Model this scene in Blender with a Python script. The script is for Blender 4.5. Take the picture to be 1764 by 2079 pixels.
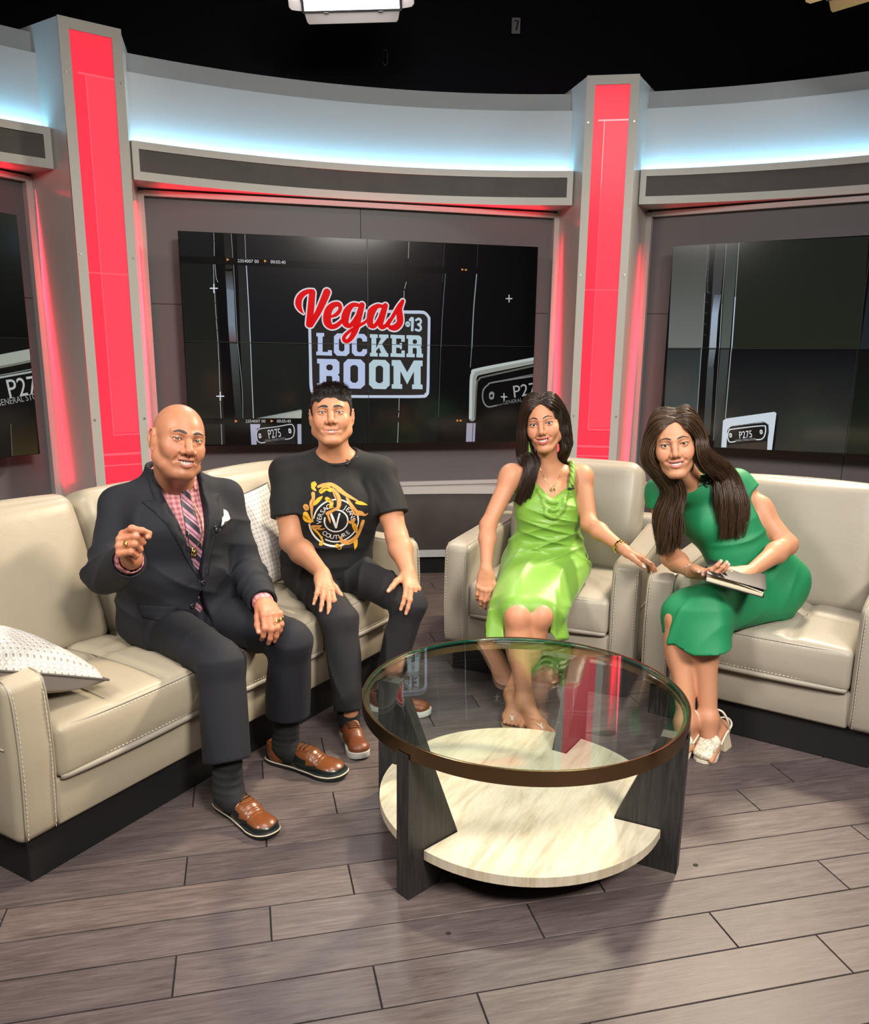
import bpy, bmesh, math, random
import numpy as np
from math import sin, cos, pi, radians, degrees, atan2, sqrt, hypot
from mathutils import Vector, Matrix, noise as mnoise

for _o in list(bpy.data.objects):
    bpy.data.objects.remove(_o, do_unlink=True)
SC = bpy.context.scene
COL = SC.collection
rng = np.random.default_rng(7)

# ---------------------------------------------------------------- camera
CAM_Z = 1.365
cam_d = bpy.data.cameras.new('camera')
cam = bpy.data.objects.new('camera', cam_d)
COL.objects.link(cam)
SC.camera = cam
PITCH, ROLL, FPX = 0.2275, 0.0113, 1640.0
_r = Vector((1, 0, 0)); _u = Vector((0, sin(PITCH), cos(PITCH))); _f = Vector((0, cos(PITCH), -sin(PITCH)))
_xr = _r * cos(ROLL) + _u * sin(ROLL); _ur = -_r * sin(ROLL) + _u * cos(ROLL)
_m = Matrix((_xr, _ur, -_f)).transposed().to_4x4()
_m.translation = (0, 0, CAM_Z)
cam.matrix_world = _m
cam_d.sensor_fit = 'AUTO'
cam_d.sensor_width = 36.0
cam_d.lens = FPX * 36.0 / 2079.0
cam_d.shift_y = 65.5 / 2079.0
cam_d.clip_start = 0.05

# ---------------------------------------------------------------- world, exposure
W = bpy.data.worlds.new('world'); SC.world = W; W.use_nodes = True
W.node_tree.nodes['Background'].inputs[0].default_value = (0.80, 0.85, 1.0, 1)
W.node_tree.nodes['Background'].inputs[1].default_value = 0.02
SC.view_settings.view_transform = 'Standard'
SC.view_settings.look = 'None'
SC.view_settings.gamma = 1.0
SC.view_settings.use_curve_mapping = False
SC.view_settings.exposure = 0.0
SC.cycles.use_denoising = True
SC.cycles.max_bounces = 8
SC.cycles.sample_clamp_indirect = 6.0
SC.cycles.caustics_reflective = False
SC.cycles.caustics_refractive = False

def area(name, loc, target, sx, sy, power, col=(1, 0.93, 0.84), spread=180):
    l = bpy.data.lights.new(name, 'AREA'); l.shape = 'RECTANGLE'; l.size = sx; l.size_y = sy
    l.energy = power; l.color = col; l.spread = radians(spread)
    o = bpy.data.objects.new(name, l); COL.objects.link(o); o.location = loc
    d = Vector(target) - Vector(loc)
    o.rotation_euler = d.to_track_quat('-Z', 'Y').to_euler()
    return o
# studio lamps: the two panels hanging in view light backwards over the set; soft front light from above the camera
def led_lamp(name, loc, target, sx, sy, power, col):
    d = (Vector(target) - Vector(loc)).normalized(); return area(name, Vector(loc) + d * .02, target, sx, sy, power, col, 105)
led_lamp('right_back_lamp', (2.07, 4.38, 3.275), (-.3, 2.3, .6), .5, .28, 75, (1, .84, .62))
led_lamp('center_back_lamp', (-.525, 5.30, 3.475), (-.1, 1.2, 1.0), .56, .26, 16, (1, .95, .9))
area('key_softbox', (1.7, -0.7, 3.3), (0.1, 2.7, 0.7), 0.8, 0.6, 47, (1, .92, .82), 80)
area('fill_softbox', (-2.3, 0.6, 3.2), (0.3, 2.6, 0.7), 0.9, 0.7, 22, (1, .93, .85), 80)
area('overhead_softbox', (0.4, 1.4, 4.4), (0.3, 2.3, 0.0), 1.8, 1.4, 20, (1, .95, .92), 85)
area('front_softbox', (0.2, -1.2, 4.0), (0.4, 3.6, 1.0), 1.8, 1.0, 22, (1, .95, .90), 90)


# ---------------------------------------------------------------- object helpers
def link(o, parent=None):
    COL.objects.link(o)
    if parent is not None:
        o.parent = parent
    return o

def tag(o, label=None, cat=None, group=None, kind=None):
    if label: o['label'] = label
    if cat: o['category'] = cat
    if group: o['group'] = group
    if kind: o['kind'] = kind
    return o

def empty(name, loc=(0, 0, 0), rz=0.0, parent=None):
    o = bpy.data.objects.new(name, None)
    o.empty_display_size = 0.1
    o.location = loc; o.rotation_euler = (0, 0, rz)
    return link(o, parent)

def mesh_obj(name, verts, faces, mat=None, parent=None, smooth=False, uv=None, colors=None):
    me = bpy.data.meshes.new(name)
    me.from_pydata([tuple(map(float, v)) for v in verts], [], [tuple(int(i) for i in f) for f in faces])
    return _finish(name, me, mat, parent, smooth, uv, colors)

def _finish(name, me, mat, parent, smooth, uv=None, colors=None):
    if smooth:
        me.polygons.foreach_set('use_smooth', [True] * len(me.polygons))
    if mat is not None:
        for m in (mat if isinstance(mat, (list, tuple)) else [mat]):
            me.materials.append(m)
    if uv is not None:
        uvl = me.uv_layers.new(name='UVMap')
        li = np.empty(len(me.loops), np.int32); me.loops.foreach_get('vertex_index', li)
        uvl.data.foreach_set('uv', np.asarray(uv, np.float32)[li].ravel())
    if colors is not None:
        ca = me.color_attributes.new('Col', 'FLOAT_COLOR', 'POINT')
        c = np.asarray(colors, np.float32)
        if c.shape[1] == 3: c = np.c_[c, np.ones(len(c), np.float32)]
        ca.data.foreach_set('color', c.ravel())
    me.update()
    o = bpy.data.objects.new(name, me)
    return link(o, parent)

def bm_obj(name, bm, mat=None, parent=None, smooth=False):
    me = bpy.data.meshes.new(name)
    bmesh.ops.recalc_face_normals(bm, faces=bm.faces)
    bm.to_mesh(me); bm.free()
    return _finish(name, me, mat, parent, smooth)

class MB:
    """collects plain pieces into one mesh"""
    def __init__(s): s.v = []; s.f = []; s.m = []; s.uv = []
    def add(s, v, f, mi=0):
        b = len(s.v)
        s.v += [tuple(map(float, p)) for p in v]
        s.f += [tuple(i + b for i in q) for q in f]; s.m += [mi] * len(f)
        return s
    def box(s, c, size, M=None, mi=0):
        x, y, z = [q / 2 for q in size]
        v = [(-x, -y, -z), (x, -y, -z), (x, y, -z), (-x, y, -z), (-x, -y, z), (x, -y, z), (x, y, z), (-x, y, z)]
        v = [Vector(p) for p in v]
        if M is not None: v = [M @ p for p in v]
        v = [p + Vector(c) for p in v]
        return s.add(v, [(0, 3, 2, 1), (4, 5, 6, 7), (0, 1, 5, 4), (1, 2, 6, 5), (2, 3, 7, 6), (3, 0, 4, 7)], mi)
    def prism(s, poly, z0, z1, mi=0):
        n = len(poly)
        v = [(x, y, z0) for x, y in poly] + [(x, y, z1) for x, y in poly]
        f = [tuple(range(n))[::-1], tuple(range(n, 2 * n))] + [(i, (i + 1) % n, n + (i + 1) % n, n + i) for i in range(n)]
        return s.add(v, f, mi)
    def tube(s, pts, r, n=8, closed=False, mi=0, flat=1.0, caps=True):
        P = [Vector(p) for p in pts]; m = len(P)
        rr = r if isinstance(r, (list, tuple, np.ndarray)) else [r] * m
        ref = None; base = len(s.v); V = []
        for i in range(m):
            if closed: t = P[(i + 1) % m] - P[i - 1]
            else: t = P[min(i + 1, m - 1)] - P[max(i - 1, 0)]
            if t.length < 1e-9: t = Vector((0, 0, 1))
            t.normalize()
            if ref is None:
                ref = Vector((0, 0, 1)) if abs(t.z) < 0.9 else Vector((1, 0, 0))
            u = ref - t * ref.dot(t)
            if u.length < 1e-6: u = t.orthogonal()
            u.normalize(); w = t.cross(u); ref = u
            for k in range(n):
                a = 2 * pi * k / n
                V.append(P[i] + u * (cos(a) * rr[i] * flat) + w * (sin(a) * rr[i]))
        F = []
        for i in range(m if closed else m - 1):
            j = (i + 1) % m
            for k in range(n):
                k2 = (k + 1) % n
                F.append((i * n + k, i * n + k2, j * n + k2, j * n + k))
        if not closed and caps:
            F.append(tuple(range(n))[::-1]); F.append(tuple((m - 1) * n + k for k in range(n)))
        return s.add(V, F, mi)
    def lathe(s, prof, n=48, c=(0, 0, 0), closed=True, mi=0):
        V = []; F = []
        m = len(prof)
        for k in range(n):
            a = 2 * pi * k / n
            for r, z in prof: V.append((c[0] + r * cos(a), c[1] + r * sin(a), c[2] + z))
        for k in range(n):
            k2 = (k + 1) % n
            for i in range(m if closed else m - 1):
                j = (i + 1) % m
                F.append((k * m + i, k2 * m + i, k2 * m + j, k * m + j))
        return s.add(V, F, mi)
    def build(s, name, mat=None, parent=None, smooth=False, bevel=0, uv=None, seg=2):
        o = mesh_obj(name, s.v, s.f, mat, parent, smooth, uv)
        if len(set(s.m)) > 1: o.data.polygons.foreach_set('material_index', s.m)
        if bevel:
            b = o.modifiers.new('bevel', 'BEVEL'); b.width = bevel; b.segments = seg; b.limit_method = 'ANGLE'
        return o

# ---------------------------------------------------------------- material helpers
def mat(name, col=(0.5, 0.5, 0.5), rough=0.5, metal=0.0, spec=0.5, emis=None, es=0.0, coat=0.0, sheen=0.0, sss=0.0,
        trans=0.0, ior=1.5, aniso=0.0):
    m = bpy.data.materials.new(name); m.use_nodes = True
    b = m.node_tree.nodes['Principled BSDF']
    b.inputs['Base Color'].default_value = (*col, 1)
    b.inputs['Roughness'].default_value = rough
    b.inputs['Metallic'].default_value = metal
    b.inputs['Specular IOR Level'].default_value = spec
    b.inputs['IOR'].default_value = ior
    b.inputs['Coat Weight'].default_value = coat
    b.inputs['Sheen Weight'].default_value = sheen
    b.inputs['Transmission Weight'].default_value = trans
    b.inputs['Anisotropic'].default_value = aniso
    if sss:
        b.inputs['Subsurface Weight'].default_value = sss
        b.inputs['Subsurface Radius'].default_value = (0.9, 0.35, 0.2)
        b.inputs['Subsurface Scale'].default_value = 0.006
    if emis is not None:
        b.inputs['Emission Color'].default_value = (*emis, 1)
        b.inputs['Emission Strength'].default_value = es
    return m

class NT:
    def __init__(s, m): s.m = m; s.t = m.node_tree; s.b = s.t.nodes['Principled BSDF']
    def n(s, typ, **kw):
        x = s.t.nodes.new(typ)
        for k, v in kw.items():
            if hasattr(x, k) and not k.startswith('i_'): setattr(x, k, v)
        return x
    def l(s, a, b): s.t.links.new(a, b)
    def coord(s, kind='Object', scale=(1, 1, 1), rot=(0, 0, 0)):
        tc = s.n('ShaderNodeTexCoord'); mp = s.n('ShaderNodeMapping')
        mp.inputs['Scale'].default_value = scale; mp.inputs['Rotation'].default_value = rot
        src = tc.outputs[kind]
        if any(rot):
            m0 = s.n('ShaderNodeMapping'); m0.inputs['Rotation'].default_value = rot; s.l(src, m0.inputs[0]); src = m0.outputs[0]; mp.inputs['Rotation'].default_value = (0, 0, 0)
        s.l(src, mp.inputs[0]); return mp.outputs[0]
    def noise(s, vec, scale, detail=3, rough=0.55, dist=0.0):
        x = s.n('ShaderNodeTexNoise'); x.inputs['Scale'].default_value = scale; x.inputs['Detail'].default_value = detail
        x.inputs['Roughness'].default_value = rough; x.inputs['Distortion'].default_value = dist
        if vec is not None: s.l(vec, x.inputs['Vector'])
        return x.outputs[0]
    def ramp(s, fac, stops, interp='LINEAR'):
        r = s.n('ShaderNodeValToRGB'); r.color_ramp.interpolation = interp
        e = r.color_ramp.elements
        while len(e) < len(stops): e.new(0.5)
        for i, (p, c) in enumerate(stops):
            e[i].position = p; e[i].color = (*c, 1) if len(c) == 3 else c
        s.l(fac, r.inputs[0]); return r.outputs[0]
    def mix(s, a, b, fac, mode='MIX'):
        x = s.n('ShaderNodeMix'); x.data_type = 'RGBA'; x.blend_type = mode
        for sock, v in ((x.inputs['Factor'], fac), (x.inputs[6], a), (x.inputs[7], b)):
            if isinstance(v, (int, float)): sock.default_value = v
            elif isinstance(v, tuple): sock.default_value = (*v, 1)
            else: s.l(v, sock)
        return x.outputs[2]
    def bump(s, h, strength=0.2, dist=0.01):
        x = s.n('ShaderNodeBump'); x.inputs['Strength'].default_value = strength; x.inputs['Distance'].default_value = dist
        s.l(h, x.inputs['Height']); s.l(x.outputs[0], s.b.inputs['Normal'])
    def base(s, c): s.l(c, s.b.inputs['Base Color'])
    def math(s, op, a, b=0.0):
        x = s.n('ShaderNodeMath'); x.operation = op
        for i, v in enumerate((a, b)):
            if isinstance(v, (int, float)): x.inputs[i].default_value = v
            else: s.l(v, x.inputs[i])
        return x.outputs[0]

def srgb(r, g, b):
    f = lambda c: (c / 255 / 12.92) if c / 255 <= 0.04045 else ((c / 255 + 0.055) / 1.055) ** 2.4
    return (f(r), f(g), f(b))

def puffbox(size, r, top=0.0, front=0.0, side=0.0, groove=None, n=(14, 14, 6), bot=0.0):
    hx, hy, hz = [s / 2 for s in size]
    def axis(h, k):
        core = h - r; a = [-h + r * (1 - cos(t)) for t in (0, .55, 1.1)]
        mid = list(np.linspace(-core, core, k)); return np.array(a[:] + mid + [-q for q in a[::-1]])
    ax = axis(hx, n[0]); ay = axis(hy, n[1]); az = axis(hz, n[2])
    idx = {}; V = []; F = []
    def vid(i, j, k):
        key = (i, j, k)
        if key not in idx: idx[key] = len(V); V.append((ax[i], ay[j], az[k]))
        return idx[key]
    X, Y, Z = len(ax) - 1, len(ay) - 1, len(az) - 1
    for i in range(X):
        for j in range(Y):
            F.append((vid(i, j, Z), vid(i + 1, j, Z), vid(i + 1, j + 1, Z), vid(i, j + 1, Z)))
            F.append((vid(i, j + 1, 0), vid(i + 1, j + 1, 0), vid(i + 1, j, 0), vid(i, j, 0)))
    for i in range(X):
        for k in range(Z):
            F.append((vid(i, 0, k), vid(i + 1, 0, k), vid(i + 1, 0, k + 1), vid(i, 0, k + 1)))
            F.append((vid(i, Y, k + 1), vid(i + 1, Y, k + 1), vid(i + 1, Y, k), vid(i, Y, k)))
    for j in range(Y):
        for k in range(Z):
            F.append((vid(0, j, k + 1), vid(0, j + 1, k + 1), vid(0, j + 1, k), vid(0, j, k)))
            F.append((vid(X, j, k), vid(X, j + 1, k), vid(X, j + 1, k + 1), vid(X, j, k + 1)))
    P = np.array(V); h = np.array([hx, hy, hz]); core = h - r
    c = np.clip(P, -core, core); d = P - c; L = np.linalg.norm(d, axis=1)[:, None]; L[L == 0] = 1
    N = d / L; Q = c + N * r
    u = P / h
    bx = np.clip(1 - u[:, 0] ** 2, 0, 1) ** .6; by = np.clip(1 - u[:, 1] ** 2, 0, 1) ** .6; bz = np.clip(1 - u[:, 2] ** 2, 0, 1) ** .6
    Q[:, 2] += np.clip(N[:, 2], 0, 1) * top * bx * by - np.clip(-N[:, 2], 0, 1) * bot * bx * by
    Q[:, 1] -= np.clip(-N[:, 1], 0, 1) * front * bx * bz
    Q[:, 1] += np.clip(N[:, 1], 0, 1) * front * .5 * bx * bz
    Q[:, 0] += N[:, 0] * side * by * bz
    if groove is not None:
        Q[:, 2] -= np.clip(N[:, 2], 0, 1) ** 2 * groove(Q[:, 0], Q[:, 1])
    return Q, F

def font_mesh(s):
    cu = bpy.data.curves.new('lettering', 'FONT'); cu.body = s; cu.size = 1.0; cu.resolution_u = 3
    o = bpy.data.objects.new('lettering', cu); COL.objects.link(o)
    dg = bpy.context.evaluated_depsgraph_get(); dg.update()
    me = bpy.data.meshes.new_from_object(o.evaluated_get(dg))
    V = np.array([v.co[:] for v in me.vertices]).reshape(-1, 3); F = [tuple(p.vertices) for p in me.polygons]
    bpy.data.objects.remove(o, do_unlink=True); bpy.data.curves.remove(cu); bpy.data.meshes.remove(me)
    return V, F

def stroke_mesh(pts):
    """flat ribbon with round ends through (x, y, half width)"""
    P = np.array(pts, float)
    if len(P) > 2:   # smooth with Catmull-Rom
        Q = []
        E = np.vstack([2 * P[0] - P[1], P, 2 * P[-1] - P[-2]])
        for i in range(1, len(E) - 2):
            for t in np.linspace(0, 1, 6, endpoint=False):
                a, b, c, d = E[i - 1:i + 3]
                Q.append(0.5 * (2 * b + (c - a) * t + (2 * a - 5 * b + 4 * c - d) * t * t + (3 * b - a - 3 * c + d) * t ** 3))
        Q.append(P[-1]); P = np.array(Q)
    P[:, 2] = np.maximum(P[:, 2], .3)
    T = np.gradient(P[:, :2], axis=0); T /= np.linalg.norm(T, axis=1)[:, None] + 1e-9
    N = np.c_[-T[:, 1], T[:, 0]]
    L = P[:, :2] + N * P[:, 2:3]; Rr = P[:, :2] - N * P[:, 2:3]; n = len(P)
    V = np.vstack([L, Rr]); F = [(i, i + 1, n + i + 1, n + i) for i in range(n - 1)]
    for e, sg in ((0, -1), (n - 1, 1)):
        a0 = atan2(N[e, 1], N[e, 0]); arcp = [P[e, :2] + P[e, 2] * np.array([cos(a0 - sg * t), sin(a0 - sg * t)]) for t in np.linspace(0, pi, 9)]
        b0 = len(V); V = np.vstack([V, arcp]); F.append(tuple(range(b0, b0 + 9)))
    return V, F

def catmull(pts, sub=5):
    E = [2 * np.array(pts[0]) - np.array(pts[1])] + [np.array(p, float) for p in pts] + [2 * np.array(pts[-1]) - np.array(pts[-2])]
    Q = []
    for i in range(1, len(E) - 2):
        a, b, c, d = E[i - 1:i + 3]
        for t in np.linspace(0, 1, sub, endpoint=False):
            Q.append(0.5 * (2 * b + (c - a) * t + (2 * a - 5 * b + 4 * c - d) * t * t + (3 * b - a - 3 * c + d) * t ** 3))
    Q.append(E[-2]); return np.array(Q)
M_steel = mat('screw_steel', (0.45, 0.44, 0.42), 0.35, 1.0)

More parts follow.
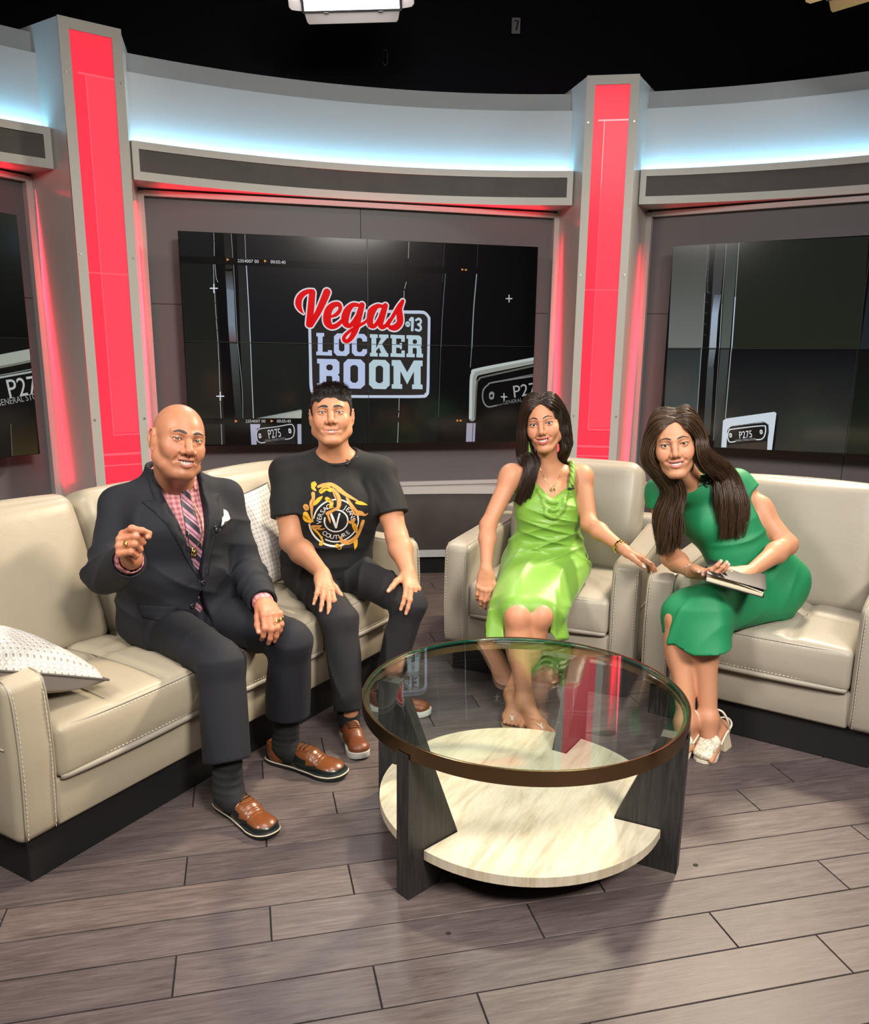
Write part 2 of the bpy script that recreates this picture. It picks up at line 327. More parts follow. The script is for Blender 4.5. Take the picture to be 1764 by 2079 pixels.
# flat artwork shown on the three video walls: millimetres from each wall's centre
ART = {"c":[["p",0,[[20,20,22],[20,20,22],[24,27,22],[24,27,22]],[[-1023,580],[-845,577],[-833,1],[-1019,-2]]],["p",0,[[30,30,26],[30,30,26],[33,31,26],[33,31,26]],[[-1019,-6],[-833,-3],[-829,-568],[-1032,-569]]],["p",0,[[26,24,27],[26,24,27],[17,20,24],[17,20,24]],[[-673,579],[4,580],[2,1],[-667,-3]]],["p",0,[[24,27,26],[24,27,26],[18,22,20],[18,22,20]],[[-667,-5],[2,-5],[-5,-580],[-665,-571]]],["p",0,[[16,12,16],[16,12,16],[10,10,14],[10,10,14]],[[9,578],[236,575],[212,-9],[5,-5]]],["p",0,[[18,22,20],[18,22,20],[16,18,17],[16,18,17]],[[5,-8],[212,-11],[180,-579],[0,-580]]],["p",0,[[22,16,20],[22,16,20],[6,6,10],[6,6,10]],[[243,575],[448,572],[423,-12],[219,-11]]],["p",0,[[10,14,18],[10,14,18],[14,15,16],[14,15,16]],[[219,-14],[423,-15],[417,-579],[183,-579]]],["p",1,[[26,22,22],[26,22,22],[38,36,34],[38,36,34]],[[-786,574],[-745,575],[-747,390],[-785,389]]],["p",1,[[46,46,42],[46,46,42],[92,98,104],[92,98,104]],[[-786,377],[-748,379],[-744,276],[-784,286]]],["p",1,[[106,120,132],[106,120,132],[112,126,140],[112,126,140]],[[-784,286],[-744,276],[-744,90],[-783,101]]],["p",1,[[112,126,140],[112,126,140],[96,72,76],[96,72,76]],[[-783,101],[-744,90],[-741,0],[-780,-1]]],["p",1,[[70,76,78],[70,76,78],[52,54,54],[52,54,54]],[[-780,-5],[-738,-6],[-733,-219],[-774,-219]]],["p",1,[[50,52,50],[50,52,50],[28,27,26],[28,27,26]],[[-774,-219],[-733,-219],[-726,-421],[-766,-421]]],["p",1,[[22,20,22],[22,20,22],[44,44,44],[44,44,44]],[[-716,572],[-677,571],[-669,-3],[-721,-4]]],["p",1,[[42,44,42],[42,44,42],[26,26,25],[26,26,25]],[[-721,-4],[-669,-3],[-669,-421],[-717,-421]]],["s",2,[128,136,140],[[-745,575,1.4],[-742,447,1.4]]],["s",2,[128,136,140],[[-740,419,1.4],[-736,0,1.4]]],["s",2,[128,136,140],[[-736,-4,1.4],[-722,-243,1.5],[-724,-421,1.4]]],["s",2,[140,148,152],[[-673,576,1.5],[-673,444,1.5]]],["s",2,[176,190,200],[[-672,421,2.2],[-668,209,2.3],[-666,1,2.3]]],["s",2,[170,182,188],[[-666,-5,2.0],[-666,-219,2.0],[-666,-421,2.1]]],["s",2,[150,158,160],[[-837,577,1.4],[-837,533,1.4]]],["s",2,[150,158,160],[[-837,527,1.4],[-840,455,1.5]]],["s",2,[150,158,160],[[-847,415,1.5],[-847,375,1.4]]],["s",2,[150,158,160],[[-847,371,1.5],[-849,296,1.5]]],["s",2,[150,158,160],[[-847,273,1.5],[-847,210,1.5]]],["s",2,[150,158,160],[[-847,204,1.5],[-845,123,1.5]]],["s",2,[150,158,160],[[-846,117,1.5],[-844,65,1.6]]],["s",2,[150,158,160],[[-844,59,1.5],[-842,-2,1.6]]],["s",2,[150,158,160],[[-842,-6,1.5],[-843,-100,1.6]]],["s",2,[150,158,160],[[-842,-106,1.6],[-844,-268,1.6]]],["s",2,[150,158,160],[[-846,-328,1.6],[-845,-420,1.6]]],["s",2,[150,158,160],[[-846,-453,1.6],[-847,-568,1.6]]],["s",2,[150,158,160],[[-839,415,1.4],[-835,336,1.5]]],["s",2,[150,158,160],[[-835,336,1.5],[-827,319,1.5]]],["s",2,[150,156,156],[[240,574,1.6],[237,483,1.6]]],["s",2,[150,156,156],[[226,352,1.7],[215,315,1.7]]],["s",2,[150,156,156],[[213,303,1.7],[212,237,1.8]]],["s",2,[150,156,156],[[184,-311,1.8],[183,-381,1.8]]],["s",2,[150,156,156],[[183,-394,1.8],[180,-420,1.8]]],["s",2,[150,156,156],[[180,-452,1.8],[175,-576,1.8]]],["s",2,[60,60,66],[[451,570,1.2],[441,358,1.2]]],["s",2,[104,112,118],[[458,405,1.4],[443,175,1.5],[436,-12,1.5]]],["s",2,[76,84,88],[[435,-16,1.2],[426,-422,1.3]]],["s",2,[60,56,62],[[651,571,1.2],[648,450,1.2]]],["s",2,[130,140,146],[[647,408,3.0],[633,204,3.0],[627,-12,3.0]]],["s",2,[110,128,130],[[626,-17,1.9],[620,-124,2.0]]],["p",3,[[9,6,8],[9,6,8],[9,6,8],[9,6,8]],[[-1025,448],[450,441],[451,405],[-1026,412]]],["p",3,[[7,7,8],[7,7,8],[7,7,8],[7,7,8]],[[-1025,-419],[-393,-423],[-394,-457],[-1026,-452]]],["p",4,[222,140,70],[[-775,445],[-761,438],[-776,430]]],["p",4,[222,140,70],[[-575,445],[-560,438],[-575,430]]],["p",4,[222,140,70],[[-769,-429],[-754,-437],[-770,-445]]],["p",4,[222,140,70],[[-569,-430],[-553,-438],[-570,-446]]],["p",4,[222,140,70],[[554,438],[569,432],[555,425]]],["p",4,[222,140,70],[[576,437],[590,431],[576,424]]],["p",4,[222,140,70],[[540,-436],[555,-443],[540,-450]]],["p",4,[222,140,70],[[560,-436],[576,-443],[561,-451]]],["t",4,[205,205,212],"2354007 00",[-718,426],[-605,426],16.5],["t",4,[205,205,212],"00:05:40",[-541,427],[-459,426],17.2],["t",4,[190,188,184],"2354007 00",[-711,-446],[-599,-446],16.8],["t",4,[190,188,184],"00:05:40",[-535,-447],[-455,-448],17.5],["s",5,[205,212,222],[[-869,285,3.0],[-832,286,3.0]]],["s",5,[205,212,222],[[-849,307,3.0],[-851,263,3.0]]],["s",5,[205,212,222],[[-863,-297,3.1],[-825,-297,3.1]]],["s",5,[205,212,222],[[-843,-274,3.1],[-845,-320,3.3]]],["s",5,[180,182,186],[[833,276,3.0],[869,277,3.0]]],["s",5,[180,182,186],[[850,296,3.0],[852,257,3.0]]],["s",5,[180,182,186],[[820,-301,3.1],[856,-301,3.1]]],["s",5,[180,182,186],[[837,-281,3.1],[839,-322,3.1]]],["p",1,[[120,128,124],[120,128,124],[168,172,160],[168,172,160]],[[-656,-423],[-393,-372],[-390,-386],[-394,-426]]],["p",1,[[170,168,190],[170,168,190],[150,150,172],[150,150,172]],[[-685,-454],[-628,-454],[-654,-577],[-683,-576]]],["p",1,[[160,158,176],[160,158,176],[158,156,180],[158,156,180]],[[-418,-456],[-395,-456],[-397,-580],[-419,-580]]],["p",2,[[16,15,16],[16,15,16],[34,31,31],[34,31,31]],[[-648,-480],[-453,-457],[-427,-580],[-654,-577]]],["s",4,[178,180,186],[[-628,-563,3.0],[-645,-553,2.7],[-652,-524,2.7],[-647,-495,2.7],[-625,-481,2.7],[-539,-471,2.7],[-462,-458,3.0],[-443,-465,3.0],[-436,-492,3.0],[-442,-524,2.7],[-460,-539,3.0],[-489,-544,3.0]]],["s",4,[178,180,186],[[-628,-563,3.0],[-606,-560,3.0]]],["t",4,[190,192,198],"P275",[-585,-538],[-512,-528],50.0],["t",4,[130,130,134],"GENERAL STORAGE SYSTEMS",[-605,-558],[-490,-545],13.0],["s",4,[190,192,196],[[-634,-515,7.2],[-633,-528,8.0]]],["s",5,[30,30,30],[[-635,-520,3.0],[-632,-522,3.0]]],["s",4,[190,192,196],[[-463,-489,8.0],[-461,-502,8.0]]],["s",5,[30,30,30],[[-464,-495,2.7],[-461,-497,2.7]]],["s",2,[140,142,136],[[638,-427,20.8],[640,-215,19.2],[649,-172,19.2],[675,-153,19.2],[1025,-82,19.3]]],["s",3,[176,184,182],[[627,-427,9.1],[627,-202,9.1],[639,-159,9.1],[668,-139,9.1],[1025,-71,8.4]]],["s",3,[90,92,84],[[656,-427,5.2],[662,-233,5.2],[679,-196,4.8],[715,-180,5.2],[1027,-113,5.2]]],["p",2,[[150,146,160],[150,146,160],[150,148,170],[150,148,170]],[[604,-459],[661,-459],[658,-580],[602,-579]]],["s",3,[80,80,84],[[645,-459,2.6],[642,-580,2.6]]],["s",4,[112,114,112],[[791,-353,4.6],[739,-361,4.6],[712,-339,4.6],[701,-302,4.2],[706,-258,4.6],[733,-230,4.2],[769,-214,4.6],[1029,-174,4.6]]],["s",4,[100,102,100],[[742,-218,2.4],[1029,-163,2.6]]],["s",4,[90,92,92],[[791,-352,3.3],[826,-346,3.2]]],["t",4,[150,152,150],"P275",[897,-307],[1095,-276],73.0],["t",4,[110,112,112],"GENERAL STORAGE SYSTEMS",[833,-349],[1213,-289],22.1],["s",4,[128,130,128],[[759,-286,16.9],[758,-302,15.6]]],["s",5,[20,20,20],[[759,-292,7.8],[756,-297,7.8]]],["p",6,[40,37,36],[[-297,180],[321,187],[357,152],[353,-268],[325,-295],[-293,-290],[-328,-250],[-333,82]]],["s",7,[184,193,214],[[-297,185,8.1],[-10,187,8.1],[219,185,9.0],[316,186,9.0],[342,178,8.1],[358,159,8.1],[362,133,8.1],[360,-78,8.1],[358,-263,9.0],[346,-286,9.0],[320,-298,9.0],[86,-299,8.1],[-113,-298,8.1],[-288,-292,8.1],[-317,-278,8.1],[-333,-245,9.0],[-334,-85,8.1],[-334,78,8.1]]],["s",8,[214,206,214],[[-368,163,9.9],[-385,186,19.5],[-394,214,25.6],[-387,246,24.8],[-365,271,22.2],[-337,284,19.8],[-309,291,13.0]]],["s",8,[214,206,214],[[-315,278,25.6],[-325,193,26.6],[-336,105,26.6]]],["s",8,[214,206,214],[[-233,282,28.4],[-249,245,27.4],[-283,175,24.8],[-327,101,21.3]]],["s",8,[214,206,214],[[-213,148,14.0],[-181,163,18.4],[-159,192,18.4],[-167,217,21.5],[-197,213,23.8],[-224,186,28.4],[-235,144,30.2],[-230,112,29.2],[-209,94,22.0],[-180,102,21.5],[-150,128,18.6],[-133,146,14.0]]],["s",8,[214,206,214],[[-58,217,19.5],[-87,216,21.2],[-116,188,27.4],[-131,147,31.5],[-129,114,26.6],[-107,101,21.6],[-85,120,20.6],[-63,157,16.7]]],["s",8,[214,206,214],[[-34,217,23.8],[-53,153,26.6],[-71,87,25.6],[-94,40,22.0],[-118,16,19.4],[-138,21,20.5],[-137,42,18.5],[-108,70,16.7],[-64,97,18.5],[-20,121,15.8],[5,145,16.5]]],["s",8,[214,206,214],[[83,214,17.6],[54,213,21.2],[24,185,30.5],[12,145,27.4],[14,112,25.6],[34,101,20.2],[53,120,18.4],[74,156,18.5]]],["s",8,[214,206,214],[[102,217,23.0],[83,160,26.6],[72,118,25.6],[83,97,21.2],[107,109,18.4],[127,138,17.6]]],["s",8,[214,206,214],[[112,107,18.4],[145,157,18.4],[177,209,19.4],[204,245,18.4]]],["s",8,[214,206,214],[[201,240,19.4],[184,200,24.8],[187,158,27.4],[187,125,26.6],[164,99,27.5],[135,96,22.5],[120,107,15.8]]],["s",9,[214,8,14],[[-368,163,2.2],[-385,186,11.8],[-394,214,18.0],[-387,246,17.1],[-365,271,14.5],[-337,284,12.2],[-309,291,5.4]]],["s",9,[214,8,14],[[-315,278,18.0],[-325,193,18.9],[-336,105,18.9]]],["s",9,[214,8,14],[[-233,282,20.7],[-249,245,19.8],[-283,175,17.1],[-327,101,13.6]]],["s",9,[214,8,14],[[-213,148,6.3],[-181,163,10.8],[-159,192,10.8],[-167,217,13.0],[-197,213,16.2],[-224,186,20.7],[-235,144,22.5],[-230,112,21.6],[-209,94,14.4],[-180,102,13.0],[-150,128,10.0],[-133,146,6.3]]],["s",9,[214,8,14],[[-58,217,11.0],[-87,216,13.5],[-116,188,19.8],[-131,147,23.0],[-129,114,18.9],[-107,101,13.1],[-85,120,12.1],[-63,157,9.0]]],["s",9,[214,8,14],[[-34,217,16.2],[-53,153,18.9],[-71,87,18.0],[-94,40,14.4],[-118,16,11.7],[-138,21,12.0],[-137,42,10.0],[-108,70,9.0],[-64,97,10.0],[-20,121,8.1],[5,145,8.0]]],["s",9,[214,8,14],[[83,214,9.9],[54,213,13.5],[24,185,22.0],[12,145,19.8],[14,112,18.0],[34,101,12.6],[53,120,10.8],[74,156,10.0]]],["s",9,[214,8,14],[[102,217,15.3],[83,160,18.9],[72,118,18.0],[83,97,13.5],[107,109,10.8],[127,138,9.9]]],["s",9,[214,8,14],[[112,107,10.8],[145,157,10.8],[177,209,11.7],[204,245,10.8]]],["s",9,[214,8,14],[[201,240,11.7],[184,200,17.1],[187,158,19.8],[187,125,18.9],[164,99,19.0],[135,96,14.0],[120,107,8.1]]],["p",7,[178,190,222],[[-298,39],[-253,39],[-253,59],[-297,59]]],["p",7,[178,190,222],[[-291,-45],[-264,-46],[-262,39],[-289,39]]],["p",7,[178,190,222],[[-300,-65],[-210,-67],[-210,-47],[-300,-45]]],["p",7,[178,190,222],[[-233,-46],[-210,-47],[-210,-37],[-233,-36]]],["p",7,[178,190,222],[[-181,-67],[-128,-68],[-147,-43],[-161,-42]]],["p",7,[178,190,222],[[-128,-68],[-109,-51],[-138,-34],[-147,-43]]],["p",7,[178,190,222],[[-109,-51],[-108,40],[-137,24],[-138,-34]]],["p",7,[178,190,222],[[-108,40],[-126,58],[-146,33],[-137,24]]],["p",7,[178,190,222],[[-126,58],[-179,58],[-160,33],[-146,33]]],["p",7,[178,190,222],[[-179,58],[-197,41],[-169,24],[-160,33]]],["p",7,[178,190,222],[[-197,41],[-199,-49],[-170,-33],[-169,24]]],["p",7,[178,190,222],[[-199,-49],[-181,-67],[-161,-42],[-170,-33]]],["p",7,[178,190,222],[[-77,-67],[-24,-68],[-44,-45],[-58,-45]]],["p",7,[178,190,222],[[-24,-68],[-7,-51],[-35,-36],[-44,-45]]],["p",7,[178,190,222],[[-6,40],[-23,57],[-43,35],[-34,26]]],["p",7,[178,190,222],[[-23,57],[-76,58],[-57,35],[-43,35]]],["p",7,[178,190,222],[[-76,58],[-94,41],[-66,27],[-57,35]]],["p",7,[178,190,222],[[-94,41],[-95,-49],[-66,-36],[-66,27]]],["p",7,[178,190,222],[[-95,-49],[-77,-67],[-58,-45],[-66,-36]]],["p",7,[178,190,222],[[-33,15],[-6,15],[-6,40],[-32,40]]],["p",7,[178,190,222],[[-33,-50],[-7,-51],[-6,-28],[-33,-28]]],["p",7,[176,198,208],[[10,-68],[56,-69],[56,-49],[11,-48]]],["p",7,[176,198,208],[[65,-69],[119,-70],[119,-50],[65,-49]]],["p",7,[176,198,208],[[11,37],[57,36],[57,56],[11,57]]],["p",7,[176,198,208],[[65,36],[120,36],[120,56],[65,56]]],["p",7,[176,198,208],[[19,-48],[47,-49],[48,36],[20,37]]],["p",7,[176,198,208],[[48,-21],[78,38],[113,38],[48,-36]]],["p",7,[176,198,208],[[59,-4],[78,8],[114,-52],[78,-52]]],["p",7,[176,198,208],[[132,-69],[217,-71],[217,-51],[132,-49]]],["p",7,[176,198,208],[[132,36],[217,34],[217,54],[132,56]]],["p",7,[176,198,208],[[140,-49],[166,-50],[166,35],[141,36]]],["p",7,[176,198,208],[[166,-17],[200,-18],[200,2],[166,3]]],["p",7,[176,198,208],[[197,-50],[217,-51],[217,-33],[197,-33]]],["p",7,[176,198,208],[[196,17],[217,17],[217,34],[196,35]]],["p",7,[176,198,208],[[188,-25],[200,-25],[200,10],[188,10]]],["p",7,[176,198,208],[[227,35],[237,35],[237,55],[227,55]]],["p",7,[176,198,208],[[237,-50],[265,-50],[264,55],[237,55]]],["p",7,[176,198,208],[[227,-70],[277,-71],[277,-51],[227,-50]]],["p",7,[176,198,208],[[251,-17],[304,-18],[283,6],[271,6]]],["p",7,[176,198,208],[[304,-18],[318,-6],[290,12],[283,6]]],["p",7,[176,198,208],[[318,-6],[318,42],[290,25],[290,12]]],["p",7,[176,198,208],[[318,42],[304,54],[283,31],[290,25]]],["p",7,[176,198,208],[[304,54],[250,55],[271,31],[283,31]]],["p",7,[176,198,208],[[250,55],[237,43],[264,25],[271,31]]],["p",7,[176,198,208],[[237,43],[237,-5],[264,12],[264,25]]],["p",7,[176,198,208],[[237,-5],[251,-17],[271,6],[264,12]]],["p",7,[176,198,208],[[282,-14],[311,-11],[318,-21],[319,-51],[289,-51],[289,-23]]],["p",7,[176,198,208],[[287,-71],[327,-72],[327,-51],[287,-51]]],["p",7,[178,190,222],[[-296,-111],[-282,-112],[-282,-85],[-296,-85]]],["p",7,[178,190,222],[[-285,-223],[-246,-224],[-243,-86],[-282,-85]]],["p",7,[178,190,222],[[-299,-249],[-229,-251],[-229,-224],[-299,-223]]],["p",7,[178,190,222],[[-264,-181],[-189,-182],[-218,-150],[-234,-150]]],["p",7,[178,190,222],[[-189,-182],[-169,-166],[-208,-142],[-218,-150]]],["p",7,[178,190,222],[[-169,-166],[-168,-103],[-207,-125],[-208,-142]]],["p",7,[178,190,222],[[-168,-103],[-187,-86],[-217,-117],[-207,-125]]],["p",7,[178,190,222],[[-187,-86],[-262,-86],[-234,-117],[-217,-117]]],["p",7,[178,190,222],[[-262,-86],[-282,-102],[-244,-125],[-234,-117]]],["p",7,[178,190,222],[[-282,-102],[-284,-164],[-244,-141],[-244,-125]]],["p",7,[178,190,222],[[-284,-164],[-264,-181],[-234,-150],[-244,-141]]],["p",7,[178,190,222],[[-221,-176],[-179,-172],[-169,-185],[-169,-225],[-212,-224],[-211,-188]]],["p",7,[178,190,222],[[-215,-251],[-159,-252],[-158,-225],[-215,-224]]],["p",7,[178,190,222],[[-121,-252],[-46,-254],[-73,-220],[-93,-219]]],["p",7,[178,190,222],[[-46,-254],[-20,-231],[-61,-208],[-73,-220]]],["p",7,[178,190,222],[[-20,-231],[-19,-110],[-60,-131],[-61,-208]]],["p",7,[178,190,222],[[-19,-110],[-44,-86],[-72,-119],[-60,-131]]],["p",7,[178,190,222],[[-44,-86],[-119,-85],[-92,-119],[-72,-119]]],["p",7,[178,190,222],[[-119,-85],[-144,-108],[-105,-130],[-92,-119]]],["p",7,[178,190,222],[[-144,-108],[-146,-228],[-106,-207],[-105,-130]]],["p",7,[178,190,222],[[-146,-228],[-121,-252],[-93,-219],[-106,-207]]],["p",7,[176,198,208],[[29,-254],[102,-256],[75,-221],[56,-221]]],["p",7,[176,198,208],[[102,-256],[127,-233],[87,-210],[75,-221]]],["p",7,[176,198,208],[[127,-233],[127,-112],[88,-133],[87,-210]]],["p",7,[176,198,208],[[127,-112],[102,-88],[76,-121],[88,-133]]],["p",7,[176,198,208],[[102,-88],[30,-87],[56,-121],[76,-121]]],["p",7,[176,198,208],[[30,-87],[5,-110],[44,-132],[56,-121]]],["p",7,[176,198,208],[[5,-110],[4,-230],[43,-209],[44,-132]]],["p",7,[176,198,208],[[4,-230],[29,-254],[56,-221],[43,-209]]],["p",7,[176,198,208],[[139,-253],[202,-254],[202,-227],[139,-227]]],["p",7,[176,198,208],[[262,-255],[326,-256],[325,-229],[262,-228]]],["p",7,[176,198,208],[[150,-227],[191,-227],[191,-88],[150,-88]]],["p",7,[176,198,208],[[273,-228],[314,-229],[313,-89],[272,-89]]],["p",7,[176,198,208],[[139,-121],[158,-121],[158,-88],[139,-88]]],["p",7,[176,198,208],[[306,-122],[325,-122],[324,-89],[306,-89]]],["p",7,[176,198,208],[[191,-88],[191,-151],[232,-228],[232,-158]]],["p",7,[176,198,208],[[272,-89],[232,-158],[232,-228],[273,-152]]],["s",7,[176,198,208],[[249,141,8.5],[262,148,8.5],[261,84,7.6]]],["s",7,[176,198,208],[[284,141,6.3],[301,149,7.0],[313,137,6.3],[307,120,6.3],[296,117,7.0],[309,109,7.0],[313,92,6.3],[302,82,6.3],[283,87,7.0]]],["s",7,[176,198,208],[[234,118,15.0],[235,116,15.0]]],["t",8,[50,48,48],"abc",[224,112],[247,112],13.0]],"r":[["p",0,[[54,54,50],[54,54,50],[104,108,104],[104,108,104]],[[-1023,571],[-824,571],[-810,-2],[-1010,-3]]],["p",0,[[40,46,46],[40,46,46],[66,74,74],[66,74,74]],[[-1012,-8],[-811,-7],[-811,-406],[-1004,-458]]],["p",0,[[46,46,46],[46,46,46],[70,74,78],[70,74,78]],[[-784,571],[-731,571],[-735,-2],[-789,-2]]],["p",1,[[80,84,92],[80,84,92],[150,164,186],[150,164,186]],[[-770,298],[-730,297],[-738,191],[-774,191]]],["p",1,[[150,164,186],[150,164,186],[150,158,166],[150,158,166]],[[-774,191],[-738,191],[-733,-2],[-771,-2]]],["p",1,[[106,116,120],[106,116,120],[70,78,80],[70,78,80]],[[-771,-7],[-734,-7],[-739,-109],[-773,-109]]],["p",1,[[64,70,72],[64,70,72],[50,54,54],[50,54,54]],[[-773,-109],[-736,-108],[-723,-501],[-764,-504]]],["p",0,[[44,48,44],[44,48,44],[80,88,84],[80,88,84]],[[-725,570],[-663,571],[-657,-2],[-708,-2]]],["p",0,[[56,62,60],[56,62,60],[56,60,58],[56,60,58]],[[-708,-7],[-659,-6],[-656,-399],[-702,-543]]],["p",0,[[26,30,24],[26,30,24],[30,33,26],[30,33,26]],[[-653,572],[-14,569],[11,-2],[-646,-5]]],["p",0,[[8,10,16],[8,10,16],[46,48,44],[46,48,44]],[[-645,-8],[11,-4],[7,-560],[-699,-572]]],["p",0,[[22,30,36],[22,30,36],[26,34,38],[26,34,38]],[[13,369],[354,374],[403,0],[11,-2]]],["p",0,[[6,8,8],[6,8,8],[22,30,20],[22,30,20]],[[11,-4],[403,-2],[422,-558],[10,-560]]],["s",2,[92,96,94],[[-824,569,2.0],[-822,393,2.0]]],["s",2,[110,116,114],[[-821,306,2.6],[-813,-2,2.8]]],["s",2,[120,130,130],[[-815,-7,2.5],[-808,-406,2.5]]],["s",2,[120,128,124],[[-726,570,1.5],[-722,244,1.6]]],["s",2,[138,150,152],[[-722,244,2.0],[-714,-2,2.1]]],["s",2,[96,104,104],[[-715,-7,1.6],[-703,-529,1.8]]],["s",2,[130,138,134],[[-658,571,2.0],[-652,282,2.0]]],["s",2,[176,190,206],[[-652,282,3.0],[-646,-2,2.9]]],["s",2,[150,164,164],[[-648,-6,2.1],[-646,-398,2.1]]],["p",1,[[14,15,15],[14,15,15],[6,7,9],[6,7,9]],[[-824,569],[-787,570],[-781,299],[-818,300]]],["p",1,[[6,7,9],[6,7,9],[9,10,12],[9,10,12]],[[-818,300],[-781,299],[-775,-2],[-813,-2]]],["p",1,[[8,9,10],[8,9,10],[8,9,10],[8,9,10]],[[-813,-7],[-775,-7],[-769,-447],[-808,-406]]],["s",3,[70,74,74],[[-826,558,1.3],[-811,554,1.3]]],["s",3,[70,74,74],[[-825,499,1.4],[-810,495,1.3]]],["s",3,[70,74,74],[[-823,439,1.3],[-808,436,1.3]]],["s",3,[70,74,74],[[-821,380,1.4],[-806,377,1.4]]],["s",3,[70,74,74],[[-819,320,1.4],[-804,317,1.4]]],["s",3,[70,74,74],[[-818,259,1.3],[-803,256,1.3]]],["s",3,[70,74,74],[[-816,199,1.4],[-801,196,1.4]]],["s",3,[70,74,74],[[-814,138,1.4],[-799,135,1.4]]],["s",3,[70,74,74],[[-813,76,1.3],[-797,74,1.4]]],["s",3,[70,74,72],[[-817,551,2.0],[-809,333,2.1],[-798,309,2.0]]],["p",2,[196,206,214],[[-654,-569],[-658,-413],[-642,-400],[-382,-350],[-371,-358],[-375,-566],[-400,-567],[-407,-428],[-428,-412],[-614,-446],[-629,-468],[-625,-568]]],["p",2,[26,23,22],[[-626,-553],[-626,-468],[-608,-442],[-432,-406],[-407,-422],[-400,-463],[-404,-518]]],["p",2,[58,50,46],[[-626,-554],[-404,-521],[-400,-567],[-625,-570]]],["p",1,[10,11,11],[[-371,-358],[-362,-372],[-360,-568],[-375,-566]]],["s",4,[205,212,216],[[-579,-530,3.2],[-610,-534,3.2],[-624,-503,3.2],[-618,-467,3.2],[-599,-459,3.2],[-442,-432,2.9],[-421,-443,3.2],[-421,-484,3.2],[-435,-507,3.2],[-464,-513,3.2]]],["t",4,[214,220,224],"P275",[-559,-512],[-488,-500],40.7],["t",4,[170,174,176],"GENERAL STORAGE SYSTEMS",[-579,-531],[-466,-515],11.3],["s",4,[205,210,212],[[-609,-491,8.3],[-607,-501,7.7]]],["s",5,[40,38,36],[[-610,-495,2.8],[-607,-498,2.8]]],["s",4,[205,210,212],[[-443,-462,7.7],[-441,-472,7.7]]],["s",5,[40,38,36],[[-444,-466,2.6],[-441,-468,2.8]]]],"l":[["p",0,[[22,26,22],[22,26,22],[5,6,6],[5,6,6]],[[719,577],[1056,582],[1034,-1],[651,6]]],["p",0,[[14,14,14],[14,14,14],[10,9,7],[10,9,7]],[[650,3],[1035,-4],[1010,-577],[582,-566]]],["p",1,[[14,12,9],[14,12,9],[50,40,20],[50,40,20]],[[888,-413],[1022,-384],[1012,-577],[877,-577]]],["s",2,[96,92,80],[[886,-413,1.5],[876,-575,1.5]]],["s",2,[150,156,146],[[642,-155,28.7],[747,-133,29.1],[867,-112,31.3],[1059,-76,31.3]]],["s",3,[110,112,102],[[640,-174,5.5],[864,-139,5.5],[1057,-103,6.1]]],["s",3,[150,156,154],[[634,-224,4.8],[858,-188,4.8],[1051,-158,4.8]]],["s",3,[120,124,122],[[636,-208,2.2],[860,-177,2.2],[1052,-145,2.6]]],["t",4,[168,172,170],"P275",[888,-290],[1093,-263],91.2],["t",4,[138,140,138],"GENERAL STORAGE SYSTEMS",[825,-326],[1259,-267],30.4]]}

# ================================================================ THE SET
OX, OY = 0.46, 1.30          # centre of the circle the curved set stands on
def pol(r, ph): a = radians(ph); return (OX + r * sin(a), OY + r * cos(a))
class Bay:
    def __init__(s, phi, r=3.634):
        a = radians(phi); s.phi = phi
        s.c = Vector((OX + r * sin(a), OY + r * cos(a), 0)); s.a = Vector((cos(a), -sin(a), 0)); s.n = Vector((-sin(a), -cos(a), 0))
        s.M = Matrix((s.a, -s.n, Vector((0, 0, 1)))).transposed()
    def p(s, u, n, z): return s.c + s.a * u + s.n * n + Vector((0, 0, z))

def noisy(m, c0, c1, scale, detail=4, bump=0.0, kind='Object', sc=(1, 1, 1), rough=None):
    t = NT(m); v = t.coord(kind, sc); f = t.noise(v, scale, detail)
    t.base(t.ramp(f, [(0.3, c0), (0.7, c1)]))
    if bump: t.bump(f, bump, 0.004)
    return m

M_white = mat('painted_white', (0.60, 0.63, 0.65), 0.5)
M_frame = mat('grey_white_lacquer', (0.50, 0.50, 0.47), 0.38)
M_side = mat('satin_side_panel', (0.52, 0.51, 0.48), 0.22, spec=0.6)
M_band = mat('grey_top_band', (0.40, 0.44, 0.47), 0.6)
M_inset = noisy(mat('brown_grey_laminate', rough=0.55), (0.050, 0.042, 0.040), (0.072, 0.060, 0.056), 6, 5)
M_recess = mat('dark_grey_recess', (0.130, 0.118, 0.125), 0.5)
M_trim = mat('pale_trim', (0.50, 0.47, 0.46), 0.5)
M_black = mat('matt_black', (0.006, 0.006, 0.007), 0.6)
M_drape = mat('black_studio_wall', (0.0035, 0.0035, 0.0085), 0.9)
M_cyan = mat('cyan_led', (0.02, 0.02, 0.02), 0.5, emis=(0.26, 0.70, 1.0), es=40.0)

def arc(mb, r0, r1, z0, z1, pa, pb, n=28):
    V = []; F = []
    for i in range(n + 1):
        ph = pa + (pb - pa) * i / n
        for r, z in ((r0, z0), (r1, z0), (r1, z1), (r0, z1)):
            x, y = pol(r, ph); V.append((x, y, z))
    for i in range(n):
        b = i * 4; c = b + 4
        for k in range(4):
            F.append((b + k, c + k, c + (k + 1) % 4, b + (k + 1) % 4))
    F.append((0, 1, 2, 3)); e = n * 4; F.append((e + 3, e + 2, e + 1, e))
    return mb.add(V, F)

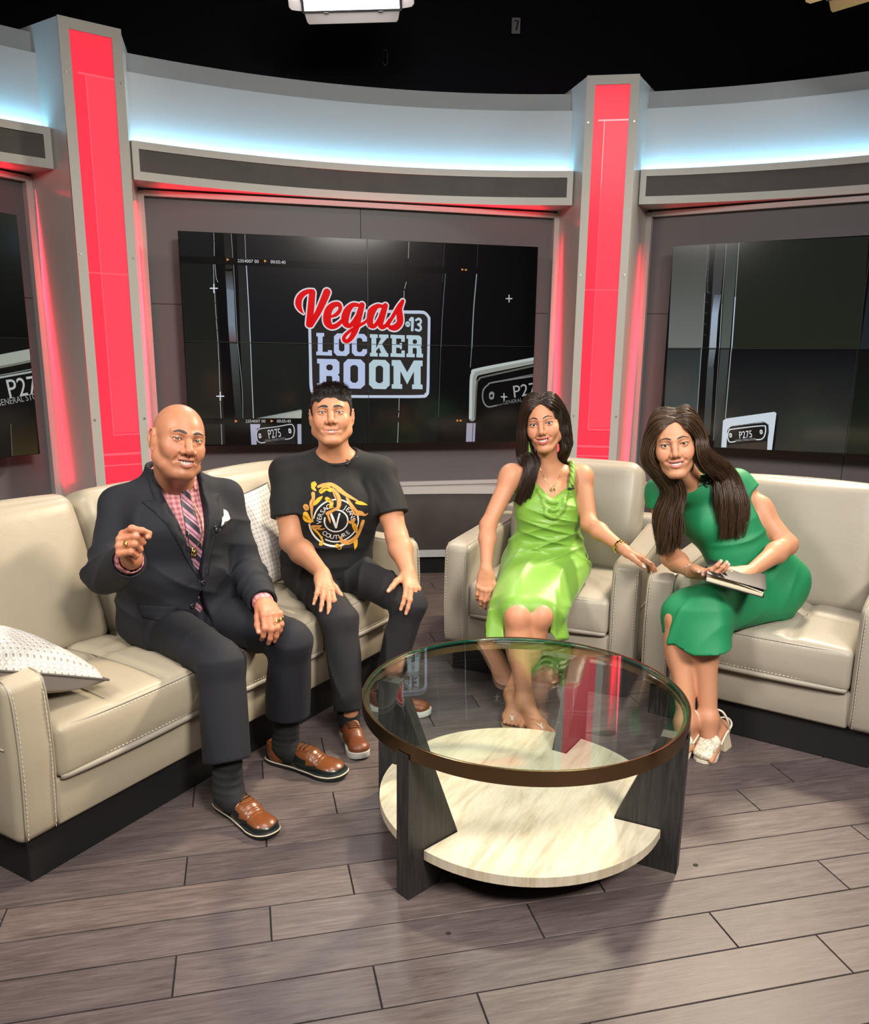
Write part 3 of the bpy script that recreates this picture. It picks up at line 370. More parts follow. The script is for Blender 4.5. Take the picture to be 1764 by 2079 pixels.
def make_bay(phi, side, redk=1.0, top=1.0):
    root = empty('wall_' + side, (*pol(3.84, phi), 0)); tag(root, kind='structure')
    Mi = root.matrix_world.copy(); off = Vector((*pol(3.84, phi), 0))
    def fin(mb, name, m, bevel=0):
        o = mb.build(name, m, root, bevel=bevel); o.location = -off; return o
    A, Bq = phi - 18.75, phi + 18.75
    fin(arc(MB(), 3.84, 3.90, 2.30, 2.765, A - .4, Bq + .4), 'upper_panel', M_white)
    fin(arc(MB(), 3.872, 3.92, 2.765, 2.862, A - .4, Bq + .4), 'top_band', M_band)
    hb = MB()
    arc(hb, 3.765, 3.785, 2.39, 2.427, A, Bq); arc(hb, 3.765, 3.785, 2.240, 2.282, A, Bq)
    arc(hb, 3.765, 3.785, 2.282, 2.39, A, A + .52, 2); arc(hb, 3.765, 3.785, 2.282, 2.39, Bq - .52, Bq, 2)
    arc(hb, 3.785, 3.96, 2.240, 2.262, A, Bq); arc(hb, 3.785, 3.80, 2.262, 2.427, A, Bq); arc(hb, 3.785, 3.838, 2.395, 2.412, A, Bq)
    fin(hb, 'header_frame', M_frame)
    fin(arc(MB(), 3.772, 3.786, 2.283, 2.389, A + .53, Bq - .53), 'header_inset', M_inset)
    fin(arc(MB(), 3.801, 3.818, 2.413, 2.420, A + .2, Bq - .2), 'light_strip', M_cyan)
    b = Bay(phi)
    def bx(mb, u0, u1, n0, n1, z0, z1):
        c = b.p((u0 + u1) / 2, (n0 + n1) / 2, (z0 + z1) / 2); return mb.box(c, (u1 - u0, abs(n1 - n0), z1 - z0), b.M)
    N0 = -0.17
    for k, (u0, u1) in enumerate(((-1.27, -0.0015), (0.0015, 1.27))):
        for z0, z1 in ((0.55, 1.6385), (1.6415, 2.26)):
            fin(bx(MB(), u0, u1, N0 - .03, N0, z0, z1), 'recess_panel', M_recess)
    t = MB()
    bx(t, -1.222, -1.185, N0, N0 + .035, 0.575, 2.225); bx(t, 1.185, 1.222, N0, N0 + .035, 0.575, 2.225)
    bx(t, -1.185, 1.185, N0, N0 + .035, 2.200, 2.228)
    bx(t, -1.168, 1.168, N0, N0 + .02, 0.575, 0.60)
    fin(t, 'frame_trim', M_trim)
    # red strip lights tucked behind the frame: they wash the column sides and the underside of the header
    for s_ in (-1, 1):
        q = b.p(s_ * 1.198, N0 + .05, 1.42); o = area('red_strip_light', q, q + b.a * s_ * .8 + b.n * .75, .03, 1.5, 1.9 * redk, (1, .015, .04), 150)
        o.matrix_world = Matrix.Translation(q) @ Matrix(((b.a * -.7 * s_ + b.n * .7) * -s_, Vector((0, 0, 1)), -(b.a * s_ * .75 + b.n * .66))).transposed().to_4x4()
    q = b.p(0, N0 + .055, 2.17); o = area('red_strip_light', q, q + Vector((0, 0, 1)), 2.2, .03, 3.2 * redk * top, (1, .015, .04), 150)
    o.matrix_world = Matrix.Translation(q) @ Matrix((b.a, (b.n * -.8 + Vector((0, 0, .6))), -(Vector((0, 0, .8)) + b.n * .6))).transposed().to_4x4()
    fin(arc(MB(), 3.765, 3.98, 0.525, 0.572, A, Bq), 'sill', M_trim)
    fin(arc(MB(), 3.775, 3.80, 0.158, 0.525, A, Bq), 'wainscot', M_inset)
    fin(arc(MB(), 3.768, 3.80, 0.115, 0.16, A, Bq), 'base_strip', M_white)
    fin(arc(MB(), 3.80, 3.84, 0.0, 0.118, A, Bq), 'toe_kick', M_black)
    return root
make_bay(-13.85, 'center'); make_bay(29.45, 'right', 1.0, .15); make_bay(-57.15, 'left')

# ---- columns with backlit red panels
M_redpanel = mat('backlit_red_acrylic', (0.25, 0.01, 0.02), 0.2, spec=.12, emis=(1.0, 0.042, 0.075), es=0.93)
M_redline = mat('lighter_line_in_red_acrylic', (0.25, 0.03, 0.04), 0.10, emis=(1.0, 0.10, 0.14), es=1.0)  # thin lines in a paler red than the panel
M_redtone = mat('lighter_field_in_red_acrylic', (0.25, 0.02, 0.03), 0.2, spec=.12, emis=(1.0, 0.060, 0.095), es=0.96)
def make_column(phi, label):
    b = Bay(phi, 3.64)
    root = empty('set_column', b.c); tag(root, label, 'column', 'white set columns with backlit red panels', 'thing')
    off = b.c
    def fin(mb, name, m, bevel=0, par=None):
        o = mb.build(name, m, par or root, bevel=bevel)
        if par is None: o.location = -off
        return o
    def bx(mb, u0, u1, n0, n1, z0, z1):
        c = b.p((u0 + u1) / 2, (n0 + n1) / 2, (z0 + z1) / 2); return mb.box(c, (u1 - u0, abs(n1 - n0), z1 - z0), b.M)
    f = MB()
    bx(f, -.1425, -.096, -.02, 0, 0, 2.888); bx(f, .096, .1425, -.02, 0, 0, 2.888)
    bx(f, -.096, .096, -.02, 0, 2.84, 2.888); bx(f, -.096, .096, -.02, 0, 0, 0.30)
    fr = fin(f, 'front_frame', M_frame)
    k = math.tan(radians(21.65))
    s = MB()
    for sg in (-1, 1):
        p0 = [(sg * .1425, -.02), (sg * (.1425 - .36 * k * 0 + .36 * k * (-1) * 0 - 0), -.36)]
        # side panels follow the normal of the neighbouring bay
        un = sg * .1425; ub = sg * (.1425 - .34 * k) if False else sg * (.1425 + .34 * k)
        q = [(un, -.02), (ub, -.36), (ub - sg * .018, -.36), (un - sg * .018, -.02)]
        P0 = [b.p(u, n, 0) for u, n in q]; P1 = [b.p(u, n, 2.888 if sg else 0) for u, n in q]
        s.add(P0 + P1, [(0, 1, 2, 3), (7, 6, 5, 4), (0, 4, 5, 1), (1, 5, 6, 2), (2, 6, 7, 3), (3, 7, 4, 0)])
    fin(s, 'side_panel', M_side)
    top = MB(); q = [(-.12, -.02), (.12, -.02), (.12 + .33 * k, -.35), (-.12 - .33 * k, -.35)]
    P = [b.p(u, n, 2.86) for u, n in q] + [b.p(u, n, 2.87) for u, n in q]
    top.add(P, [(3, 2, 1, 0), (4, 5, 6, 7), (0, 1, 5, 4), (1, 2, 6, 5), (2, 3, 7, 6), (3, 0, 4, 7)]); fin(top, 'top_cap', M_white)
    pn = MB(); bx(pn, -.096, .096, -.016, -.008, 0.30, 2.84); po = fin(pn, 'red_panel', M_redpanel)
    l = MB(); bx(l, -.034, .096, -.008, -.0065, 0.96, 2.66); tn = fin(l, 'lighter_field', M_redtone, 0, po)
    l = MB()
    bx(l, -.037, -.033, -.008, -.006, 0.95, 2.66); bx(l, -.033, .094, -.008, -.006, 0.947, 0.953)
    bx(l, -.070, .096, -.008, -.006, 2.657, 2.665)
    for z, h in ((1.757, .006), (0.848, .012), (0.79, .007)): bx(l, -.094, .096, -.008, -.006, z - h / 2, z + h / 2)
    tag(fin(l, 'lighter_lines', M_redline, 0, po), kind='stuff')
    for z in (2.65, 1.84, 1.03, 0.22):
        for u in (-.125, .126):
            sc_ = MB(); ring = [b.p(u + .0055 * cos(t), .0025, z + .0055 * sin(t)) for t in np.linspace(0, 2 * pi, 11)[:-1]]
            rb = [b.p(u + .0065 * cos(t), 0, z + .0065 * sin(t)) for t in np.linspace(0, 2 * pi, 11)[:-1]]
            sc_.add(rb + ring, [tuple(range(10, 20))] + [(i, (i + 1) % 10, 10 + (i + 1) % 10, 10 + i) for i in range(10)])
            o = sc_.build('screw', M_steel, fr)
    return root
make_column(-35.5, 'white set column with tall backlit red panel rising behind the bald man')
make_column(7.8, 'white set column with tall backlit red panel between the two women')
for o in bpy.data.objects:
    if o.name.startswith('set_column'): o.pop('group', None)

# ---- video walls
M_screen = mat('dark_glossy_display', (0.004, 0.004, 0.005), 0.13, spec=0.5)
M_bezel = mat('display_bezel', (0.004, 0.004, 0.004), 0.35)
M_art = mat('display_picture', (0.003, 0.003, 0.003), 0.13, spec=0.5); _t = NT(M_art)
_ca = _t.n('ShaderNodeVertexColor'); _ca.layer_name = 'Col'
_t.l(_ca.outputs[0], _t.b.inputs['Emission Color']); _t.b.inputs['Emission Strength'].default_value = 1.0

def video_wall(phi, key, label):
    b = Bay(phi); ZC = 1.4343; WW, HH = 2.05, 2.05 * 9 / 16
    root = empty('video_wall', b.p(0, 0, ZC)); tag(root, label, 'video wall')
    Mw = Matrix((b.a, b.n, Vector((0, 0, 1)))).transposed().to_4x4()   # local x=u, y=n (towards viewer), z
    root.rotation_euler = Mw.to_euler() if False else (0, 0, 0)
    off = b.p(0, 0, ZC)
    def W_(u, n, z): return b.a * u + b.n * n + Vector((0, 0, z))
    for i in (-1, 1):
        for j in (-1, 1):
            m = MB(); m.box(W_(i * WW / 4, -.03, j * HH / 4), (WW / 2 - .0025, .06, HH / 2 - .0025), b.M)
            m.build('display_panel', M_screen, root)
    m = MB(); m.box(W_(0, -.115, 0), (WW * .86, .11, HH * .8), b.M); m.build('wall_mount', M_bezel, root)
    bm = bmesh.new(); lay = bm.verts.layers.float_color.new('Col')
    for it in ART[key]:
        kind, layer, col, data = it[0], it[1], it[2], it[3:]
        if kind == 'p': V = np.array(data[0], float); F = [tuple(range(len(V)))]
        elif kind == 's': V, F = stroke_mesh(data[0])
        else:
            s, p0, p1, h = data; V, F = font_mesh(s); V = V[:, :2].copy()
            w = V[:, 0].max(); d = np.array(p1, float) - p0; L = np.hypot(*d); d /= L; nrm = np.array([-d[1], d[0]])
            V = np.array(p0) + np.outer(V[:, 0] * L / w, d) + np.outer(V[:, 1] * h / .70, nrm)
        V = V * .001
        vs = []
        for k, (u, z) in enumerate(V):
            v = bm.verts.new((u, z, .0006 * (layer + 1)))
            c = col[k] if isinstance(col[0], list) else col
            v[lay] = (*srgb(*c), 1); vs.append(v)
        for f in F:
            try: bm.faces.new([vs[q] for q in f])
            except ValueError: pass
    for pc, no in (((WW / 2 - .004, 0, 0), (1, 0, 0)), ((-WW / 2 + .004, 0, 0), (-1, 0, 0)), ((0, HH / 2 - .004, 0), (0, 1, 0)), ((0, -HH / 2 + .004, 0), (0, -1, 0))):
        bmesh.ops.bisect_plane(bm, geom=bm.verts[:] + bm.edges[:] + bm.faces[:], plane_co=pc, plane_no=no, clear_outer=True)
    bmesh.ops.triangulate(bm, faces=[f for f in bm.faces if len(f.verts) > 4], ngon_method='EAR_CLIP')
    for v in bm.verts:
        u, z, n = v.co; v.co = W_(u, n, z)
    bm.normal_update()
    for f in bm.faces:
        if f.normal.dot(b.n) < 0: f.normal_flip()
    me = bpy.data.meshes.new('screen_picture'); bm.to_mesh(me); bm.free(); me.materials.append(M_art)
    o = bpy.data.objects.new('screen_picture', me); link(o, root)
    # dark gaps between the four displays
    g = MB(); g.box(W_(0, .008, 0), (.0032, .001, HH), b.M); g.box(W_(0, .008, 0), (WW, .001, .0032), b.M); g.build('bezel_gap', M_bezel, root)
    return root
video_wall(-13.68, 'c', 'four-panel video wall showing a red and white sports show logo behind the men')
video_wall(29.62, 'r', 'dark four-panel video wall showing locker doors, behind the woman in emerald dress')
video_wall(-56.98, 'l', 'partly visible video wall at far left edge showing a locker plate P27')

# ---- floor of planks
t_, PW, PL = radians(13.3), 0.1305, 0.861
M_gap = mat('floor_gap', (0.012, 0.010, 0.010), 0.8)
fl = mesh_obj('floor', [(-4.5, -2.5, -.004), (5, -2.5, -.004), (5, 7, -.004), (-4.5, 7, -.004)], [(0, 1, 2, 3)], M_gap); tag(fl, kind='structure')
def plank_material():
    m = mat('grey_brown_oak_plank', rough=0.42, spec=0.4); t = NT(m)
    info = t.n('ShaderNodeObjectInfo'); tc = t.n('ShaderNodeTexCoord')
    add = t.n('ShaderNodeVectorMath'); add.operation = 'ADD'
    sc_ = t.n('ShaderNodeVectorMath'); sc_.operation = 'SCALE'; sc_.inputs[3].default_value = 1.0
    cmb = t.n('ShaderNodeCombineXYZ'); r37 = t.math('MULTIPLY', info.outputs['Random'], 37.0); r11 = t.math('MULTIPLY', info.outputs['Random'], 11.3)
    t.l(r37, cmb.inputs[0]); t.l(r11, cmb.inputs[1]); t.l(tc.outputs['Object'], add.inputs[0]); t.l(cmb.outputs[0], add.inputs[1])
    mp = t.n('ShaderNodeMapping'); mp.inputs['Scale'].default_value = (2.2, 22, 1); t.l(add.outputs[0], mp.inputs[0])
    n1 = t.noise(mp.outputs[0], 1.3, 6, .62, 2.2)
    rg_ = t.math('FRACT', t.math('MULTIPLY', t.noise(mp.outputs[0], .55, 2, .5, 1.0), 9.0)); rg_ = t.math('ABSOLUTE', t.math('SUBTRACT', rg_, .5))
    mp2 = t.n('ShaderNodeMapping'); mp2.inputs['Scale'].default_value = (7, 110, 1); t.l(add.outputs[0], mp2.inputs[0])
    n2 = t.noise(mp2.outputs[0], 1.5, 4, .65, .8)
    f = t.mix(n1, rg_, .22); f = t.mix(f, n2, .45)
    c = t.ramp(f, [(.26, (0.046, 0.035, 0.035)), (.46, (0.104, 0.083, 0.081)), (.72, (0.185, 0.152, 0.146))])
    tone = t.ramp(info.outputs['Random'], [(0, (.80, .78, .82)), (.5, (1, .97, .96)), (1, (1.16, 1.10, 1.06))])
    c = t.mix(c, tone, 1.0, 'MULTIPLY')
    # scuffs
    n3 = t.noise(tc.outputs['Object'], 3.0, 6, .7, .6); sc3 = t.ramp(n3, [(.60, (0, 0, 0)), (.72, (1, 1, 1))])
    c = t.mix(c, (0.19, 0.165, 0.15), t.math('MULTIPLY', sc3, .35))
    t.base(c); rr = t.ramp(f, [(0, (.36,) * 3), (1, (.55,) * 3)]); t.l(rr, t.b.inputs['Roughness']); t.bump(f, .25, .002)
    return m
M_plank = plank_material()
def plank_mesh(L, w):
    g = .0021; bm = bmesh.new(); bmesh.ops.create_cube(bm, size=1)
    for v in bm.verts: v.co = Vector((v.co.x * (L - 2 * g), v.co.y * (w - 2 * g), (v.co.z - .5) * .006))
    bmesh.ops.bevel(bm, geom=[e for e in bm.edges if all(v.co.z > -.001 for v in e.verts)], offset=.0006, segments=1, affect='EDGES')
    me = bpy.data.meshes.new('plank'); bm.to_mesh(me); bm.free(); me.materials.append(M_plank); return me
PM = plank_mesh(PL, PW)
offs = {0: .45, 1: .239, 2: .658, 3: .015, 4: .231, 5: .659}
cnt = 0
for k in range(-4, 30):
    tt = 1.384 + .1305 * k
    o0 = offs.get(k, [.015, .231, .659][k % 3] + .0)
    for j in range(-6, 6):
        s0 = o0 + j * PL + PL / 2
        x = s0 * cos(t_) - (tt) * sin(t_); y = s0 * sin(t_) + tt * cos(t_)
        # planks the camera can see, with a margin
        if y < 1.15 or y > 5.2: continue
        if abs(x) > .56 * y + .55: continue
        o = bpy.data.objects.new('plank', PM); o.location = (x, y, 0); o.rotation_euler = (0, 0, t_); o.parent = fl; COL.objects.link(o); cnt += 1
far = MB()
for k in range(-30, 42):
    tt = 1.384 + .1305 * k
    for j in range(-8, 9):
        s0 = [.015, .231, .659][k % 3] + j * PL + PL / 2
        x = s0 * cos(t_) - tt * sin(t_); y = s0 * sin(t_) + tt * cos(t_)
        if (1.15 <= y <= 5.2 and abs(x) <= .56 * y + .55) or not (-2.2 < y < 6.6 and -4.2 < x < 4.6): continue
        far.box((x, y, -.003), (PL - .0036, PW - .0036, .006), Matrix.Rotation(t_, 3, 'Z'))
tag(far.build('outer_planks', M_plank, fl), kind='stuff')
# dark scraps and heel marks on the floor
M_scrap = mat('dark_scrap', (.02, .018, .016), .8)

# ---- black studio beyond the set
mb = MB(); mb.add([(-6, 6.2, 0), (6.5, 6.2, 0), (6.5, 6.2, 5), (-6, 6.2, 5)], [(0, 1, 2, 3)]); tag(mb.build('wall_back', M_drape), kind='structure')
mb = MB(); mb.add([(-6, -2.5, 4.9), (6.5, -2.5, 4.9), (6.5, 6.2, 4.9), (-6, 6.2, 4.9)], [(0, 1, 2, 3)]); tag(mb.build('ceiling', M_drape), kind='structure')
M_grey = mat('grey_studio_wall', (.10, .10, .11), .9)
mb = MB(); mb.add([(-6, -2.5, 0), (6.5, -2.5, 0), (6.5, -2.5, 5), (-6, -2.5, 5)], [(3, 2, 1, 0)]); tag(mb.build('wall_front', M_grey), kind='structure')

# ================================================================ FURNITURE
def leather(name, c):
    m = mat(name, c, 0.40, spec=0.45); t = NT(m); v = t.coord('Object')
    n1 = t.noise(v, 5, 3); n2 = t.noise(v, 260, 2)
    t.base(t.mix(tuple(x * .93 for x in c), tuple(x * 1.06 for x in c), n1)); h = t.mix(t.noise(v, 16, 3, .5, .8), n2, .25); t.bump(h, .22, .006); return m
M_leather = leather('warm_grey_leather', (0.40, 0.350, 0.262))
M_leather2 = leather('cool_grey_leather', (0.345, 0.312, 0.255))
M_seam = mat('leather_seam', (0.36, 0.33, 0.27), 0.55)
M_thread = mat('pale_thread', (0.70, 0.66, 0.56), 0.6)
M_welt = mat('dark_leather_welt', (0.33, 0.30, 0.25), 0.5)  # bottom welt in a slightly darker leather than the cushions

def dashes(mb, pts, L=.007, gap=.006, r=.0011):
    P = [Vector(p) for p in pts]; acc = 0.0; on = True; cur = [P[0]]
    segs = []
    for a, b in zip(P[:-1], P[1:]):
        d = (b - a).length; t = 0
        while t < d:
            need = (L if on else gap) - acc; st = min(need, d - t); t += st; acc += st
            q = a + (b - a) * (t / d)
            if on: cur.append(q)
            if acc >= (L if on else gap) - 1e-9:
                if on: segs.append(cur); cur = []
                else: cur = [q]
                on = not on; acc = 0
    for s in segs:
        if len(s) > 1: mb.tube([s[0], s[-1]], r, 4)
    return mb

def seat_unit(name, label, cat, origin, rz, L, ncush, M, group=None):
    root = empty(name, (origin[0], origin[1], 0), rz); tag(root, label, cat, group)
    ARM = .118; D = .86
    m = MB(); m.box((L / 2, D / 2, .0655), (L - .07, D - .04, .131)); m.build('plinth', M_black, root, bevel=.004)
    # body : front rail
    V, F = puffbox((L - 2 * ARM + .01, .10, .135), .012, 0, .006, 0, n=(10, 4, 3)); V += (L / 2, .045, .199); mesh_obj('front_rail', V, F, M, root, True)
    # arms
    for sx in (0, 1):
        V, F = puffbox((ARM, D, .452), .026, .004, .004, .006, n=(4, 14, 8))
        t = np.clip((V[:, 1] + D / 2) / D, 0, 1); zt = np.clip((V[:, 2] + .226) / .452, 0, 1)
        V[:, 2] += zt * (.022 * t - .002)
        fr = np.clip(1 - (V[:, 1] + D / 2) / .05, 0, 1); V[:, 2] -= fr * zt ** 3 * .012
        V[:, 1] -= .012 * np.clip(1 - abs(V[:, 2] - .02) / .25, 0, 1) * (V[:, 1] < -.3)
        xc = ARM / 2 if sx == 0 else L - ARM / 2
        V += (xc, D / 2 - .012, .357); a = mesh_obj('arm', V, F, M, root, True)
        for k, sg in enumerate((-1, 1)):
            x = xc + sg * (ARM / 2 - .013)
            pts = [(x, -.016, .145), (x, -.026, .30), (x, -.026, .44), (x, -.018, .535), (x, .004, .569), (x, .05, .579), (x, .4, .590), (x, .78, .602)]
            c = catmull(pts, 4); mb = MB(); mb.tube(c, .0023, 5); mb.build('seam', M_seam, a, True)
            c2 = c.copy(); c2[:, 0] += sg * -.0065; mb = MB(); dashes(mb, c2[:int(len(c2) * .62)]); tag(mb.build('stitching', M_thread, a), kind='stuff')
        mb = MB(); xo = xc + (-1 if sx == 0 else 1) * (ARM / 2 + .0035); mb.tube([(xo, .01, .40), (xo, .3, .402), (xo, .8, .405)], .002, 5)
        xe = xc; mb.tube([(xc - ARM / 2 + .013, -.012, .545), (xc, -.011, .556), (xc + ARM / 2 - .013, -.012, .545)], .0016, 5)
        mb.build('seam', M_seam, a, True)
    # seat cushions
    w = (L - 2 * ARM) / ncush
    for i in range(ncush):
        xc = ARM + w * (i + .5); cw = w - .006; dp = .60
        xs = (-cw / 6, cw / 6)
        g = lambda X, Y: (sum(.012 * np.exp(-((X - q) / .018) ** 2) for q in xs) + .012 * np.exp(-((Y - .02) / .018) ** 2)) * np.clip((Y + .30) / .05, 0, 1)
        V, F = puffbox((cw, dp, .150), .022, .026, .010, .001, g, n=(56, 34, 5), bot=0)
        V += (xc, dp / 2 - .022, .342)
        cu = mesh_obj('seat_cushion', V, F, M, root, True)
        f0 = -.0265
        def edge(z, rr, y): return [(xc - cw / 2 + .012, y + .012, z), (xc - cw / 2 + .03, y + .003, z), (xc - cw / 4, y - .005, z), (xc, y - .008, z), (xc + cw / 4, y - .005, z), (xc + cw / 2 - .03, y + .003, z), (xc + cw / 2 - .012, y + .012, z)]
        e1 = catmull(edge(.4085, 0, -.0155), 5); mb = MB(); mb.tube(e1, .0028, 6); mb.build('seam', M_seam, cu, True)
        mb = MB(); e2 = e1.copy(); e2[:, 2] -= .006; e2[:, 1] -= .0035; dashes(mb, e2); tag(mb.build('stitching', M_thread, cu), kind='stuff')
        e3 = catmull(edge(.288, 0, -.0215), 5); mb = MB(); dashes(mb, e3, r=.0013); tag(mb.build('stitching', M_thread, cu), kind='stuff')
        mb = MB(); V = []
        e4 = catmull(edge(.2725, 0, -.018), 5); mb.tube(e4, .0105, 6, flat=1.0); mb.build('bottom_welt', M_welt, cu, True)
        for q in xs:
            mb = MB(); ys = np.linspace(-.005, .46, 14)
            pts = [(xc + q, y, .342 + .075 + .026 * (max(0, 1 - (q / (cw / 2)) ** 2) * max(0, 1 - ((y - dp / 2 + .022) / (dp / 2)) ** 2)) ** .6 - .0095) for y in ys]
            mb.tube(pts, .0022, 5); mb.build('seam', M_seam, cu, True)
    # back cushions
    lean = radians(16)
    nb = ncush; wb = (L - 2 * ARM) / nb
    Rm = np.array(Matrix.Rotation(-lean, 3, 'X'))
    for i in range(nb):
        xc = ARM + wb * (i + .5)
        V, F = puffbox((wb - .006, .17, .52), .045, .012, .030, .004, n=(16, 4, 16))
        # softer, rounder upper corners
        zt = np.clip((V[:, 2] - .06) / .2, 0, 1); V[:, 0] *= 1 - .05 * zt ** 2
        V = V @ Rm.T; V += (xc, .60, .635)
        b = mesh_obj('back_cushion', V, F, M, root, True)
        hw = (wb - .006) / 2
        pts = [(-hw + .02, -.062, -.22), (-hw + .012, -.064, 0), (-hw + .022, -.064, .15), (-hw + .045, -.06, .225), (-hw + .09, -.056, .254), (0, -.055, .266), (hw - .09, -.056, .254), (hw - .045, -.06, .225), (hw - .022, -.064, .15), (hw - .012, -.064, 0), (hw - .02, -.062, -.22)]
        c = catmull(pts, 4) @ Rm.T + np.array((xc, .60, .635)); mb = MB(); mb.tube(c, .0026, 5); mb.build('seam', M_seam, b, True)
    V, F = puffbox((L - .02, .13, .50), .03, n=(8, 3, 8)); V += (L / 2, D - .06, .385); mesh_obj('back_frame', V, F, M, root, True)
    V, F = puffbox((L - 2 * ARM, .62, .10), .01, n=(4, 4, 3)); V += (L / 2, .42, .21); mesh_obj('seat_deck', V, F, M, root, True)
    return root
SOFA_O, SOFA_A = (-1.055, 1.835), radians(60)
CH1_O, CH1_A = (0.171 - .137 * cos(radians(-24)), 3.372 - .137 * sin(radians(-24))), radians(-24)
CH2_O, CH2_A = (1.471 - .79 * cos(radians(-33.5)), 2.54 - .79 * sin(radians(-33.5))), radians(-33.5)
sofa = seat_unit('leather_sofa', 'beige leather three-seat sofa under the two men', 'sofa', SOFA_O, SOFA_A, 1.945, 3, M_leather)
ch1 = seat_unit('leather_armchair', 'grey leather armchair holding the woman in lime satin dress', 'armchair', CH1_O, CH1_A, .85, 1, M_leather2, 'grey leather armchairs')
ch2 = seat_unit('leather_armchair', 'grey leather armchair holding the woman in emerald dress', 'armchair', CH2_O, CH2_A, .85, 1, M_leather2, 'grey leather armchairs')
def from_local(o, a, x, y, z): return Vector((o[0] + x * cos(a) - y * sin(a), o[1] + x * sin(a) + y * cos(a), z))
def sofa_p(x, y, z): return from_local(SOFA_O, SOFA_A, x, y, z)
def ch1_p(x, y, z): return from_local(CH1_O, CH1_A, x, y, z)
def ch2_p(x, y, z): return from_local(CH2_O, CH2_A, x, y, z)

# ---- throw pillows
def pillow_mat():
    m = mat('cream_patterned_weave', (.6, .57, .52), 0.85); t = NT(m); v = t.coord('UV')
    vo = t.n('ShaderNodeTexVoronoi'); vo.inputs['Scale'].default_value = 21; vo.inputs['Randomness'].default_value = 0.05; t.l(v, vo.inputs[0])
    a = t.ramp(vo.outputs['Distance'], [(.16, (.30, .27, .24)), (.26, (.70, .67, .62)), (.34, (.72, .70, .66)), (.42, (.40, .36, .33)), (.52, (.70, .67, .63))])
    t.base(a); t.bump(vo.outputs['Distance'], .5, .004); return m
M_pillow = pillow_mat(); M_pback = mat('taupe_velvet', (.27, .235, .225), 0.8, sheen=.5); M_pipe = mat('dark_piping', (.10, .09, .085), .7)
def pillow(label, loc, M3, size=.42, thick=.15):
    root = empty('throw_pillow', loc); tag(root, label, 'pillow', 'patterned throw pillows'); M3 = np.array(M3)
    n = 22; g = np.linspace(-1, 1, n)
    for sgn, nm, mt in ((1, 'patterned_front', M_pillow), (-1, 'plain_back', M_pback)):
        V = []; UV = []
        for a in g:
            for b in g:
                pin = 1 - .07 * (1 - (1 - a * a) ** .5 if False else a * a * b * b * -.6 + (a * a + b * b) * .3)
                x = a * size / 2 * (1 - .07 * (1 - b * b)) * 1.02; y = b * size / 2 * (1 - .07 * (1 - a * a)) * 1.02
                h = thick / 2 * (max(0, (1 - a * a) * (1 - b * b))) ** .42
                z = sgn * h + .004 * sin(9 * a + 3 * b) * (1 - a * a) * (1 - b * b)
                V.append((x, y, z)); UV.append((a / 2 + .5, b / 2 + .5))
        F = [(i * n + j, (i + 1) * n + j, (i + 1) * n + j + 1, i * n + j + 1)[::sgn] for i in range(n - 1) for j in range(n - 1)]
        mesh_obj(nm, np.array(V) @ M3.T, F, mt, root, True, uv=UV)
    E = []
    for a in g: E.append((a, -1))
    for b in g[1:]: E.append((1, b))
    for a in g[::-1][1:]: E.append((a, 1))
    for b in g[::-1][1:-1]: E.append((-1, b))
    P = np.array([(a * size / 2 * (1 - .07 * (1 - b * b)) * 1.02, b * size / 2 * (1 - .07 * (1 - a * a)) * 1.02, 0) for a, b in E]) @ M3.T
    mb = MB(); mb.tube(P, .0035, 6, closed=True); mb.build('piping', M_pipe, root, True)
    return root
def basis(x, up):
    x = Vector(x).normalized(); z = Vector(up); z = (z - x * z.dot(x)).normalized(); y = z.cross(x); return Matrix((x, y, z)).transposed()
PILLOWS = True
# left pillow: lies on the seat against the left arm, one corner pointing to the camera's right
_ex = Vector((cos(SOFA_A), sin(SOFA_A), 0)); _tl = radians(23)
pillow('cream dotted throw pillow lying on the sofa seat by left arm', sofa_p(.125, .235, .555), basis(_ex * cos(_tl) - Vector((0, 0, sin(_tl))), _ex * sin(_tl) + Vector((0, 0, cos(_tl)))), .42, .175)
pillow('cream dotted throw pillow standing behind the man in black t-shirt', sofa_p(1.32, .40, .63), basis((cos(SOFA_A), sin(SOFA_A), .1), Vector((sin(SOFA_A), -cos(SOFA_A), .35))), .40, .13)

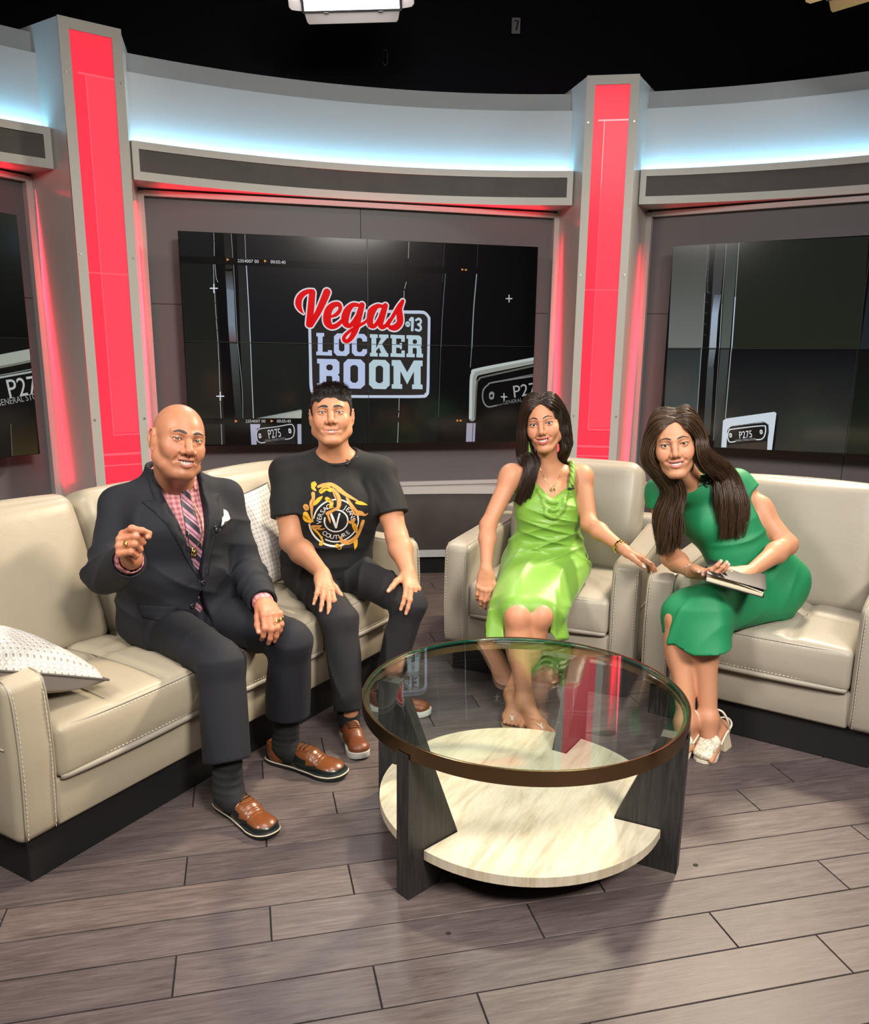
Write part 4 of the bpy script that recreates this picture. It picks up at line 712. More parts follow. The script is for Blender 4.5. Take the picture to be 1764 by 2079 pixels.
# ---- coffee table
TX, TY = 0.259, 2.158
def table():
    root = empty('coffee_table', (TX, TY, 0)); tag(root, 'round glass coffee table with bronze rim and travertine lower shelf', 'coffee table')
    g = mat('clear_table_glass', (0.93, 0.98, 0.96), 0.0); _n = g.node_tree; _n.nodes.remove(_n.nodes['Principled BSDF'])
    tr_ = _n.nodes.new('ShaderNodeBsdfTransparent'); tr_.inputs[0].default_value = (.93, .975, .955, 1); gl_ = _n.nodes.new('ShaderNodeBsdfGlossy'); gl_.inputs['Roughness'].default_value = 0.0; gl_.inputs[0].default_value = (1, 1, 1, 1)
    fr_ = _n.nodes.new('ShaderNodeFresnel'); ge_ = _n.nodes.new('ShaderNodeNewGeometry'); mr_ = _n.nodes.new('ShaderNodeMapRange'); mr_.inputs['To Min'].default_value = 1.5; mr_.inputs['To Max'].default_value = 1 / 1.5; _n.links.new(ge_.outputs['Backfacing'], mr_.inputs[0]); _n.links.new(mr_.outputs[0], fr_.inputs[0]); mx_ = _n.nodes.new('ShaderNodeMixShader')
    _n.links.new(fr_.outputs[0], mx_.inputs[0]); _n.links.new(tr_.outputs[0], mx_.inputs[1]); _n.links.new(gl_.outputs[0], mx_.inputs[2]); _n.links.new(mx_.outputs[0], _n.nodes['Material Output'].inputs[0])
    m = MB(); m.lathe([(0.0001, .424), (.4500, .424), (.4515, .4255), (.4515, .4345), (.4500, .436), (.0001, .436)], 96); gl = m.build('glass_top', g, root, True)
    gl.data.polygons.foreach_set('use_smooth', [abs(p.normal.z) < .5 for p in gl.data.polygons])
    ge = mat('green_glass_edge', (.01, .10, .07), .08, trans=.3)
    m = MB(); m.lathe([(.4518, .4245), (.4528, .4245), (.4528, .4352), (.4518, .4352)], 96); m.build('glass_edge', ge, gl, True)
    br = mat('brushed_bronze', (.27, .185, .095), .22, 1.0)
    m = MB(); m.lathe([(.4535, .396), (.4595, .396), (.4600, .3965), (.4600, .4365), (.4590, .4375), (.4535, .4365), (.4535, .4235), (.440, .4235), (.440, .418), (.4535, .418)], 96)
    m.build('rim', br, root, True).modifiers.new('edge', 'EDGE_SPLIT').split_angle = radians(35)
    wood = mat('charcoal_oak', (.03, .028, .028), .5); t = NT(wood); v = t.coord('Object', (30, 30, 2.5)); f = t.noise(v, 2.2, 5, .6, 1.2)
    t.base(t.ramp(f, [(.3, (.012, .011, .011)), (.7, (.038, .034, .033))])); t.bump(f, .4, .003)
    angs = [radians(a) for a in (-136, -25, 58, 155)]
    prof = [(.462, 0), (.462, .408), (.4615, .408), (.4605, .394), (.392, .394), (.285, .128), (.285, .100), (.345, .085), (.345, 0)]
    for a in angs:
        R3 = Matrix.Rotation(a, 3, 'Z'); V = []
        for s in (-.0225, .0225): V += [R3 @ Vector((r, s, z)) for r, z in prof]
        n = len(prof); m = MB(); m.add(V, [tuple(range(n))[::-1] if True else 0, tuple(range(n, 2 * n))] + [(i, (i + 1) % n, n + (i + 1) % n, n + i) for i in range(n)])
        lo = m.build('leg', wood, root, bevel=.0015)
        bm = bmesh.new(); bm.from_mesh(lo.data); bmesh.ops.recalc_face_normals(bm, faces=bm.faces); bm.to_mesh(lo.data); bm.free()
    poly = []; R = .412
    A = sorted([a % (2 * pi) for a in angs]); hw = .026
    for i, a in enumerate(A):
        nx = A[(i + 1) % 4] + (2 * pi if i == 3 else 0); da = hw / R
        for r, s in ((R, -1), (.285, -1), (.285, 1)):
            poly.append((r * cos(a) - s * hw * sin(a), r * sin(a) + s * hw * cos(a)))
        for t_2 in np.linspace(a + da, nx - da, 26): poly.append((R * cos(t_2), R * sin(t_2)))
    tr = mat('travertine', (.6, .55, .46), .35); t = NT(tr); v = t.coord('Object', (1.2, 9, 1), (0, 0, radians(-62)))
    f = t.noise(v, 2.6, 6, .62, .9); f2 = t.noise(t.coord('Object', (4, 30, 1), (0, 0, radians(-62))), 3, 5, .7, .5)
    c = t.ramp(t.mix(f, f2, .4), [(.30, (.34, .27, .185)), (.43, (.52, .44, .32)), (.55, (.63, .56, .44)), (.66, (.52, .46, .36)), (.74, (.64, .58, .48))]); t.base(c); t.bump(f2, .08, .002)
    from mathutils.geometry import tessellate_polygon
    n_ = len(poly); m = MB(); T = tessellate_polygon([[Vector((x, y, 0)) for x, y in poly]]); V = [(x, y, .097) for x, y in poly] + [(x, y, .124) for x, y in poly]; F = []
    for q in T:
        p0, p1, p2 = (Vector(poly[i]) for i in q); ccw = (p1 - p0).cross(p2 - p0) > 0; q = tuple(q) if ccw else tuple(q)[::-1]
        F += [q[::-1], tuple(i + n_ for i in q)]
    m.add(V, F + [(i, (i + 1) % n_, n_ + (i + 1) % n_, n_ + i) for i in range(n_)]); m.build('travertine_shelf', tr, root)
    m = MB(); m.lathe([(.0001, .03), (.30, .03), (.30, .097), (.0001, .097)], 40); m.build('shelf_base', M_black, root)
    return root
table()

# ---- hanging studio lights
M_lamp = mat('lit_led_diffuser', (.8, .8, .8), .5, emis=(1, .98, .95), es=16)
M_door = mat('barn_door_metal', (.62, .56, .54), .5)
M_lbody = mat('lamp_housing', (.16, .16, .17), .4, .5)
def led_panel(loc, target, w, h, label, roll=0.0, door=None):
    door = door or M_door
    f = (Vector(target) - Vector(loc)).normalized(); x = f.cross(Vector((0, 0, 1))).normalized(); up = x.cross(f); x, up = x * cos(roll) - up * sin(roll), up * cos(roll) + x * sin(roll)
    root = empty('studio_light', loc); tag(root, label, 'studio light')
    M3 = Matrix((x, f, up)).transposed()
    m = MB(); m.box(M3 @ Vector((0, -.05, 0)), (w + .03, .08, h + .03), M3); m.build('housing', M_lbody, root, bevel=.005)
    m = MB(); m.box(M3 @ Vector((0, -.004, 0)), (w, .006, h), M3); m.build('diffuser', M_lamp, root)
    m = MB()
    for a, b, c, d in ((-w / 2 - .012, w / 2 + .012, h / 2, h / 2 + .012), (-w / 2 - .012, w / 2 + .012, -h / 2 - .012, -h / 2), (-w / 2 - .012, -w / 2, -h / 2, h / 2), (w / 2, w / 2 + .012, -h / 2, h / 2)):
        m.box(M3 @ Vector(((a + b) / 2, .004, (c + d) / 2)), (b - a, .014, d - c), M3)
    m.build('frame', M_lbody, root)
    for nm, hinge, out, ln in (('b', Vector((0, .01, -h / 2 - .014)), Vector((0, .45, -.9)), .055), ('l', Vector((-w / 2 - .016, .01, 0)), Vector((-.75, .65, 0)), .09), ('r', Vector((w / 2 + .016, .01, 0)), Vector((.75, .65, 0)), .09), ('t', Vector((0, .01, h / 2 + .014)), Vector((0, .6, .8)), .095)):
        o = out.normalized() * ln; ax = Vector((1, 0, 0)) if nm in 'bt' else Vector((0, 0, 1)); hl = (w / 2 if nm in 'bt' else h / 2)
        tp = .92 if nm in 'bt' else .75
        P = [hinge - ax * hl, hinge + ax * hl, hinge + o * .8 + ax * hl * (.5 + tp / 2), hinge + o + ax * hl * tp, hinge + o - ax * hl * tp, hinge + o * .8 - ax * hl * (.5 + tp / 2)]
        nn = (P[1] - P[0]).cross(P[2] - P[0]).normalized() * .002
        V = [M3 @ (p + nn) for p in P] + [M3 @ (p - nn) for p in P]
        m = MB(); m.add(V, [tuple(range(6)), tuple(range(6, 12))[::-1]] + [(i, (i + 1) % 6, 6 + (i + 1) % 6, 6 + i)[::-1] for i in range(6)]); d = m.build('barn_door', door, root)
        m = MB()
        for s in (-.6, .55): m.tube([M3 @ (hinge + ax * hl * (s - .05)), M3 @ (hinge + ax * hl * (s + .05))], .006, 8)
        tag(m.build('hinge', M_lbody, d), kind='stuff')
    m = MB(); a = M3 @ Vector((-w / 2 - .04, -.05, 0)); b = M3 @ Vector((w / 2 + .04, -.05, 0)); t = Vector((0, 0, h * .9))
    m.tube([a, a + t, b + t, b], .009, 8); m.tube([(a + b) / 2 + t, (a + b) / 2 + t + Vector((0, 0, 4.88 - loc[2] - h * .9))], .016, 8); m.build('yoke', M_lbody, root)
    return root

led_panel((-.525, 5.30, 3.475), (-.1, 1.2, 1.0), .56, .26, 'lit LED panel with barn doors hanging above the center wall', .07)

led_panel((2.07, 4.38, 3.275), (-.3, 2.3, .6), .50, .28, 'gold-brown barn-door lamp cut off at the top right corner', 0.0, mat('gold_brown_barn_door', (.42, .29, .12), .5, .3))

# ================================================================ SOFT-BODY MODELLER (signed distance fields -> one continuous mesh)
F32 = np.float32
def A3(*v): return np.array(v, float)
def unit(v): v = np.array(v, float); return v / (np.linalg.norm(v) + 1e-12)
def smin(a, b, k):
    if k <= 0: return np.minimum(a, b)
    h = np.maximum(k - np.abs(a - b), 0) / k
    return np.minimum(a, b) - h * h * k * .25
def smax(a, b, k): return -smin(-a, -b, k)

class Sdf:
    def __init__(s): s.pr = []
    def add(s, fn, c, R, k=.01, op='u'): s.pr.append((fn, np.array(c, float), float(R), float(k), op)); return s
    # --- primitives
    def cone(s, a, b, ra, rb, k=.01, op='u'):
        a = np.array(a, F32); b = np.array(b, F32); ba = b - a; L2 = float(ba @ ba) + 1e-12
        def f(P):
            q = P - a; t = np.clip((q @ ba) / L2, 0, 1); d = q - t[:, None] * ba
            return np.sqrt(np.einsum('ij,ij->i', d, d)) - (ra + (rb - ra) * t)
        return s.add(f, (a + b) / 2, sqrt(L2) / 2 + max(ra, rb), k, op)
    def chain(s, pts, k=.01, op='u'):
        for p, q in zip(pts[:-1], pts[1:]): s.cone(p[:3], q[:3], p[3], q[3], k, op)
        return s
    def ell(s, c, r, M=None, k=.01, op='u'):
        c = np.array(c, F32); r = np.array(r, F32); Mx = None if M is None else np.array(M, F32)
        def f(P):
            q = P - c
            if Mx is not None: q = q @ Mx
            q = q / r; k0 = np.sqrt(np.einsum('ij,ij->i', q, q)); q = q / r; k1 = np.sqrt(np.einsum('ij,ij->i', q, q))
            return k0 * (k0 - 1) / np.maximum(k1, 1e-9)
        return s.add(f, c, float(r.max()), k, op)
    def flat(s, a, b, ra, rb, u, k=.01, op='u', cap=1.0):
        """tapering limb with elliptic section: ra=(radius along u, radius across)"""
        a = np.array(a, F32); b = np.array(b, F32); ba = b - a; L2 = float(ba @ ba) + 1e-12; w = unit(ba)
        u = np.array(u, float); u = unit(u - w * (u @ w)); v = np.cross(w, u); Mx = np.stack([u, v, w], 1).astype(F32)
        ra = np.array([ra[0], ra[1], cap * min(ra)], F32); rb = np.array([rb[0], rb[1], cap * min(rb)], F32)
        def f(P):
            q = P - a; t = np.clip((q @ ba) / L2, 0, 1); d = (q - t[:, None] * ba) @ Mx; r = ra + (rb - ra) * t[:, None]
            d = d / r; k0 = np.sqrt(np.einsum('ij,ij->i', d, d)); d = d / r; k1 = np.sqrt(np.einsum('ij,ij->i', d, d))
            return k0 * (k0 - 1) / np.maximum(k1, 1e-9)
        return s.add(f, (a + b) / 2, sqrt(L2) / 2 + float(max(ra.max(), rb.max())), k, op)
    def box(s, c, half, r, M=None, k=.01, op='u'):
        c = np.array(c, F32); hf = np.array(half, F32) - r; Mx = None if M is None else np.array(M, F32)
        def f(P):
            q = P - c
            if Mx is not None: q = q @ Mx
            q = np.abs(q) - hf
            return np.sqrt((np.maximum(q, 0) ** 2).sum(1)) + np.minimum(q.max(1), 0) - r
        return s.add(f, c, float(np.linalg.norm(np.array(half))), k, op)
    def plane(s, p, n, k=.004, op='s', c=None, R=1e3):
        """op 's' removes the side n points to"""
        p = np.array(p, F32); n = unit(n).astype(F32)
        return s.add(lambda P: -((P - p) @ n), p if c is None else c, R, k, op)
    def sub(s, other, c, R, k=.01, op='u'): return s.add(lambda P: other.ev(P), c, R, k, op)
    def disp(s, fn, c, R): return s.add(fn, c, R, 0, 'd')
    # --- evaluation
    BIG = .25
    def ev(s, P, reach=.06):
        P = np.asarray(P, F32); D = np.full(len(P), s.BIG, F32)
        for fn, c, R, k, op in s.pr:
            if R < 100:
                q = P - c.astype(F32); m = np.einsum('ij,ij->i', q, q) < (R + reach + k) ** 2
                if not m.any(): continue
                s._ap(D, m, fn, P[m], k, op)
            else: s._ap(D, slice(None), fn, P, k, op)
        return D
    @staticmethod
    def _ap(D, m, fn, P, k, op):
        v = fn(P).astype(F32); d = D[m]
        if op == 'u': D[m] = smin(d, v, k)
        elif op == 's': D[m] = smax(d, -v, k)
        elif op == 'i': D[m] = smax(d, v, k)
        elif op == 'd': D[m] = d + v
    def grad(s, P, e=.0008):
        o = np.array([[1, -1, -1], [-1, -1, 1], [-1, 1, -1], [1, 1, 1]], F32); g = 0
        for q in o: g = g + q * s.ev(P + q * e)[:, None]
        return g / (np.linalg.norm(g, axis=1)[:, None] + 1e-9)
    def march(s, P, d, n=40, tmax=1.0):
        P = np.array(P, float); d = unit(d) if np.ndim(d) == 1 else np.array(d); t = np.zeros(len(P))
        for _ in range(n):
            v = s.ev(P + d * t[:, None]); t = np.minimum(t + np.clip(v, -.02, .08) * .9, tmax)
        return P + d * t[:, None]
    # --- meshing
    def mesh(s, lo, hi, h, refine=(), proj=2):
        lo = np.array(lo, float); hi = np.array(hi, float); Bn = 8
        nb = np.ceil((hi - lo) / (h * Bn)).astype(int)
        I = np.stack(np.meshgrid(*[np.arange(n) for n in nb], indexing='ij'), -1).reshape(-1, 3)
        Cn = lo + (I + .5) * h * Bn; rad = h * Bn * .87
        d = s.ev(Cn, reach=rad + .03); I = I[np.abs(d) < rad * 1.7 + .006]; Cn = lo + (I + .5) * h * Bn
        nB = len(I); g = np.arange(Bn + 1)
        G = np.stack(np.meshgrid(g, g, g, indexing='ij'), -1).reshape(-1, 3)
        Pb = (lo + I[:, None, :] * (h * Bn) + G[None] * h).astype(F32)     # nB,729,3
        D = np.full((nB, len(G)), s.BIG, F32)
        for fn, c, R, k, op in s.pr:
            if R < 100:
                m = ((Cn - c) ** 2).sum(1) < (R + rad + k + .012) ** 2
                if not m.any(): continue
            else: m = np.ones(nB, bool)
            Q = Pb[m]; v = fn(Q.reshape(-1, 3)).reshape(len(Q), -1).astype(F32); dd = D[m]
            D[m] = smin(dd, v, k) if op == 'u' else smax(dd, -v, k) if op == 's' else smax(dd, v, k) if op == 'i' else dd + v
        D = D.reshape(nB, Bn + 1, Bn + 1, Bn + 1)
        cells = []; 
        ins = D < 0
        cnt = sum(ins[:, a:a + Bn, b:b + Bn, c:c + Bn].astype(np.int8) for a in (0, 1) for b in (0, 1) for c in (0, 1))
        act = np.argwhere((cnt > 0) & (cnt < 8))
        b0, ci, cj, ck = act.T
        N3 = nb * Bn + 1
        key = lambda gi, gj, gk: (gi.astype(np.int64) * N3[1] + gj) * N3[2] + gk
        gi, gj, gk = I[b0, 0] * Bn + ci, I[b0, 1] * Bn + cj, I[b0, 2] * Bn + ck
        corner = np.array([(a, b, c) for a in (0, 1) for b in (0, 1) for c in (0, 1)])
        dv = np.stack([D[b0, ci + a, cj + b, ck + c] for a, b, c in corner], 1)
        acc = np.zeros((len(act), 3)); n = np.zeros(len(act))
        for x in range(8):
            for bit in (1, 2, 4):
                y = x | bit
                if y == x: continue
                m = (dv[:, x] < 0) != (dv[:, y] < 0); t = dv[m, x] / (dv[m, x] - dv[m, y])
                acc[m] += corner[x] + t[:, None] * (corner[y] - corner[x]); n[m] += 1
        V = lo + h * (np.stack([gi, gj, gk], 1) + acc / n[:, None])
        K = key(gi, gj, gk); od = np.argsort(K); Ks = K[od]
        def look(q):
            p = np.clip(np.searchsorted(Ks, q), 0, len(Ks) - 1); return np.where(Ks[p] == q, od[p], -1)
        Fs = []
        for ax in range(3):
            e = [0, 0, 0]; e[ax] = 1
            a = ins[:, :Bn, :Bn, :Bn]; b = ins[:, e[0]:e[0] + Bn, e[1]:e[1] + Bn, e[2]:e[2] + Bn]
            E = np.argwhere(a != b); bb, i, j, k = E.T; ia = a[bb, i, j, k]
            g3 = [I[bb, 0] * Bn + i, I[bb, 1] * Bn + j, I[bb, 2] * Bn + k]
            u, v = (ax + 1) % 3, (ax + 2) % 3; q = []
            for du, dv_ in ((0, 0), (-1, 0), (-1, -1), (0, -1)):
                h3 = [x.copy() for x in g3]; h3[u] = h3[u] + du; h3[v] = h3[v] + dv_; q.append(look(key(*h3)))
            q = np.stack(q, 1); ok = (q >= 0).all(1); q = q[ok]; ia = ia[ok]
            q[~ia] = q[~ia][:, ::-1]; Fs.append(q)
        Fq = [np.concatenate(Fs)]
        F = Fq[0]
        faces = None
        for c, r in refine:
            V, F, faces = subdiv_region(V, F, faces, np.array(c, float), r)
        for _ in range(proj):
            d = s.ev(V); V = V - (s.grad(V) * np.clip(d, -h, h)[:, None] * .9)
        out = [tuple(f) for f in F]
        if faces: out += faces
        return V, out

def subdiv_region(V, F, extra, c, r):
    """split the quads near c into four; neighbours become n-gons"""
    cen = V[F].mean(1); m = ((cen - c) ** 2).sum(1) < r * r; S = F[m]; Rr = F[~m]
    if len(S) == 0: return V, F, extra
    E = np.sort(np.stack([S, np.roll(S, -1, 1)], -1).reshape(-1, 2), 1); M_ = len(V) + 1
    ek = E[:, 0].astype(np.int64) * M_ + E[:, 1]; uk, inv = np.unique(ek, return_inverse=True)
    mid = (V[(uk // M_)] + V[(uk % M_)]) / 2; em = (inv + len(V)).reshape(-1, 4)
    cm = V[S].mean(1); ci = np.arange(len(S)) + len(V) + len(mid); V2 = np.vstack([V, mid, cm])
    Q = np.concatenate([np.stack([S[:, k], em[:, k], ci, em[:, k - 1]], 1) for k in range(4)])
    d = {int(k): i + len(V) for i, k in enumerate(uk)}
    keep = []; ng = list(extra or [])
    E2 = np.sort(np.stack([Rr, np.roll(Rr, -1, 1)], -1), 2); k2 = E2[..., 0].astype(np.int64) * M_ + E2[..., 1]; hit = np.isin(k2, uk)
    anyh = hit.any(1); keepF = Rr[~anyh]
    for f, kk, hh in zip(Rr[anyh], k2[anyh], hit[anyh]):
        o = []
        for a, k_, t in zip(f, kk, hh):
            o.append(int(a))
            if t: o.append(d[int(k_)])
        ng.append(tuple(o))
    if extra:
        ng2 = []
        for f in ng:
            o = []
            for a, b in zip(f, f[1:] + f[:1]):
                o.append(int(a)); k_ = min(a, b) * M_ + max(a, b)
                if k_ in d and d[k_] not in f: o.append(d[k_])
            ng2.append(tuple(o))
        ng = ng2
    return V2, np.concatenate([keepF, Q]), ng

def sdf_obj(name, S, lo, hi, h, mat_, parent=None, refine=(), color=None, uvfn=None, proj=2):
    V, F = S.mesh(lo, hi, h, refine, proj)
    return mesh_obj(name, V, F, mat_, parent, True, uv=None if uvfn is None else uvfn(V), colors=None if color is None else color(V))

class Frame:
    """x = the person's right, y = forward, z = up"""
    def __init__(s, o, fwd, up=(0, 0, 1), sc=1.0):
        z = unit(up); y = unit(np.array(fwd, float) - z * (np.array(fwd, float) @ z)) if True else None
        s.o = np.array(o, float); s.R = np.stack([np.cross(y, z), y, z], 1); s.sc = sc
    def w(s, *p): return s.o + s.R @ (np.array(p[0] if len(p) == 1 else p, float) * s.sc)
    def ws(s, P): return s.o + (np.array(P, float) * s.sc) @ s.R.T
    def l(s, P): return ((np.asarray(P) - s.o) @ s.R) / s.sc
    def d(s, *v): return s.R @ np.array(v, float)

def head_frame(o, yaw_dir, pitch=0.0, roll=0.0, sc=1.0):
    """yaw_dir: horizontal facing; pitch>0 looks up; roll>0 tips the crown to the person's right"""
    y = unit((yaw_dir[0], yaw_dir[1], 0)); z = A3(0, 0, 1); x = np.cross(y, z)
    y2 = y * cos(pitch) + z * sin(pitch); z2 = -y * sin(pitch) + z * cos(pitch)
    z3 = z2 * cos(roll) + x * sin(roll)
    return Frame(o, y2, z3, sc)

HP = dict(jaw=1.0, jawdrop=0.0, chin=1.0, cheek=1.0, nose=1.0, nosew=1.0, smile=.026, open=.010, lipr=1.0, squint=1.0, bag=0.0, fold=1.0, browz=0.0, brow=1.0, wide=1.0, ear=1.0, skull=1.0, mz=-.0685, lift=.0075, depth=1.0, jowl=0.0, facel=1.0)
def face_curves(p):
    w, op, mz, lf = p['smile'], p['open'], p['mz'], p['lift']
    zu = lambda x: mz + op * .35 + (lf - op * .35) * (x / w) ** 2
    zl = lambda x: mz - op * .65 + (lf + op * .65) * (x / w) ** 2
    yl = lambda x: .0912 - 14.0 * x * x
    return zu, zl, yl, w
EYE = (.0320, .0740, 0.0)
def add_head(S, Fm, p):
    sc = Fm.sc; R = Fm.R
    def ell(c, r, k=.01, op='u', M=None): S.ell(Fm.w(*c), np.array(r) * sc, R if M is None else R @ M, k * sc, op)
    def cone(a, b, ra, rb, k=.01, op='u'): S.cone(Fm.w(*a), Fm.w(*b), ra * sc, rb * sc, k * sc, op)
    W_ = p['wide']; J = p['jaw']; fl_ = p['facel']; zc = lambda z: z * (fl_ if z < -.05 else 1)
    ell((0, -.010, .030), (.0755 * W_, .097 * p['depth'], .084 * p['skull']), 0)
    ell((0, .030, .006), (.0625 * W_, .060, .068), .02)
    ell((0, .031, -.048), (.0550 * J, .054, .062), .026)
    for s in (1, -1):
        cone((s * .054 * J, -.004, -.058), (s * .019 * J, .064, zc(-.1035)), .019, .016, .024)
        cone((s * .060 * W_, -.004, -.02), (s * .054 * J, -.004, -.058), .016, .017, .02)
        ell((s * .0425 * W_, .049, -.022), (.0215, .0255, .016 * p['cheek']), .024)
        ell((s * .0345, .0640, -.041), (.0210, .0170 * p['cheek'], .0185), .026)
        cone((s * .007, .0895, .016 + p['browz']), (s * .040, .073, .0215 + p['browz']), .0075 * p['brow'], .0062 * p['brow'], .013)
        if p['jowl']: ell((s * .044, .030, -.082), (.020, .024, .018 * p['jowl']), .02)
    ell((0, .073, zc(-.1045)), (.0215 * p['chin'], .0165, .0145), .016)
    ell((0, .071, p['mz'] + .001), (.035, .0190, .023), .016)
    for s in (1, -1): ell((s * EYE[0], .0955, -.002), (.0195, .0165, .0125), .013, 's')
    n, nw = p['nose'], p['nosew']
    cone((0, .0845, .010), (0, .0905 + .006 * n, -.012), .0078, .0084, .012)
    cone((0, .0905 + .006 * n, -.012), (0, .098 + .0085 * n, -.034), .0084, .0116 * (.5 + .5 * nw), .008)
    for s in (1, -1): ell((s * .0128 * nw, .0945, -.0385), (.0090 * nw, .0125, .0090), .006)
    cone((0, .102, -.0435), (0, .0915, -.048), .0048, .0042, .005)
    for s in (1, -1): ell((s * .0072 * nw, .1005, -.0462), (.0042, .0062, .0036), .003, 's')
    # mouth
    zu, zl, yl, w = face_curves(p)
    xs = np.linspace(-w, w, 9); lr = p['lipr']
    for s in (1, -1):
        if p['fold']: cone((s * .0175 * nw, .0955, -.039), (s * (w + .0085), .0795, p['mz'] + .001), .0022, .0026 * p['fold'], .006, 's')
        ell((s * (w + .002), .0835, p['mz'] + p['lift']), (.003, .006, .003), .008, 's')
    up = [Fm.w(x, yl(x) - .0015, zu(x) + .0040 * lr * (1 - .72 * (x / w) ** 2)) for x in xs]
    lo_ = [Fm.w(x, yl(x) - .0022, zl(x) - .0050 * lr * (1 - .72 * (x / w) ** 2)) for x in xs]
    for i in range(8):
        r0 = lambda x: (.0046 * lr * (1 - .62 * (x / w) ** 2)) * sc
        r1 = lambda x: (.0056 * lr * (1 - .66 * (x / w) ** 2)) * sc
        S.cone(up[i], up[i + 1], r0(xs[i]), r0(xs[i + 1]), .0032 * sc)
        S.cone(lo_[i], lo_[i + 1], r1(xs[i]), r1(xs[i + 1]), .0032 * sc)
    c = Fm.w(0, .075, p['mz'])
    if p['open'] > 0:
        def cav(P):
            q = Fm.l(P); x = np.clip(q[:, 0], -w, w)
            d = np.maximum(np.maximum(q[:, 2] - zu(x), zl(x) - q[:, 2]), np.maximum(np.abs(q[:, 0]) - w * .97, .070 - q[:, 1]))
            return d * sc * .8
        S.add(cav, c, .055 * sc, .0012 * sc, 's')
    else:
        for i in range(8):
            a, b = xs[i], xs[i + 1]; cone((a, yl(a) + .003, zu(a)), (b, yl(b) + .003, zu(b)), .0011, .0011, .002, 's')
    # eyes
    for s in (1, -1):
        e = (s * EYE[0], EYE[1], EYE[2]); ell(e, (.0142, .0138, .0136), .0045)
        cone((s * .0185, .082, .0075), (s * .046, .0715, .0065), .0030, .0030, .005)
        if p['bag']: cone((s * .021, .0835, -.0125), (s * .043, .073, -.0125), .0030 * p['bag'], .0030 * p['bag'], .006)
        q_ = p['squint']
        def apt(P, s=s, e=e):
            q = Fm.l(P); x = (q[:, 0] - e[0]) * s; z = q[:, 2] - e[2] - .0008 - .10 * x; hw = .0142
            uu = np.clip(1 - (x / hw) ** 2, 0, 1)
            d = np.maximum(np.maximum(z - .0052 * q_ * uu ** .8, -z - .0042 * q_ * uu), np.maximum(np.abs(x) - hw, e[1] - q[:, 1]))
            return d * sc * .8
        S.add(apt, Fm.w(e[0], e[1] + .012, 0), .022 * sc, .0008 * sc, 's')
    # ears
    E_ = p['ear']
    for s in (1, -1):
        Mx = np.array(Matrix.Rotation(-.18, 3, 'X') @ Matrix.Rotation(s * -.28, 3, 'Z'))
        ell((s * .0770 * W_, -.013, -.006), (.0072, .0165 * E_, .029 * E_), .008, 'u', Mx)
        rim = [(s * (.0795 * W_), .002, .006), (s * .0815 * W_, -.003, .021 * E_), (s * .0835 * W_, -.015, .0245 * E_), (s * .0850 * W_, -.026, .013 * E_), (s * .0840 * W_, -.026, -.006), (s * .0805 * W_, -.017, -.025 * E_), (s * .0775 * W_, -.006, -.033 * E_)]
        for i in range(6): cone(rim[i], rim[i + 1], .0036 if i < 4 else .0045, .0036 if i < 3 else .0050, .003)
        ell((s * .0895 * W_, -.011, -.004), (.0050, .0085, .0145), .004, 's', Mx)

def head_color(Fm, p, skin, lip, V, C, brow=None):
    q = Fm.l(V); zu, zl, yl, w = face_curves(p); x, y, z = q[:, 0], q[:, 1], q[:, 2]
    m = (np.abs(x) < w * 1.06) & (y > .055) & (np.abs(z - p['mz']) < .03)
    u = np.clip(1 - (x / (w * 1.04)) ** 2, 0, 1); lr = p['lipr']
    top = zu(x) + .0088 * lr * u ** .7 - .0015; bot = zl(x) - .0112 * lr * u ** .7 + .001
    t = np.clip(np.minimum(top - z, z - bot) / .0016, 0, 1) * m
    C[:] = C * (1 - t[:, None]) + np.array(lip) * t[:, None]
    inn = m & (y < yl(x) - .0075) & (z < zu(x) + .001) & (z > zl(x) - .001); C[inn] = (.05, .012, .012)
    for s in (1, -1):
        b = np.exp(-(((x - s * .040) / .020) ** 2 + ((z + .034) / .017) ** 2)) * (y > .02)
        C[:] = C * (1 - .16 * b[:, None]) + np.array((C[:, 0].mean() * 1.12, .12, .09)) * .16 * b[:, None]
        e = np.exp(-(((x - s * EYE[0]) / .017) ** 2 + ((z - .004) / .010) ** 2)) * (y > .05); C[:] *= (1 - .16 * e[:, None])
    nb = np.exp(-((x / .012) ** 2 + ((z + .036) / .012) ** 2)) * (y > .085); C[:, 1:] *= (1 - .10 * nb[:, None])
    return C

